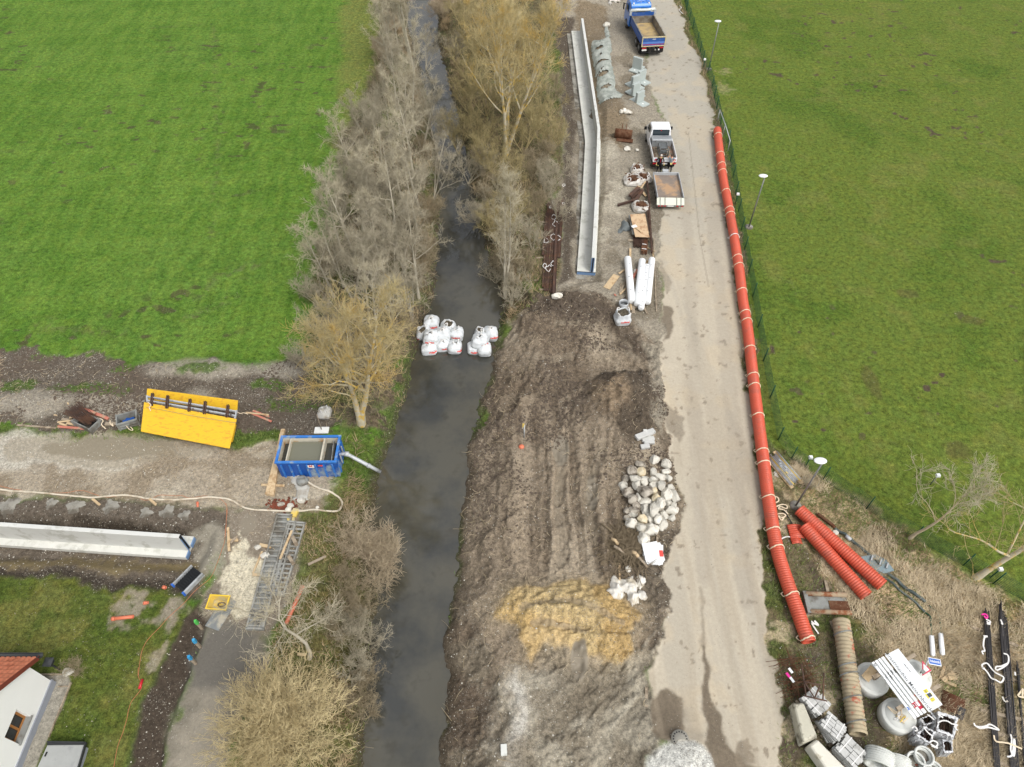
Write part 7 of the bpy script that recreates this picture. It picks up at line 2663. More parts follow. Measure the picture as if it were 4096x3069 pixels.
# ---- concrete trough with rusted plates
a, b = P('L7', 560, 1310), P('L7', 950, 1325)
a2 = P('L7', 560, 1180)
hd_ = hd(a, b)
Lx, Ly = (b - a).length, .95
t = thing('steel_trough', 'weathered open steel shoring panel with rusty edges', 'shoring panel', (a + b) / 2 + Vector((0, .5, 0)), hd_)
mb = MB()
mb.box((0, 0, .08), (Lx, Ly, .1))
mb.build('base_plate', m_galvd, t)
for s in (-1, 1):
    mb = MB()
    mb.tube([(-Lx / 2, s * Ly / 2, .2), (Lx / 2, s * Ly / 2, .2)], .13, 10)
    mb.build('edge_tube', mat('rust_streaked_concrete', (170, 152, 126), .85, var=.2, vs=2, c2=(134, 84, 56), c2s=2, c2a=.45), t)
mb = MB()
mb.box((-Lx / 2 - .05, 0, .15), (.2, Ly + .2, .3))
mb.build('end_plate', m_galvd, t)
mb = MB()
mb.box((Lx / 2 - .5, -.1, .15), (1.0, .5, .03))
mb.build('rust_plate', m_rusto, t)
plank(P('L7', 712, 1005), P('L7', 748, 1182), .16, .06, m_wood2, 'grey board pointing at the steel shoring panel')
plank(P('L7', 758, 1385), P('L7', 812, 1508), .14, .05, m_wood2, 'pale board beside the far end of the old pipe')
# ---- site sign on concrete rings
def drum(k, x, y, r, h, lb):
    c_ = P(k, x, y)
    t = thing('ballast_drum', lb, 'concrete base', c_, 0, 'round concrete bases of the site sign')
    mb = MB()
    mb.tube([(0, 0, 0), (0, 0, .02), (0, 0, h - .04), (0, 0, h)], [r * .97, r, r, r * .96], 40)
    mb.build('drum', m_ring, t, bevel=.0)
    return t, c_

RD = 1.38
kz = .6
# centres of the drums' top rims
for (x, y), lb in (((205, 770), 'left round concrete base with timber wedges, under the site sign'), ((690, 1470), 'lower round concrete base holding a tangle of straps'), ((1010, 700), 'right round concrete base behind the give way sign')):
    top_ = at('A3', x, y, kz)
    t = thing('ballast_drum', lb, 'concrete base', (top_.x, top_.y, gz(top_.x, top_.y)), 0, 'round concrete bases of the site sign')
    mb = MB()
    r_ = .77
    mb.tube([(0, 0, 0), (0, 0, .03), (0, 0, kz - .05), (0, 0, kz)], [r_ * .97, r_, r_, r_ * .95], 44)
    mb.build('drum', m_ring, t)
    mb = MB()
    mb.tube([(0, 0, kz), (0, 0, kz + .006)], r_ * .8, 40)
    mb.build('cast_top', m_concw if False else m_ring, t)
# sign board: five panels, lying nearly level on posts
zs = 1.5
A0, A1 = at('A3', 655, 182, zs), at('A3', 1532, 1282, zs)       # upper long edge
B0, B1 = at('A3', 185, 510, zs), at('A3', 975, 1565, zs)         # lower long edge
ex = ((A1 - A0) + (B1 - B0)).normalized()
ey = Vector((-ex.y, ex.x, 0))
Ls = ((A1 - A0).length + (B1 - B0).length) / 2
Ws = abs((A0 - B0).dot(ey))
org = (A0 + A1 + B0 + B1) / 4
t = thing('site_sign', 'large white building site sign in six panels with grey lettering', 'sign board', (org.x, org.y, zs), math.atan2(ex.y, ex.x))

def panel(y0, y1, x0, x1, nm='sign_panel'):
    mb = MB()
    mb.box(((x0 + x1) / 2, (y0 + y1) / 2, 0), (x1 - x0, abs(y1 - y0) - .02, .03))
    return mb.build(nm, m_white, t)

W2 = Ws / 2
yb = W2 * 2 * .5
cuts = [W2, W2 - Ws * .50, W2 - Ws * .535, W2 - Ws * .66, W2 - Ws * .77, W2 - Ws * .89, -W2]
big = panel(W2 - Ws * .50, W2, -Ls / 2, Ls / 2)
smalls = []
for i in range(2, 6):
    smalls.append(panel(cuts[i + 1] + .012, cuts[i] - .012, -Ls / 2 + .0, Ls / 2 - .05))

def board_text(par, txt, size, x, y, m_, bold=0.0, align='CENTER'):
    vs, fs = text_mb(txt, size, align, bold)
    mb = MB()
    mb.add([(x + v.x, y + v.y, .019) for v in vs], fs)
    return mb.build('lettering', m_, par)

board_text(big, 'Ersatzneubau Maisachbrücke', .25, .05, W2 - Ws * .41, m_grey, .002)
for x, y, w_ in ((-Ls * .3, W2 - Ws * .36, 1.0), (-Ls * .3, W2 - Ws * .17, .8), (.15, W2 - Ws * .45, 3.2), (Ls * .13, W2 - Ws * .17, 2.2)):
    mb = MB()
    q = x - w_ / 2
    rs = random.Random(int(w_ * 10))
    while q < x + w_ / 2:
        l_ = rs.uniform(.08, .3)
        mb.box((q + l_ / 2, y, .018), (l_, .035, .004))
        q += l_ + .05
    mb.build('small_print', m_pale, big)
mb = MB()
rs = random.Random(77)
cy_, cx_ = W2 - Ws * .16, Ls / 2 - .55
for dx, dy, a_, b_ in ((-.2, .0, .14, .22), (.2, 0, .14, .22), (0, .1, .12, .1), (0, -.12, .2, .08)):
    mb.box((cx_ + dx, cy_ + dy, .018), (a_, b_, .004))
mb.build('yellow_crest', mat('crest_yellow', (232, 214, 90), .6, var=.05), big)
mb = MB()
mb.box((cx_, cy_ + .02, .021), (.16, .2, .004))
mb.build('crest_shield', m_grey, big)
for i, sp in enumerate(smalls):
    yc = (cuts[i + 2] + cuts[i + 3]) / 2
    rs = random.Random(i + 5)
    mb = MB()
    for row in (.06, -.06):
        for x, w_ in ((-Ls * .32, .7), (.1, 1.7)):
            q = x - w_ / 2
            while q < x + w_ / 2:
                l_ = rs.uniform(.06, .25)
                mb.box((q + l_ / 2, yc + row, .018), (l_, .03, .004))
                q += l_ + .05
    mb.build('small_print', m_pale, sp)
yc = (cuts[2] + cuts[3]) / 2
mb = MB()
mb.box((Ls / 2 - .42, yc, .018), (.34, .2, .004))
mb.build('red_logo', m_signr, smalls[0])
mb = MB()
mb.box((Ls / 2 - .48, yc - .02, .021), (.2, .12, .004))
mb.build('white_logo_field', m_white, smalls[0])
board_text(smalls[1], 'M', .26, Ls / 2 - .5, (cuts[3] + cuts[4]) / 2, m_light, .02)
board_text(smalls[2], 'dorner', .13, Ls / 2 - .5, (cuts[4] + cuts[5]) / 2, m_pale, .0)
board_text(smalls[3], 'FE', .14, Ls / 2 - .5, (cuts[5] + cuts[6]) / 2, m_signb, .008)
board_text(smalls[3], 'Q', .16, -Ls / 2 + .15, (cuts[5] + cuts[6]) / 2, m_grey, .008)
for fx in (-.30, .25):
    mb = MB()
    mb.box((fx * Ls, .1, -.07), (.16, Ws + .9, .1))
    mb.build('cross_beam', m_wood2, t)
for fx in (-.30, .25):
    for sy in (-1, 1):
        mb = MB()
        mb.box((fx * Ls, sy * (Ws / 2 - .2), -.12 - .66), (.14, .14, 1.25))
        mb.build('post', m_wood2, t)
mb = MB()
mb.box((.75, cuts[1] - .02, -.06), (.45, .12, .03))
mb.build('orange_bracket', m_opipe, t)
# timber wedges at the left base, straps at the lower base
for a, b, w_, m_, lb in (((10, 745), (185, 545), .16, m_wood, 'fresh thin timber leaning under the left corner of the site sign'), ((60, 800), (240, 600), .3, m_wood, 'wide fresh timber leaning under the left corner of the site sign'), ((190, 770), (300, 690), .2, m_wood2, 'grey timber block on the left round base')):
    pa, pb = at('A3', *a, kz + .08), at('A3', *b, kz + .55)
    mb = MB()
    mb.beam(pa, pb, w_, .08)
    tag(mb.build('timber', m_), lb, 'timber')
rs = random.Random(21)
cc_ = at('A3', 690, 1500, kz + .04)
for i in range(5):
    pts = [cc_ + Vector((rs.gauss(0, .16), rs.gauss(0, .2), rs.uniform(0, .15))) for _ in range(7)]
    mb = MB()
    mb.strap(spline(pts, 4), .045)
    tag(mb.build('strap_tangle', [m_cream, m_tape, m_cream, m_tape, m_ytub][i]), 'strap tangled on the lower round concrete base', 'strap', 'straps tangled on the concrete base')
mb = MB()
mb.beam(at('A3', 785, 1500, kz + .1), at('A3', 700, 1670, .2), .09, .06)
tag(mb.build('grey_batten', m_galvd), 'grey batten leaning off the lower round base', 'batten')
# give way sign + street name sign, on one post lying over the base
t = thing('give_way_sign', 'red and white triangular give way sign propped on the right base', 'road sign', at('A3', 1195, 610, .9))
o_ = t.location.copy()
tri = [at('A3', 1125, 432, 1.05), at('A3', 1310, 632, .95), at('A3', 1130, 735, .85)]
cen = sum(tri, Vector()) / 3

def tri_plate(f, dz, m_, nm):
    mb = MB()
    ps = [cen + (p - cen) * f + Vector((0, 0, dz)) - o_ for p in tri]
    qs = [p - Vector((0, 0, .012)) for p in ps]
    mb.add(ps + qs, [(0, 2, 1), (3, 4, 5), (0, 1, 4, 3), (1, 2, 5, 4), (2, 0, 3, 5)])
    return mb.build(nm, m_, t)

tri_plate(1.0, 0, m_white, 'white_plate')
tri_plate(.96, .014, m_signr, 'red_border')
tri_plate(.58, .028, m_white, 'white_field')
mb = MB()
mb.tube([at('A3', 1245, 400, 1.2) - o_, at('A3', 1200, 530, 1.0) - o_, at('A3', 1090, 680, .75) - o_], .035, 8)
mb.build('sign_post', m_galv, t)
mb = MB()
mb.box(at('A3', 1150, 650, 1.0) - o_, (.18, .16, .05), .5)
mb.build('clamp', m_galvd, t)
sa, sb = at('A3', 1255, 432, 1.2), at('A3', 1475, 490, 1.1)
t = thing('street_name_sign', 'blue street name sign with white lettering beside the give way sign', 'street sign', (sa + sb) / 2, hd(sa, sb))
Lq = (sb - sa).length
mb = MB()
mb.box((0, 0, 0), (Lq, .34, .02))
mb.build('white_plate', m_white, t, bevel=.005)
mb = MB()
mb.box((0, 0, .013), (Lq - .07, .26, .008))
mb.build('blue_field', m_signb, t)
vs, fs = text_mb('Rotbachstraße', .185, bold=.004)
mb = MB()
sc_ = (Lq - .14) / (max(v.x for v in vs) - min(v.x for v in vs))
mb.add([(v.x * sc_, v.y, .02) for v in vs], fs)
mb.build('lettering', m_white, t)
# ---- two weathered concrete blocks
def conc_block(k, ps, h, lb, m_):
    q = [at(k, x, y, h) for x, y in ps]
    c_ = sum(q, Vector()) / 4
    mb = MB()
    top_ = [p for p in q]
    low = [c_ + (p - c_) * 1.12 - Vector((0, 0, .18)) for p in q]
    bot = [Vector((p.x, p.y, 0)) for p in low]
    vs = bot + low + top_
    fs = [(3, 2, 1, 0), (8, 9, 10, 11)]
    for L0 in (0, 4):
        fs += [(L0 + i, L0 + (i + 1) % 4, L0 + 4 + (i + 1) % 4, L0 + 4 + i) for i in range(4)]
    mb.add(vs, fs)
    return tag(mb.build('concrete_block', m_, bevel=.05), lb, 'concrete block', 'concrete barrier blocks at the road edge')

conc_block('B4', [(250, 1235), (470, 1160), (260, 650), (105, 655)], .75, 'mossy mottled concrete block left of the brick stacks', m_oldc)
conc_block('B4', [(620, 1680), (900, 1650), (480, 1225), (365, 1320)], .75, 'whiter concrete block at the bottom edge of the yard', mat('pale_block', (222, 218, 204), .85, var=.08, vs=2, c2=(180, 172, 150), c2s=2, c2a=.3, bump=.3))
# ---- stacks of grey paving on pallets
def slab_stack(k, ctr, rz, lb, seed, sx=1.25, sy=1.5, layers=5, fan=.0, h0=.12):
    c_ = at(k, *ctr, .5)
    c_.z = gz(c_.x, c_.y)
    t = thing('slab_stack', lb, 'slab stack', c_, rz, 'stacks of grey slabs')
    rs = random.Random(seed)
    mb = MB()
    for i in range(5):
        mb.box((0, (i - 2) * sy * .23, .06), (sx + .1, .12, .1))
    mb.build('pallet', m_wood2, t)
    for j in range(layers):
        mb = MB()
        n_ = 5
        for i in range(n_):
            L_ = sy * rs.uniform(.86, 1.02)
            q = Matrix.Rotation(fan * (j - layers / 2), 3, 'Z')
            p = q @ Vector(((i - (n_ - 1) / 2) * sx / n_, rs.uniform(-.06, .06), 0))
            for hs in (-1, 1):
                qq = q @ Matrix.Rotation(rs.uniform(-.05, .05), 3, 'Z')
                mb.box(p + q @ Vector((rs.uniform(-.015, .015), hs * L_ / 4, h0 + .08 + j * .13 + rs.uniform(-.008, .012))), (sx / n_ - .02, L_ / 2 - .02, .11), qq)
        mb.build('slab_layer', m_pave, t)
    z = h0 + .08 + layers * .13
    for y in (-.3, .3):
        mb = MB()
        q = Matrix.Rotation(fan * layers / 2, 3, 'Z')
        mb.box(q @ Vector((0, y * sy, z - .07)), (sx + .02, .045, .012), q)
        mb.build('binding_band', m_tape, t)
    return t

slab_stack('B4', (430, 640), R(-58), 'grey slab stack carrying a rusty frame', 1, 1.0, 1.0, 5, .03)
slab_stack('B4', (685, 1050), R(33), 'grey slab stack fanned out like cards in the middle', 2, .8, 1.0, 6, .08)
slab_stack('B4', (975, 1430), R(38), 'neatly banded grey slab stack nearest the concrete rings', 3, .95, 1.08, 5, .0)
# rusty frame leaning over the first stack
fp = {'a': at('B4', 222, 30, 1.7), 'b': at('B4', 292, 520, .95), 'c': at('B4', 575, 165, 1.7), 'd': at('B4', 560, 590, .95), 'e': at('B4', 250, 525, 1.0), 'f': at('B4', 620, 610, .95), 'g': at('B4', 265, 300, 1.35), 'h': at('B4', 515, 360, 1.35), 'i': at('B4', 430, 565, .95)}
mb = MB()
for a, b in ('ab', 'cd', 'ef', 'gh', 'gi', 'hi'):
    mb.tube([fp[a], fp[b]], .035, 6)
tag(mb.build('steel_trestle', m_rustd), 'rusty steel trestle frame on the first slab stack', 'frame')
# rusty mesh pile
mb = MB()
rs = random.Random(8)
c_ = P('B4', 120, 260)
for i in range(90):
    an = rs.choice((.2, 1.7)) + rs.gauss(0, .15)
    p = c_ + Vector((rs.uniform(-.75, .75), rs.uniform(-.9, .9), rs.uniform(.05, .4)))
    d = Vector((math.cos(an), math.sin(an), rs.uniform(-.1, .1))) * rs.uniform(.3, .7)
    mb.tube([p - d, p + Vector((0, 0, rs.uniform(-.05, .08))), p + d], .012, 4, cap=False)
mb.tube([P('B4', 45, 430, .1), P('B4', 130, 395, .15), P('B4', 270, 380, .1)], .05, 6)
tag(mb.build('rusty_mesh', m_rusto), 'tangled rusty reinforcement mesh by the road', 'mesh')
for x, y, m_, lb in ((12, 205, mat('pink_tag', (240, 60, 160), .6, var=.03), 'bright pink tag on the rusty mesh'), (50, 130, m_white, 'tiny white tag above the pink one'), (72, 275, m_white, 'tiny white tag below the pink one')):
    mb = MB()
    mb.box(P('B4', x, y, .45), (.12, .26 if 'pink' in lb else .1, .03), .5)
    tag(mb.build('marker_tag', m_), lb, 'tag')
mb = MB()
mb.ico(P('A3', 310, 1068, .1), .11, 2)
tag(mb.build('can', m_light), 'small red and white can between the two near bases', 'can')
# ---- concrete rings and pipes at the bottom edge
def ring(k, a, b, ro, ri, lb, nm='concrete_ring', grooves=0):
    pa, pb = at(k, *a, ro), at(k, *b, ro)
    t = thing(nm, lb, 'concrete pipe', pa, 0, 'concrete pipe parts at the bottom edge')
    mb = MB()
    mb.pipe(Vector((0, 0, 0)), pb - pa, ro, ri, 32)
    if grooves:
        for i in range(grooves):
            c0 = (pb - pa) * ((i + .3) / grooves)
            c1 = (pb - pa) * ((i + .7) / grooves)
            mb.tube([c0, c0.lerp(c1, .2), c0.lerp(c1, .8), c1], [ro, ro + .03, ro + .03, ro], 32, cap=False)
    mb.build('pipe_body', m_ring, t)
    return t

ring('B5', (180, 760), (205, 590), .62, .5, 'ribbed concrete ring with two black bands, leftmost', grooves=7)
ring('B5', (385, 800), (385, 650), .55, .46, 'bluish ribbed pipe ring lying next to the banded one', grooves=7)
def upright_pipe(k, x, y, r, h, lb):
    c_ = at(k, x, y, h)
    t = thing('manhole_ring', lb, 'concrete pipe', (c_.x, c_.y, 0), 0, 'concrete pipe parts at the bottom edge')
    mb = MB()
    mb.pipe((0, 0, 0), (0, 0, h - .12), r * .86, r * .7, 28)
    mb.pipe((0, 0, h - .14), (0, 0, h), r, r * .82, 28)
    mb.build('pipe_body', m_ring, t)
    mb = MB()
    mb.tube([(0, 0, h - .3), (0, 0, h - .28)], r * .72, 24)
    mb.build('inner_floor', m_concd, t)
    mb = MB()
    mb.box((r * .2, -r * .3, h - .27), (.12, .06, .03))
    mb.build('brick_chip', m_brick, t)

upright_pipe('B5', 608, 685, .40, .75, 'front standing socket pipe of the cluster')
upright_pipe('B5', 702, 630, .42, .78, 'rear standing socket pipe of the cluster')
upright_pipe('B5', 515, 668, .2, .45, 'small pipe with a dark red bore left of the sockets')
upright_pipe('B5', 815, 790, .38, .6, 'standing socket pipe cut by the bottom edge of the picture')
upright_pipe('B5', 720, 780, .3, .5, 'low pipe between the socket pipes at the bottom edge')
# ---- film wrapped rebar cages
def cage(k, q, h, lb, seed):
    tp_ = [at(k, x, y, h) for x, y in q]
    c_ = sum(tp_, Vector()) / 4
    t = thing('wrapped_cage', lb, 'rebar package', (c_.x, c_.y, 0), 0, 'film wrapped rebar packages')
    o_ = Vector((c_.x, c_.y, 0))
    mb = MB()
    rs = random.Random(seed)
    for lv in range(7):
        z = .08 + lv * (h - .1) / 6
        P4 = [Vector((p.x, p.y, z)) - o_ for p in tp_]
        for i in range(4):
            mb.tube([P4[i], P4[(i + 1) % 4]], .016, 4)
    for i in range(26):
        a_, b_ = rs.sample(range(4), 2)
        f1, f2 = rs.random(), rs.random()
        p1 = (tp_[0].lerp(tp_[1], f1)) - o_
        p2 = (tp_[3].lerp(tp_[2], f1 + rs.uniform(-.1, .1))) - o_
        z = rs.uniform(.1, h - .12)
        mb.tube([Vector((p1.x, p1.y, z)), Vector((p2.x, p2.y, z))], .014, 4)
    mb.build('rebar_cage', m_rust, t)
    mb = MB()
    n_ = 10
    loops = []
    for lv, (sc, z) in enumerate(((1.08, 0), (1.1, h * .4), (1.05, h * .8), (1.0, h + .02), (.84, h + .05), (.74, h + .01))):
        L_ = []
        for i in range(4):
            for j in range(n_):
                p = tp_[i].lerp(tp_[(i + 1) % 4], j / n_) - o_
                L_.append(Vector((p.x * sc + rs.uniform(-.03, .03), p.y * sc + rs.uniform(-.03, .03), z + rs.uniform(-.02, .02))))
        loops.append(L_)
    o2 = len(mb.v)
    for L_ in loops:
        mb.v += [tuple(v) for v in L_]
    m__ = 4 * n_
    for a in range(len(loops) - 1):
        for i in range(m__):
            mb.f.append([a * m__ + i, a * m__ + (i + 1) % m__, (a + 1) * m__ + (i + 1) % m__, (a + 1) * m__ + i])
            mb.m.append(0)
            mb.sm.append(False)
    mb.build('wrapping_film', m_film, t)
    return t

cage('B5', [(850, 130), (1075, 200), (1040, 430), (830, 350)], .95, 'largest film wrapped rebar package, right of the site sign', 1)
cage('B5', [(700, 290), (820, 360), (760, 500), (610, 400)], 1.0, 'stacked film wrapped package at the front left', 2)
cage('B5', [(560, 330), (660, 290), (720, 440), (600, 470)], .6, 'low film wrapped package under the stacked one', 3)
cage('B5', [(895, 440), (1005, 465), (1025, 590), (920, 600)], .8, 'smallest film wrapped package, nearest the camera', 4)
cage('B5', [(640, 210), (800, 150), (810, 260), (700, 290)], .7, 'film wrapped package half under the site sign', 5)
for pts, lb in (([(850, 165), (880, 180), (910, 200)], 'white strap end on the largest package'), ([(850, 260), (900, 235), (960, 240), (1010, 270), (1075, 285), (1040, 300), (1075, 345)], 'twisted white strap across the largest package'), ([(700, 320), (740, 370), (790, 410), (780, 430)], 'white strap over the stacked package'), ([(760, 480), (800, 460), (850, 490), (830, 530), (780, 520), (850, 545), (770, 500)], 'bunched white straps below the stacked package'), ([(730, 165), (770, 190), (810, 225)], 'white strap at the tip of the site sign'), ([(560, 320), (590, 300), (620, 340), (590, 350)], 'bunched white strap on the low package')):
    ribbon('B5', pts, 1.05, .06, m_tape, 'white_strap', lb)
for a, b, w_, m_, lb in (((870, 75), (1000, 90), .1, m_wood, 'light batten above the largest package'), ((990, 90), (995, 145), .1, m_wood, 'short light batten beside the grey bar bundle'), ((985, -10), (990, 25), .12, m_wood, 'light batten across the rusty bars'), ((480, 445), (560, 475), .14, m_wood2, 'grey board end under the low package'), ((815, 415), (890, 440), .16, m_wood, 'light board between the packages'), ((835, 570), (880, 590), .12, m_wood2, 'grey board end by the smallest package')):
    plank(P('B5', *a), P('B5', *b), w_, .08, m_, lb)
for a, b, n_, m_, lb, w_ in (((880, 0), (1135, 120), 14, m_rusto, 'rusty reinforcement bars behind the site sign', .9), ((1000, 115), (1130, 185), 12, m_rebar, 'dark grey bar bundle beside the rusty bars', .6)):
    pa, pb = P('B5', *a), P('B5', *b)
    d = (pb - pa).normalized()
    s_ = Vector((d.y, -d.x, 0))
    mb = MB()
    for j in range(n_ * 2):
        q = s_ * ((j % n_) / n_ - .5) * w_ + Vector((0, 0, .08 + .07 * (j // n_)))
        mb.tube([pa + q, pb + q], .028, 5)
    tag(mb.build('bar_bundle', m_), lb, 'steel bars')
# ---- long dark steel bar bundles at the right edge
for i, (a, b, n_, w_, lb) in enumerate((((195, 70), (255, 960), 4, .2, 'left long dark steel bar bundle in the dry grass'), ((278, 95), (345, 960), 4, .18, 'middle long dark steel bar bundle in the dry grass'), ((295, 100), (362, 960), 4, .2, 'bundle lying against the middle steel bars'), ((372, 390), (415, 960), 2, .06, 'thin dark steel bars at the picture edge'), ((275, 40), (290, 300), 2, .06, 'thin steel bars continuing beyond the middle bundle'))):
    pa, pb = P('B6', *a), P('B6', *b)
    d = (pb - pa)
    L = d.length
    d.normalize()
    s_ = Vector((d.y, -d.x, 0))
    rs = random.Random(i)
    mb = MB()
    for j in range(n_ * 2):
        q = s_ * ((j % n_) / max(1, n_ - 1) - .5) * w_ + Vector((0, 0, .16 + .06 * (j // n_)))
        mb.tube([pa + q + d * rs.uniform(-.3, .3), pa + q + d * L * .5 + Vector((rs.uniform(-.03, .03), 0, 0)), pb + q], .03, 5)
    tag(mb.build('bar_bundle', m_rebar), lb, 'steel bars', 'long dark steel bar bundles')
for a, b, lb in (((112, 150), (382, 266), 'farthest timber bearer under the steel bars'), ((135, 355), (410, 478), 'second timber bearer under the steel bars'), ((168, 628), (425, 690), 'third timber bearer under the steel bars'), ((200, 738), (388, 805), 'fourth timber bearer under the steel bars'), ((225, 905), (325, 950), 'nearest timber bearer under the steel bars')):
    plank(P('B6', *a), P('B6', *b), .16, .09, m_wood2, lb, 'bearer', 'timber_bearer')
for pts, m_, lb in (([(180, 85), (200, 80), (215, 95), (205, 105), (195, 90)], mat('pink_tag', (240, 60, 160)), 'pink ribbon on the far end of the left bars'), ([(205, 110), (232, 125), (210, 135), (230, 138), (208, 122)], m_tape, 'crumpled white strap at the far end of the left bars'), ([(288, 112), (300, 140), (292, 130)], m_tape, 'white tag on the middle bars'),
                    ([(190, 205), (215, 208), (196, 215), (190, 260), (198, 290), (182, 292), (190, 310)], m_tape, 'white strap hanging off the left bars'), ([(305, 305), (330, 315), (332, 355), (305, 382), (265, 400), (262, 380), (290, 378), (330, 360)], m_tape, 'large white strap loop over the middle bars'),
                    ([(190, 395), (182, 370), (210, 360), (235, 390), (260, 415), (305, 440), (290, 470), (260, 455), (235, 445), (215, 415), (190, 385)], m_tape, 'long white strap loop between left and middle bars'), ([(135, 700), (150, 720), (200, 720), (230, 708), (280, 740), (240, 730), (215, 725), (170, 730), (140, 712)], m_tape, 'white strap crossing the left bars low down'),
                    ([(250, 770), (262, 805), (330, 815), (410, 848)], m_cream, 'cream strap crossing the bars'), ([(345, 765), (352, 800), (345, 850), (362, 890), (370, 840), (365, 790), (355, 880), (325, 892)], m_tape, 'white strap bundle low on the middle bars'), ([(370, 410), (372, 430)], m_tape, 'white tag on the thin bars'), ([(385, 545), (405, 520), (415, 505), (412, 545), (420, 555), (388, 548)], m_cream, 'cream strap knot on the thin bars'), ([(298, 550), (312, 578), (330, 575)], m_film2, 'scrap of plastic between the bars')):
    ribbon('B6', pts, .32, .07, m_, 'loose_strap', lb)
# ---- battens star, pumps, pipeline
for a, b, lb in (((1465, 800), (1545, 555), 'upright batten of the splayed batten group'), ((1500, 830), (1710, 675), 'broad batten of the splayed batten group'), ((1610, 780), (1760, 775), 'thin level batten behind the broad one'), ((1540, 825), (1770, 925), 'lowest batten of the splayed group')):
    plank(P('A3', *a), P('A3', *b), .2 if 'broad' in lb else .15, .05, m_wood, lb, lift=.05 if 'broad' in lb else 0)
for (x0, y0), (x1, y1), lb in (((1385, 315), (1400, 500), 'left silver pump cylinder in the grass'), ((1465, 295), (1485, 490), 'right silver pump cylinder in the grass')):
    pa, pb = P('L8', x0, y0, .16), P('L8', x1, y1, .16)
    t = thing('pump_cylinder', lb, 'pump', pa, 0, 'silver pump cylinders')
    d = pb - pa
    mb = MB()
    mb.tube([d * 0, d * .04, d * .94, d], [.05, .1, .1, .06], 16)
    mb.build('cylinder', m_lampw, t)
    mb = MB()
    mb.tube([Vector((.12, 0, .02)), d + Vector((.11, 0, .02))], .025, 6)
    mb.build('side_pipe', m_lampw, t)
line_thing('L8', [(1250, 30), (1290, 60), (1330, 105), (1380, 150), (1383, 200), (1385, 310)], .04, m_fence, 'cable', 'dark cable leading to the left pump cylinder', 'cable')
line_thing('L8', [(1370, 50), (1420, 90), (1450, 130), (1465, 200), (1470, 290)], .04, m_fence, 'cable', 'dark cable leading to the right pump cylinder', 'cable')
m_pe = mat('dark_pe_pipe', (70, 82, 80), .5, var=.15, c2=(110, 116, 110), c2a=.4)
for pts, r, m_, lb in (([(640, 370), (700, 415), (800, 500)], .1, m_rusto, 'rusty steel pipe end beside the upper orange pipe'), ([(800, 500), (860, 545), (960, 615), (1080, 720), (1160, 790), (1250, 880), (1400, 1000), (1520, 1100), (1657, 1200)], .085, m_pe, 'long dark pipeline across the dry grass'), ([(1110, 830), (1200, 910), (1330, 1010), (1440, 1110), (1560, 1200), (1657, 1300)], .06, m_pe, 'thinner dark hose parallel to the pipeline')):
    line_thing('L7', pts, r, m_, 'pipeline', lb, 'pipe', n=10)
mb = MB()
mb.tube([P('L7', 905, 575, .1), P('L7', 955, 615, .1)], .11, 12)
tag(mb.build('pipe_sleeve', m_galv), 'silver sleeve on the dark pipeline', 'sleeve')
t = thing('slide_gate', 'grey flat plate clamped to the dark pipeline', 'plate', P('L7', 1190, 845), hd(P('L7', 1120, 830), P('L7', 1270, 910)))
mb = MB()
mb.prism([(-.85, -.1), (-.2, .5), (.4, .5), (.9, .1), (.5, -.35), (-.3, -.4)], .03, .1)
mb.build('plate', mat('blue_grey_plate', (128, 146, 152), .5, var=.12), t)
for x in (-.3, .15, .5):
    mb = MB()
    mb.box((x, .12, .16), (.06, .35, .1))
    mb.build('clamp', m_galv, t)
rock(P('L7', 805, 543, .08), (.18, .16, .14), m_rockl, 'small pale stone beside the dark pipeline', seed=61, name='stone', cat='stone')
# scaffold tube bundle on boards
t = thing('scaffold_bundle', 'pallet of grey scaffold tubes with yellow parts beside the long pipe', 'scaffold tubes', P('C5', 270, 290), hd(P('C5', 180, 190), P('C5', 370, 400)))
mb = MB()
mb.box((0, .3, .06), (2.5, .25, .06))
mb.box((0, -.38, .06), (2.5, .25, .06))
mb.build('boards', m_wood, t)
rs = random.Random(5)
for i in range(9):
    mb = MB()
    y = -.42 + i * .1
    mb.tube([(-1.05 + rs.uniform(-.1, .1), y, .16), (1.05 + rs.uniform(-.1, .1), y, .16)], .035, 8)
    mb.build('tube', m_ytub if i in (2, 7) else m_galv, t)
for i in range(7):
    mb = MB()
    mb.box((-.5 + i * .17, .05 - (i % 3) * .09, .24), (.16, .08, .07), rs.uniform(0, 1.5))
    mb.build('coupler', m_ytub if i == 5 else m_galv, t)
sheet('C5', [(125, 312), (170, 308), (215, 398), (130, 378)], .03, m_film2, 'white_board_scrap', 'triangular pale scrap beside the long orange pipe', 'scrap', 71, .02, n=10)
plank(P('Z7', 105, 530), P('Z7', 122, 625), .2, .05, m_wood, 'light board between the road and the long pipe')
# small vehicle or tarp at the very top
sheet('C3', [(945, -20), (1080, -20), (1085, 25), (1030, 35), (1000, 30), (985, 58), (955, 55)], .4, m_film2, 'white_cover', 'white plastic cover at the top edge left of the dump truck', 'cover', 81, .1, n=16)
rock(P('Z3', 710, 165, .2), (.45, .35, .3), m_rockl, 'pale block at the far tip of the geotextile', seed=62, name='stone', cat='stone')

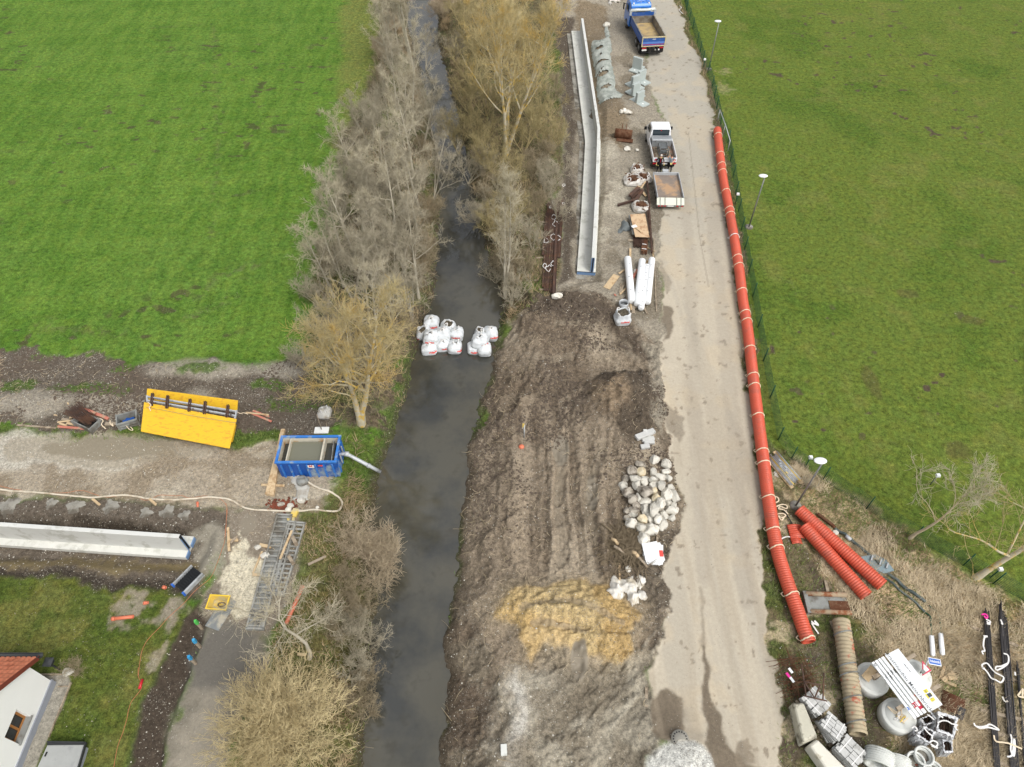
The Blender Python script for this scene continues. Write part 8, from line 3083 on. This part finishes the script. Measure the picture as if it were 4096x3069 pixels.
# ---- loose pebbles over soil and gravel
def pebbles(name, label, n_, test, smin, smax, m_, seed):
    g = np.random.default_rng(seed)
    w_ = test.astype(float)
    # sample in proportion to ground area
    area = np.repeat(np.gradient(YY), len(sv)) * np.abs(np.gradient(GX, axis=1)).ravel()
    w_ = w_ * area * ((Y > 4) & (Y < 97) & (np.abs(X) < 75))
    idx_ = g.choice(len(X), n_, p=w_ / w_.sum())
    px = X[idx_] + g.uniform(-.08, .08, n_)
    py = Y[idx_] + g.uniform(-.08, .08, n_)
    pz = Z[idx_]
    base = np.array([[1, 0, 0], [.3, .95, 0], [-.8, .6, 0], [-.8, -.6, 0], [.3, -.95, 0], [0, 0, .8]])
    s_ = g.uniform(smin, smax, n_) * (g.random(n_) ** 1.5 * .8 + .4)
    an = g.uniform(0, 6.28, n_)
    ca, sa = np.cos(an), np.sin(an)
    bx = base[None, :, 0] * g.uniform(.7, 1.2, (n_, 6))
    by = base[None, :, 1] * g.uniform(.6, 1.0, (n_, 6))
    Vp = np.stack([(bx * ca[:, None] - by * sa[:, None]) * s_[:, None] + px[:, None], (bx * sa[:, None] + by * ca[:, None]) * s_[:, None] + py[:, None], base[None, :, 2] * s_[:, None] + pz[:, None] - .005], 2).reshape(-1, 3)
    tri_ = np.array([[0, 1, 5], [1, 2, 5], [2, 3, 5], [3, 4, 5], [4, 0, 5]])
    F = (tri_[None] + (np.arange(n_) * 6)[:, None, None]).reshape(-1, 3)
    o = link(bpy.data.objects.new(name, np_mesh(name, Vp, F, [m_], smooth=False)))
    return tag(o, label, None, None, 'stuff')

def zmask(*names):
    return np.isin(zid, [ZN.index(q) for q in names])

pebbles('pebbles', 'pale loose pebbles scattered over the dug soil', 5200, zmask('dug_soil', 'trench_soil', 'gravel_track', 'gravel_lane', 'soil_strip') & (dw < -.2), .022, .05, m_rock, 1)
pebbles('pebbles', 'pale loose pebbles scattered over the churned soil', 5200, zmask('churned_soil', 'site_gravel', 'muddy_yard', 'sand_heap') & (dw < -.3), .022, .05, m_rock, 2)
clodm = mat('soil_clod', (98, 87, 76), .95, var=.3, bump=.4)
pebbles('soil_clods', 'dark soil clods over the churned ground', 14000, zmask('churned_soil', 'dug_soil') * sm(fbm(X, Y, .35, 301, 3), .4, .65) * (dw < -.4) * sm(Y, 16, 28), .04, .12, clodm, 3)
# ================================================================== TREES, SHRUBS, GRASSES
def tubes_np(branches, n):
    """many tapered branches as one vertex and face array"""
    by = {}
    for p, r in branches:
        by.setdefault(len(p), []).append((p, r))
    Vs, Fs, off = [], [], 0
    for k, L in by.items():
        Pn = np.array([b[0] for b in L])
        Rn = np.array([b[1] for b in L])
        B = len(L)
        T = np.empty_like(Pn)
        T[:, 1:-1] = Pn[:, 2:] - Pn[:, :-2]
        T[:, 0] = Pn[:, 1] - Pn[:, 0]
        T[:, -1] = Pn[:, -1] - Pn[:, -2]
        T /= np.linalg.norm(T, axis=2, keepdims=True) + 1e-9
        ref = np.where(np.abs(T[:, :1, 2:3]) > .8, np.array([1., 0, 0]), np.array([0, 0, 1.]))
        A = np.cross(T, np.broadcast_to(ref, T.shape))
        A /= np.linalg.norm(A, axis=2, keepdims=True) + 1e-9
        Bn = np.cross(T, A)
        an = np.arange(n) * 2 * np.pi / n
        V_ = Pn[:, :, None] + (A[:, :, None] * np.cos(an)[None, None, :, None] + Bn[:, :, None] * np.sin(an)[None, None, :, None]) * Rn[:, :, None, None]
        idx_ = np.arange(B * k * n).reshape(B, k, n) + off
        q = np.stack([idx_[:, :-1], np.roll(idx_, -1, 2)[:, :-1], np.roll(idx_, -1, 2)[:, 1:], idx_[:, 1:]], -1).reshape(-1, 4)
        Vs.append(V_.reshape(-1, 3))
        Fs.append(q)
        off += B * k * n
    return np.concatenate(Vs), np.concatenate(Fs)

def norm(v):
    return v / (np.linalg.norm(v) + 1e-9)

def path_from(g, p, d, L, k, wob, up=0.0):
    pts = [p]
    d = norm(d)
    st = L / (k - 1)
    for _ in range(k - 1):
        d = norm(d + g.normal(0, wob, 3) + np.array([0, 0, up]))
        pts.append(pts[-1] + d * st)
    return np.array(pts)

def make_tree_data(seed, h=10, spread=3, trunks=1, f0=.3, counts=(14, 7, 6, 5), r0=.16, steep=.9, up=.06, wob=.10, lean=(0, 0), fine=.008, tw=(.32, .5), trunk_pts=None, flare=0, lens=(1, .5, .42, .36)):
    g = np.random.default_rng(seed)
    big, small = [], []
    for ti in range(trunks):
        a0 = g.uniform(0, 6.28)
        ln = np.array([lean[0], lean[1], 1.0])
        if trunks > 1:
            ln = ln + np.array([math.cos(a0 + ti * 6.28 / trunks), math.sin(a0 + ti * 6.28 / trunks), 0]) * g.uniform(.12, .4) * (1 + flare)
        hh = h * g.uniform(.85, 1.0) if trunks > 1 else h
        if trunk_pts is not None:
            tp_ = np.array(trunk_pts, float)
        else:
            tp_ = path_from(g, np.array([0, 0, -.15]), ln, hh, 9, wob * .35, .02)
        kk = len(tp_)
        rr = r0 * (1 - np.linspace(0, 1, kk) ** 1.0 * .92)
        rr[0] *= 1.35
        big.append((tp_, rr))
        seg = np.linspace(0, 1, kk)
        for i in range(counts[0]):
            f = f0 + (1 - f0) * (i + g.uniform(0, 1)) / counts[0]
            f = min(f, .985)
            p = np.array([np.interp(f, seg, tp_[:, c]) for c in range(3)])
            az = i * 2.4 + g.uniform(-.4, .4)
            el = steep * g.uniform(.75, 1.2)
            L = spread * lens[0] * (1.15 - .75 * ((f - f0) / (1 - f0))) * g.uniform(.7, 1.15)
            d = np.array([math.cos(az) * math.cos(el), math.sin(az) * math.cos(el), math.sin(el)])
            b1 = path_from(g, p, d, L, 7, wob, up)
            r1 = float(np.interp(f, seg, rr)) * g.uniform(.4, .6)
            big.append((b1, max(r1, .018) * (1 - np.linspace(0, .85, 7))))
            s1 = np.linspace(0, 1, 7)
            for j in range(counts[1]):
                f2 = .2 + .78 * (j + g.uniform(0, 1)) / counts[1]
                p2 = np.array([np.interp(f2, s1, b1[:, c]) for c in range(3)])
                t2 = norm(b1[min(6, int(f2 * 6) + 1)] - b1[int(f2 * 6)])
                d2 = norm(t2 + g.normal(0, .62, 3) + np.array([0, 0, .12 + up]))
                L2 = L * lens[1] * (1.15 - .6 * f2) * g.uniform(.6, 1.2)
                b2 = path_from(g, p2, d2, L2, 5, wob * 1.2, up)
                r2 = max(r1 * .42 * (1 - f2 * .5), .012)
                small.append((b2, r2 * (1 - np.linspace(0, .75, 5))))
                s2 = np.linspace(0, 1, 5)
                for m_ in range(counts[2]):
                    f3 = .15 + .83 * (m_ + g.uniform(0, 1)) / counts[2]
                    p3 = np.array([np.interp(f3, s2, b2[:, c]) for c in range(3)])
                    t3 = norm(b2[min(4, int(f3 * 4) + 1)] - b2[int(f3 * 4)])
                    d3 = norm(t3 + g.normal(0, .6, 3) + np.array([0, 0, .1 + up]))
                    L3 = max(L2 * lens[2] * g.uniform(.6, 1.3), .25)
                    b3 = path_from(g, p3, d3, L3, 4, wob * 1.3, up)
                    small.append((b3, max(r2 * .5, fine * 1.15) * (1 - np.linspace(0, .5, 4))))
                    for q in range(counts[3]):
                        f4 = .1 + .88 * (q + g.uniform(0, 1)) / counts[3]
                        i4 = min(2, int(f4 * 3))
                        p4 = b3[i4] + (b3[i4 + 1] - b3[i4]) * (f4 * 3 - i4)
                        d4 = norm(norm(b3[-1] - b3[0]) + g.normal(0, .6, 3) + np.array([0, 0, up * 1.5]))
                        L4 = g.uniform(*tw)
                        b4 = np.array([p4, p4 + d4 * L4 * .5 + g.normal(0, .02, 3), p4 + d4 * L4 + g.normal(0, .05, 3)])
                        small.append((b4, np.array([fine, fine * .85, fine * .6])))
    return big, small

def tree_proto(name, mt, mc, *a, **k):
    big, small = make_tree_data(*a, **k)
    Vb, Fb = tubes_np(big, 7)
    Vs, Fs = tubes_np(small, 3)
    return np_mesh('trunk', Vb, Fb, [mt]), np_mesh('crown', Vs, Fs, [mc]), name

def put(proto, k, x, y, label, cat, group=None, s=1.0, rz=0.0, z=None, sz=None, tilt=(0, 0)):
    p = P(k, x, y)
    if z is not None:
        p.z = z
    t = thing(proto[2], label, cat, p, (tilt[0], tilt[1], rz), group)
    t.scale = (s, s, sz or s)
    for nm, me in (('trunk', proto[0]), ('crown', proto[1])):
        o = bpy.data.objects.new(nm, me)
        COL.objects.link(o)
        o.parent = t
    return t

def bark(name, c1, c2, c3, amt, sc=1.2):
    m = mat(name, c1, .9, var=.22, vs=3, c2=c2, c2s=sc, c2a=amt)
    return m

bk_grey = bark('grey_bark', (188, 180, 162), (206, 198, 176), 0, .3)
bk_lich = bark('lichened_bark', (204, 194, 168), (214, 178, 84), 0, .45, 2.2)
tw_grey = bark('grey_twigs', (184, 175, 152), (156, 147, 126), 0, .4)
tw_pale = bark('pale_twigs', (202, 192, 166), (176, 166, 138), 0, .3)
tw_lich = bark('lichened_twigs', (196, 180, 134), (204, 172, 98), 0, .4, .5)
tw_brown = bark('brown_twigs', (166, 152, 124), (138, 126, 102), 0, .4)
tw_pink = bark('pinkish_twigs', (196, 180, 152), (168, 152, 128), 0, .4)
tw_will = bark('willow_twigs', (224, 206, 160), (196, 178, 134), 0, .45, .6)

T_a = tree_proto('bare_tree', bk_grey, tw_grey, 1, h=8.6, spread=2.7, counts=(13, 6, 5, 4), steep=.85, r0=.12)
T_b = tree_proto('bare_tree', bk_grey, tw_grey, 2, h=7.4, spread=2.6, trunks=3, counts=(8, 5, 4, 4), steep=.95, r0=.09, f0=.25)
T_c = tree_proto('bare_tree', bk_grey, tw_pale, 3, h=9.2, spread=2.9, counts=(13, 6, 5, 4), steep=.8, r0=.13, wob=.13)
T_big = tree_proto('lichened_tree', bk_lich, tw_lich, 4, h=13.0, spread=5.2, trunks=3, counts=(14, 7, 5, 4), steep=1.0, r0=.2, f0=.3, flare=.1, fine=.010, tw=(.4, .7))
T_slim = tree_proto('slim_tree', bk_grey, tw_pale, 5, h=10.6, spread=2.6, trunks=2, counts=(15, 6, 4, 3), steep=1.15, r0=.11, f0=.22, flare=-.7, up=.08)
T_front = tree_proto('lichened_tree', bk_lich, tw_lich, 16, h=10.8, spread=4.6, trunks=2, counts=(13, 8, 6, 4), steep=.8, flare=-.4, r0=.22, wob=.14, f0=.25, up=.05, fine=.0085, tw=(.35, .6))
T_pop = tree_proto('poplar', bk_grey, tw_pale, 7, h=13, spread=2.6, trunks=2, counts=(13, 6, 5, 4), steep=1.15, r0=.17, f0=.4, flare=-.75)
T_field = tree_proto('field_tree', bark('pale_bark', (206, 190, 162), (180, 166, 140), 0, .3), tw_pale, 8, h=6.2, spread=2.9, counts=(9, 6, 4, 3), steep=.95, r0=.09, f0=.38, wob=.17)
T_lean = tree_proto('leaning_tree', bk_lich, tw_lich, 9, h=7.5, spread=4.8, counts=(11, 7, 5, 4), steep=.6, r0=.17, f0=.2, wob=.18, lean=(.35, 0))
T_crook = tree_proto('crooked_tree', bk_grey, tw_pale, 10, h=4, spread=3.0, counts=(9, 8, 5, 3), steep=.45, r0=.11, f0=.42, wob=.16, fine=.007, trunk_pts=[(0, 0, -.1), (.12, .1, .5), (.0, .35, 1.1), (-.35, .5, 1.7), (-.75, .6, 2.3), (-.9, .8, 3.0), (-.8, 1.2, 3.7), (-.6, 1.5, 4.3)])
S_br = tree_proto('bare_shrub', tw_brown, tw_brown, 11, h=2.6, spread=1.5, trunks=6, counts=(5, 4, 3, 3), steep=.8, r0=.035, f0=.1, flare=1.2, fine=.0075, tw=(.2, .4))
S_gr = tree_proto('bare_shrub', tw_grey, tw_grey, 12, h=3.0, spread=1.6, trunks=6, counts=(5, 4, 3, 3), steep=.9, r0=.035, f0=.1, flare=1.0, fine=.0075, tw=(.2, .4))
S_pk = tree_proto('bare_shrub', tw_pink, tw_pink, 13, h=2.4, spread=2.0, trunks=6, counts=(7, 5, 4, 3), steep=.5, r0=.05, f0=.1, flare=1.6, fine=.009, tw=(.3, .55), wob=.16)
S_ol = tree_proto('bare_shrub', tw_lich, bark('olive_twigs', (178, 164, 118), (154, 142, 102), 0, .4), 14, h=3.4, spread=1.9, trunks=6, counts=(5, 4, 4, 3), steep=.9, r0=.04, f0=.1, flare=1.0, fine=.008, tw=(.25, .45))

def willow_data(seed, R_=3.6, Hh=4.4, n=520):
    g = np.random.default_rng(seed)
    big, small = [], []
    for i in range(n):
        az = g.uniform(0, 6.28)
        u = g.uniform(0, 1) ** .55
        el = math.acos(u * .97) if False else g.uniform(.08, 1.0) ** .7 * math.pi / 2
        L = g.uniform(.86, 1.0)
        end = np.array([math.cos(az) * math.cos(el) * R_, math.sin(az) * math.cos(el) * R_, math.sin(el) * Hh]) * L * g.uniform(.92, 1.06)
        st = np.array([g.normal(0, .2), g.normal(0, .2), g.uniform(0, .3)])
        mid = end * .5 + np.array([g.normal(0, .12), g.normal(0, .12), .35])
        ts = np.linspace(0, 1, 9)[:, None]
        b = (1 - ts) ** 2 * st + 2 * ts * (1 - ts) * mid + ts ** 2 * end
        b[1:-1] += g.normal(0, .04, (7, 3))
        r = g.uniform(.010, .02)
        big.append((b, r * (1 - np.linspace(0, .75, 9))))
        for j in range(12):
            f = g.uniform(.35, 1.0)
            i4 = min(7, int(f * 8))
            p = b[i4] + (b[i4 + 1] - b[i4]) * (f * 8 - i4)
            d = norm(norm(b[i4 + 1] - b[i4]) + g.normal(0, .55, 3) + np.array([0, 0, .15]))
            L2 = g.uniform(.35, .7)
            q = path_from(g, p, d, L2, 4, .16, .05)
            small.append((q, .0075 * (1 - np.linspace(0, .4, 4))))
            for k_ in range(3):
                f4 = g.uniform(.2, .95)
                i5 = min(2, int(f4 * 3))
                p5 = q[i5] + (q[i5 + 1] - q[i5]) * (f4 * 3 - i5)
                d5 = norm(norm(q[-1] - q[0]) + g.normal(0, .6, 3))
                L5 = g.uniform(.15, .35)
                small.append((np.array([p5, p5 + d5 * L5 * .5, p5 + d5 * L5 + g.normal(0, .03, 3)]), np.array([.0065, .0055, .004])))
    return big, small

big, small = willow_data(31)
Vb, Fb = tubes_np(big, 4)
Vs, Fs = tubes_np(small, 3)
W_ = (np_mesh('trunk', Vb, Fb, [tw_brown]), np_mesh('crown', Vs, Fs, [tw_will]), 'willow_bush')
cw = at('A5', 895, 1400, 1.5)
t = thing('willow_bush', 'huge round tan willow bush beside the lane at the bottom edge', 'willow', (cw.x, cw.y, gz(cw.x, cw.y)))
t.scale = (1.0, 1.08, .95)
for nm, me in (('trunk', W_[0]), ('crown', W_[1])):
    o = link(bpy.data.objects.new(nm, me))
    o.parent = t

put(T_front, 'S', 1444, 1692, 'big yellow lichened bare tree nearest the blue tank', 'tree', rz=2.2)
put(T_big, 'S', 2020, 622, 'largest yellow lichened bare tree on the right bank', 'tree', rz=.4)
put(T_big, 'F', 1075, 165, 'second yellowish bare tree on the right bank, at the top edge', 'tree', s=.62, rz=2.4)
put(T_slim, 'S', 2020, 1190, 'slim pale bare tree standing alone on the right bank', 'tree', rz=1.0)
put(T_crook, 'A5', 1090, 912, 'crooked pale bare tree above the round willow bush', 'tree')
put(T_field, 'L7', 1510, 600, 'small pale bare tree at the sports field corner', 'tree', rz=2.0)
put(T_lean, 'C6', 480, 655, 'leaning lichened tree cut off by the right picture edge', 'tree', rz=.6)
put(T_pop, 'F', 893, 160, 'tall pale poplar right beside the far stream', 'tree', rz=0, s=.95)
put(T_pop, 'F', 862, 60, 'tall pale poplar at the top edge', 'tree', rz=2, s=1.0)
rs = random.Random(44)
LT = [(905, 642), (878, 600), (862, 560), (905, 520), (850, 505), (908, 452), (866, 430), (832, 472), (895, 385), (850, 350), (910, 330), (872, 292), (826, 388), (800, 330), (896, 240), (852, 240), (872, 190), (846, 160), (866, 120), (842, 90), (880, 30), (848, 20),
      (850, 700), (822, 742), (800, 690), (768, 655), (775, 575), (742, 540), (805, 620), (785, 505), (745, 615), (795, 435), (770, 400), (838, 640), (885, 690), (725, 640), (815, 540), (750, 470)]
for i, (x, y) in enumerate(LT):
    pr = (T_a, T_b, T_c)[i % 3]
    put(pr, 'F', x + rs.uniform(-5, 5), y + rs.uniform(-6, 6), 'bare grey tree in the dense thicket on the left bank of the stream', 'tree', 'bare trees of the left bank thicket', s=rs.uniform(.7, .97) * (.9 if y < 200 else 1) * (.8 if x < 760 else 1), rz=rs.uniform(0, 6.28))
for i, (x, y, pr, s) in enumerate([(700, 720, S_gr, 1), (690, 660, S_gr, 1), (720, 590, S_br, 1), (720, 800, S_gr, 1.1), (790, 800, S_gr, 1.1), (840, 780, S_ol, .9), (760, 740, S_br, 1), (870, 740, S_br, 1), (660, 800, S_gr, .9), (905, 600, S_br, 1), (925, 560, S_br, .8), (890, 500, S_gr, 1), (925, 480, S_br, .9), (915, 410, S_gr, 1),
                                 (925, 350, S_br, 1), (780, 340, S_gr, 1), (760, 420, S_gr, 1), (735, 480, S_gr, 1), (800, 260, S_gr, 1), (820, 200, S_br, 1), (835, 130, S_pk, .8), (850, 70, S_pk, .8), (835, 30, S_br, .8), (885, 300, S_gr, 1), (905, 270, S_br, .9), (885, 210, S_br, .9), (895, 120, S_br, .8), (700, 560, S_gr, .9), (830, 590, S_br, 1), (840, 420, S_br, 1)]):
    put(pr, 'F', x, y, 'bare shrub under the trees of the left bank', 'shrub', 'bare shrubs below the left bank trees', s=s * rs.uniform(.85, 1.1), rz=rs.uniform(0, 6.28))
for i, (x, y, pr, s) in enumerate([(1000, 60, S_ol, 1.3), (1030, 120, S_ol, 1.3), (985, 130, S_gr, 1.0), (1020, 190, S_ol, 1.2), (1050, 250, S_ol, 1.2), (1010, 240, S_ol, 1.0), (1035, 320, S_ol, 1.1), (1060, 370, S_ol, 1.1), (1130, 330, S_ol, 1.2), (1160, 280, S_ol, 1.1), (1190, 230, S_br, 1), (1150, 390, S_br, 1), (1180, 430, S_gr, 1), (1100, 420, S_ol, 1),
                                 (1060, 450, S_br, 1), (1070, 520, S_ol, 1.1), (1140, 470, S_br, 1), (1150, 540, S_gr, .9), (1100, 500, S_ol, 1), (1090, 590, S_br, .9), (1130, 590, S_br, .8), (1170, 350, S_br, 1), (1195, 400, S_gr, .9), (1105, 660, S_gr, .9), (1070, 610, S_gr, .8), (960, 40, S_pk, 1), (1120, 100, S_ol, 1.1), (1160, 150, S_ol, 1.0), (1180, 80, S_ol, .9), (1190, 330, S_ol, .9), (1205, 480, S_gr, .8), (1110, 250, S_ol, 1.2), (1080, 130, S_ol, 1.3)]):
    put(pr, 'F', x, y, 'bare shrub crowding the right bank of the stream', 'shrub', 'bare shrubs on the right bank', s=s * rs.uniform(.85, 1.1), rz=rs.uniform(0, 6.28))
put(S_pk, 'F', 800, 1195, 'pinkish bare shrub overhanging the stream below the blue tank', 'shrub', s=.95, rz=.3)
put(S_pk, 'F', 828, 1240, 'pinkish bare shrub leaning over the water below the larger one', 'shrub', s=.75, rz=2.3)
for i, (x, y, pr, s) in enumerate([(795, 1310, S_br, .8), (770, 1350, S_gr, .75), (800, 1390, S_gr, .75), (750, 1300, S_br, .6), (780, 1440, S_gr, .8), (740, 1385, S_br, .6), (775, 1500, S_br, .7), (760, 1245, S_br, .55), (795, 1550, S_br, .6), (715, 1340, S_gr, .5), (800, 1460, S_br, .6)]):
    put(pr, 'F', x, y, 'brown bare shrub between the lane and the stream', 'shrub', 'brown shrubs on the lower left bank', s=s * rs.uniform(.85, 1.1), rz=rs.uniform(0, 6.28))
put(S_gr, 'C5', 620, 560, 'small dark shrub stump by the nearest street lamp', 'shrub', s=.3)
put(S_br, 'L4', 840, 560, 'little bare shrub on the lawn beside the garden stone', 'shrub', s=.42)

# ---- grasses as real blades
def blades(name, label, n_, wgt, h0, h1, wd, lay, m_, seed):
    g = np.random.default_rng(seed)
    area = np.repeat(np.gradient(YY), len(sv)) * np.abs(np.gradient(GX, axis=1)).ravel()
    w_ = wgt.astype(float) * area * ((Y > 4) & (Y < 97) & (np.abs(X) < 75))
    w_ /= w_.sum()
    idx_ = g.choice(len(X), n_, p=w_)
    px = X[idx_] + g.uniform(-.1, .1, n_)
    py = Y[idx_] + g.uniform(-.1, .1, n_)
    pz = Z[idx_] - .02
    az = g.uniform(0, 6.28, n_) * .6 + fbm(px, py, .5, seed, 2) * 9
    L = g.uniform(h0, h1, n_)
    ly = g.uniform(lay[0], lay[1], n_)
    tx, ty, tz = np.cos(az) * L * ly, np.sin(az) * L * ly, L * np.sqrt(np.maximum(.02, 1 - ly ** 2))
    wx, wy_ = -np.sin(az) * wd, np.cos(az) * wd
    Vg = np.stack([np.stack([px - wx, py - wy_, pz], 1), np.stack([px + wx, py + wy_, pz], 1), np.stack([px + tx, py + ty, pz + tz], 1)], 1).reshape(-1, 3)
    F = np.arange(3 * n_).reshape(-1, 3)
    o = link(bpy.data.objects.new(name, np_mesh(name, Vg, F, [m_], smooth=False)))
    return tag(o, label, None, None, 'stuff')

def blade_mat(name, c1, c2):
    m, n, l, b = new_mat(name)
    g = n.new('ShaderNodeNewGeometry')
    nn = noise(n, l, g.outputs['Position'], 1.1, 6, .7)
    f = rng(n, l, nn.outputs['Fac'], .38, .62)
    f2 = mth(n, l, 'ADD', mth(n, l, 'MULTIPLY', f, .6), mth(n, l, 'MULTIPLY', g.outputs['Random Per Island'], .4))
    k1 = tuple(v * KA for v in srgb(c1))
    k2 = tuple(v * KA for v in srgb(c2))
    l.new(mixc(n, l, f2, k1, k2), b.inputs['Base Color'])
    b.inputs['Roughness'].default_value = .8
    return m

bm_straw = blade_mat('straw_blades', (222, 204, 172), (160, 144, 112))
bm_tan = blade_mat('tan_blades', (190, 166, 128), (140, 124, 94))
bm_green = blade_mat('green_blades', (92, 116, 50), (122, 132, 66))
bm_lawn = blade_mat('lawn_blades', (76, 98, 38), (108, 116, 54))
bm_mead = blade_mat('meadow_blades', (78, 114, 42), (112, 140, 66))
blades('dry_grass_blades', 'long bleached dry grass covering the yard corner', 46000, np.clip(inT, 0, 1) * sm(fbm(X, Y, .4, 441, 4), .36, .55), .2, .5, .016, (.6, .97), bm_straw, 5)
blades('bank_grass_blades', 'rough grass on the banks and verges', 42000, zmask('undergrowth', 'bank_grass', 'verge', 'grass_strip', 'muddy_yard') * (.4 + fbm(X, Y, .4, 401, 3)), .15, .4, .016, (.3, .9), bm_green, 6)
blades('dead_grass_blades', 'dead tan grass between the shrubs', 30000, zmask('undergrowth', 'bank_grass', 'verge') * sm(fbm(X, Y, .45, 405, 3), .48, .6), .2, .55, .018, (.4, .95), bm_tan, 7)
blades('fringe_grass_blades', 'overhanging grass tufts along the stream edge', 9000, ((dw < -.6) & (dw > -1.6) & (X < at('F', 900, 800).x + 8)) * zmask('undergrowth', 'bank_grass') * sm(fbm(X, Y, .6, 409, 3), .45, .55), .4, .8, .022, (.5, .95), bm_tan, 8)
for i, (x, y, pr, s) in enumerate([(938, 430, T_b, .75), (948, 345, T_b, .7), (930, 255, T_b, .7), (1012, 395, S_gr, 1.2), (990, 330, S_ol, 1.1), (920, 150, T_b, .6), (1035, 480, S_gr, 1.1)]):
    put(pr, 'F', x, y, 'thin bare tree leaning out over the stream', 'tree', 'thin bare trees reaching over the stream', s=s, rz=i * 1.3, tilt=(0, .35 if x < 960 else -.35))
blades('yard_grass_blades', 'short green grass growing through the dry grass', 16000, np.clip(inT, 0, 1) * sm(fbm(X, Y, .4, 441, 4), .52, .38), .1, .25, .016, (.3, .9), bm_green, 15)
near = np.clip(1.6 - Y / 70, .15, 1)
blades('meadow_grass_blades', 'green meadow grass', 90000, (zmask('meadow') & (np.abs(X) < 70)) * near, .10, .2, .02, (.5, .95), bm_mead, 9)
blades('lawn_grass_blades', 'short lawn and field grass', 70000, zmask('lawn', 'sports_field') * near, .06, .14, .018, (.5, .95), bm_lawn, 10)

def litter(name, label, n_, wgt, l0, l1, r, m_, seed):
    """loose sticks and roots lying on the soil"""
    g = np.random.default_rng(seed)
    area = np.repeat(np.gradient(YY), len(sv)) * np.abs(np.gradient(GX, axis=1)).ravel()
    w_ = wgt.astype(float) * area * ((Y > 4) & (Y < 97) & (np.abs(X) < 75))
    idx_ = g.choice(len(X), n_, p=w_ / w_.sum())
    br = []
    for i in idx_:
        a = g.uniform(0, 6.28)
        L = g.uniform(l0, l1)
        d = np.array([math.cos(a), math.sin(a), g.uniform(-.05, .15)])
        p0 = np.array([X[i], Y[i], Z[i] + .03])
        p1 = p0 + d * L * .5 + np.append(g.normal(0, .05, 2), .02)
        br.append((np.array([p0, p1, p0 + d * L]), np.array([r, r * .9, r * .5]) * g.uniform(.6, 1.3)))
    Vq, Fq = tubes_np(br, 4)
    o = link(bpy.data.objects.new(name, np_mesh(name, Vq, Fq, [m_])))
    return tag(o, label, None, None, 'stuff')

litter('twig_litter', 'pale twigs and roots littering the churned soil', 1500, zmask('churned_soil', 'dug_soil', 'gravel_lane', 'gravel_track') * (dw < -.3) * sm(fbm(X, Y, .3, 501, 3), .4, .6), .15, .5, .012, tw_pink, 11)
litter('root_litter', 'dark roots sticking out of the cut stream bank', 900, ((dw < -.2) & (dw > -3)) * zmask('churned_soil', 'bank_grass', 'undergrowth'), .2, .8, .014, tw_brown, 12)
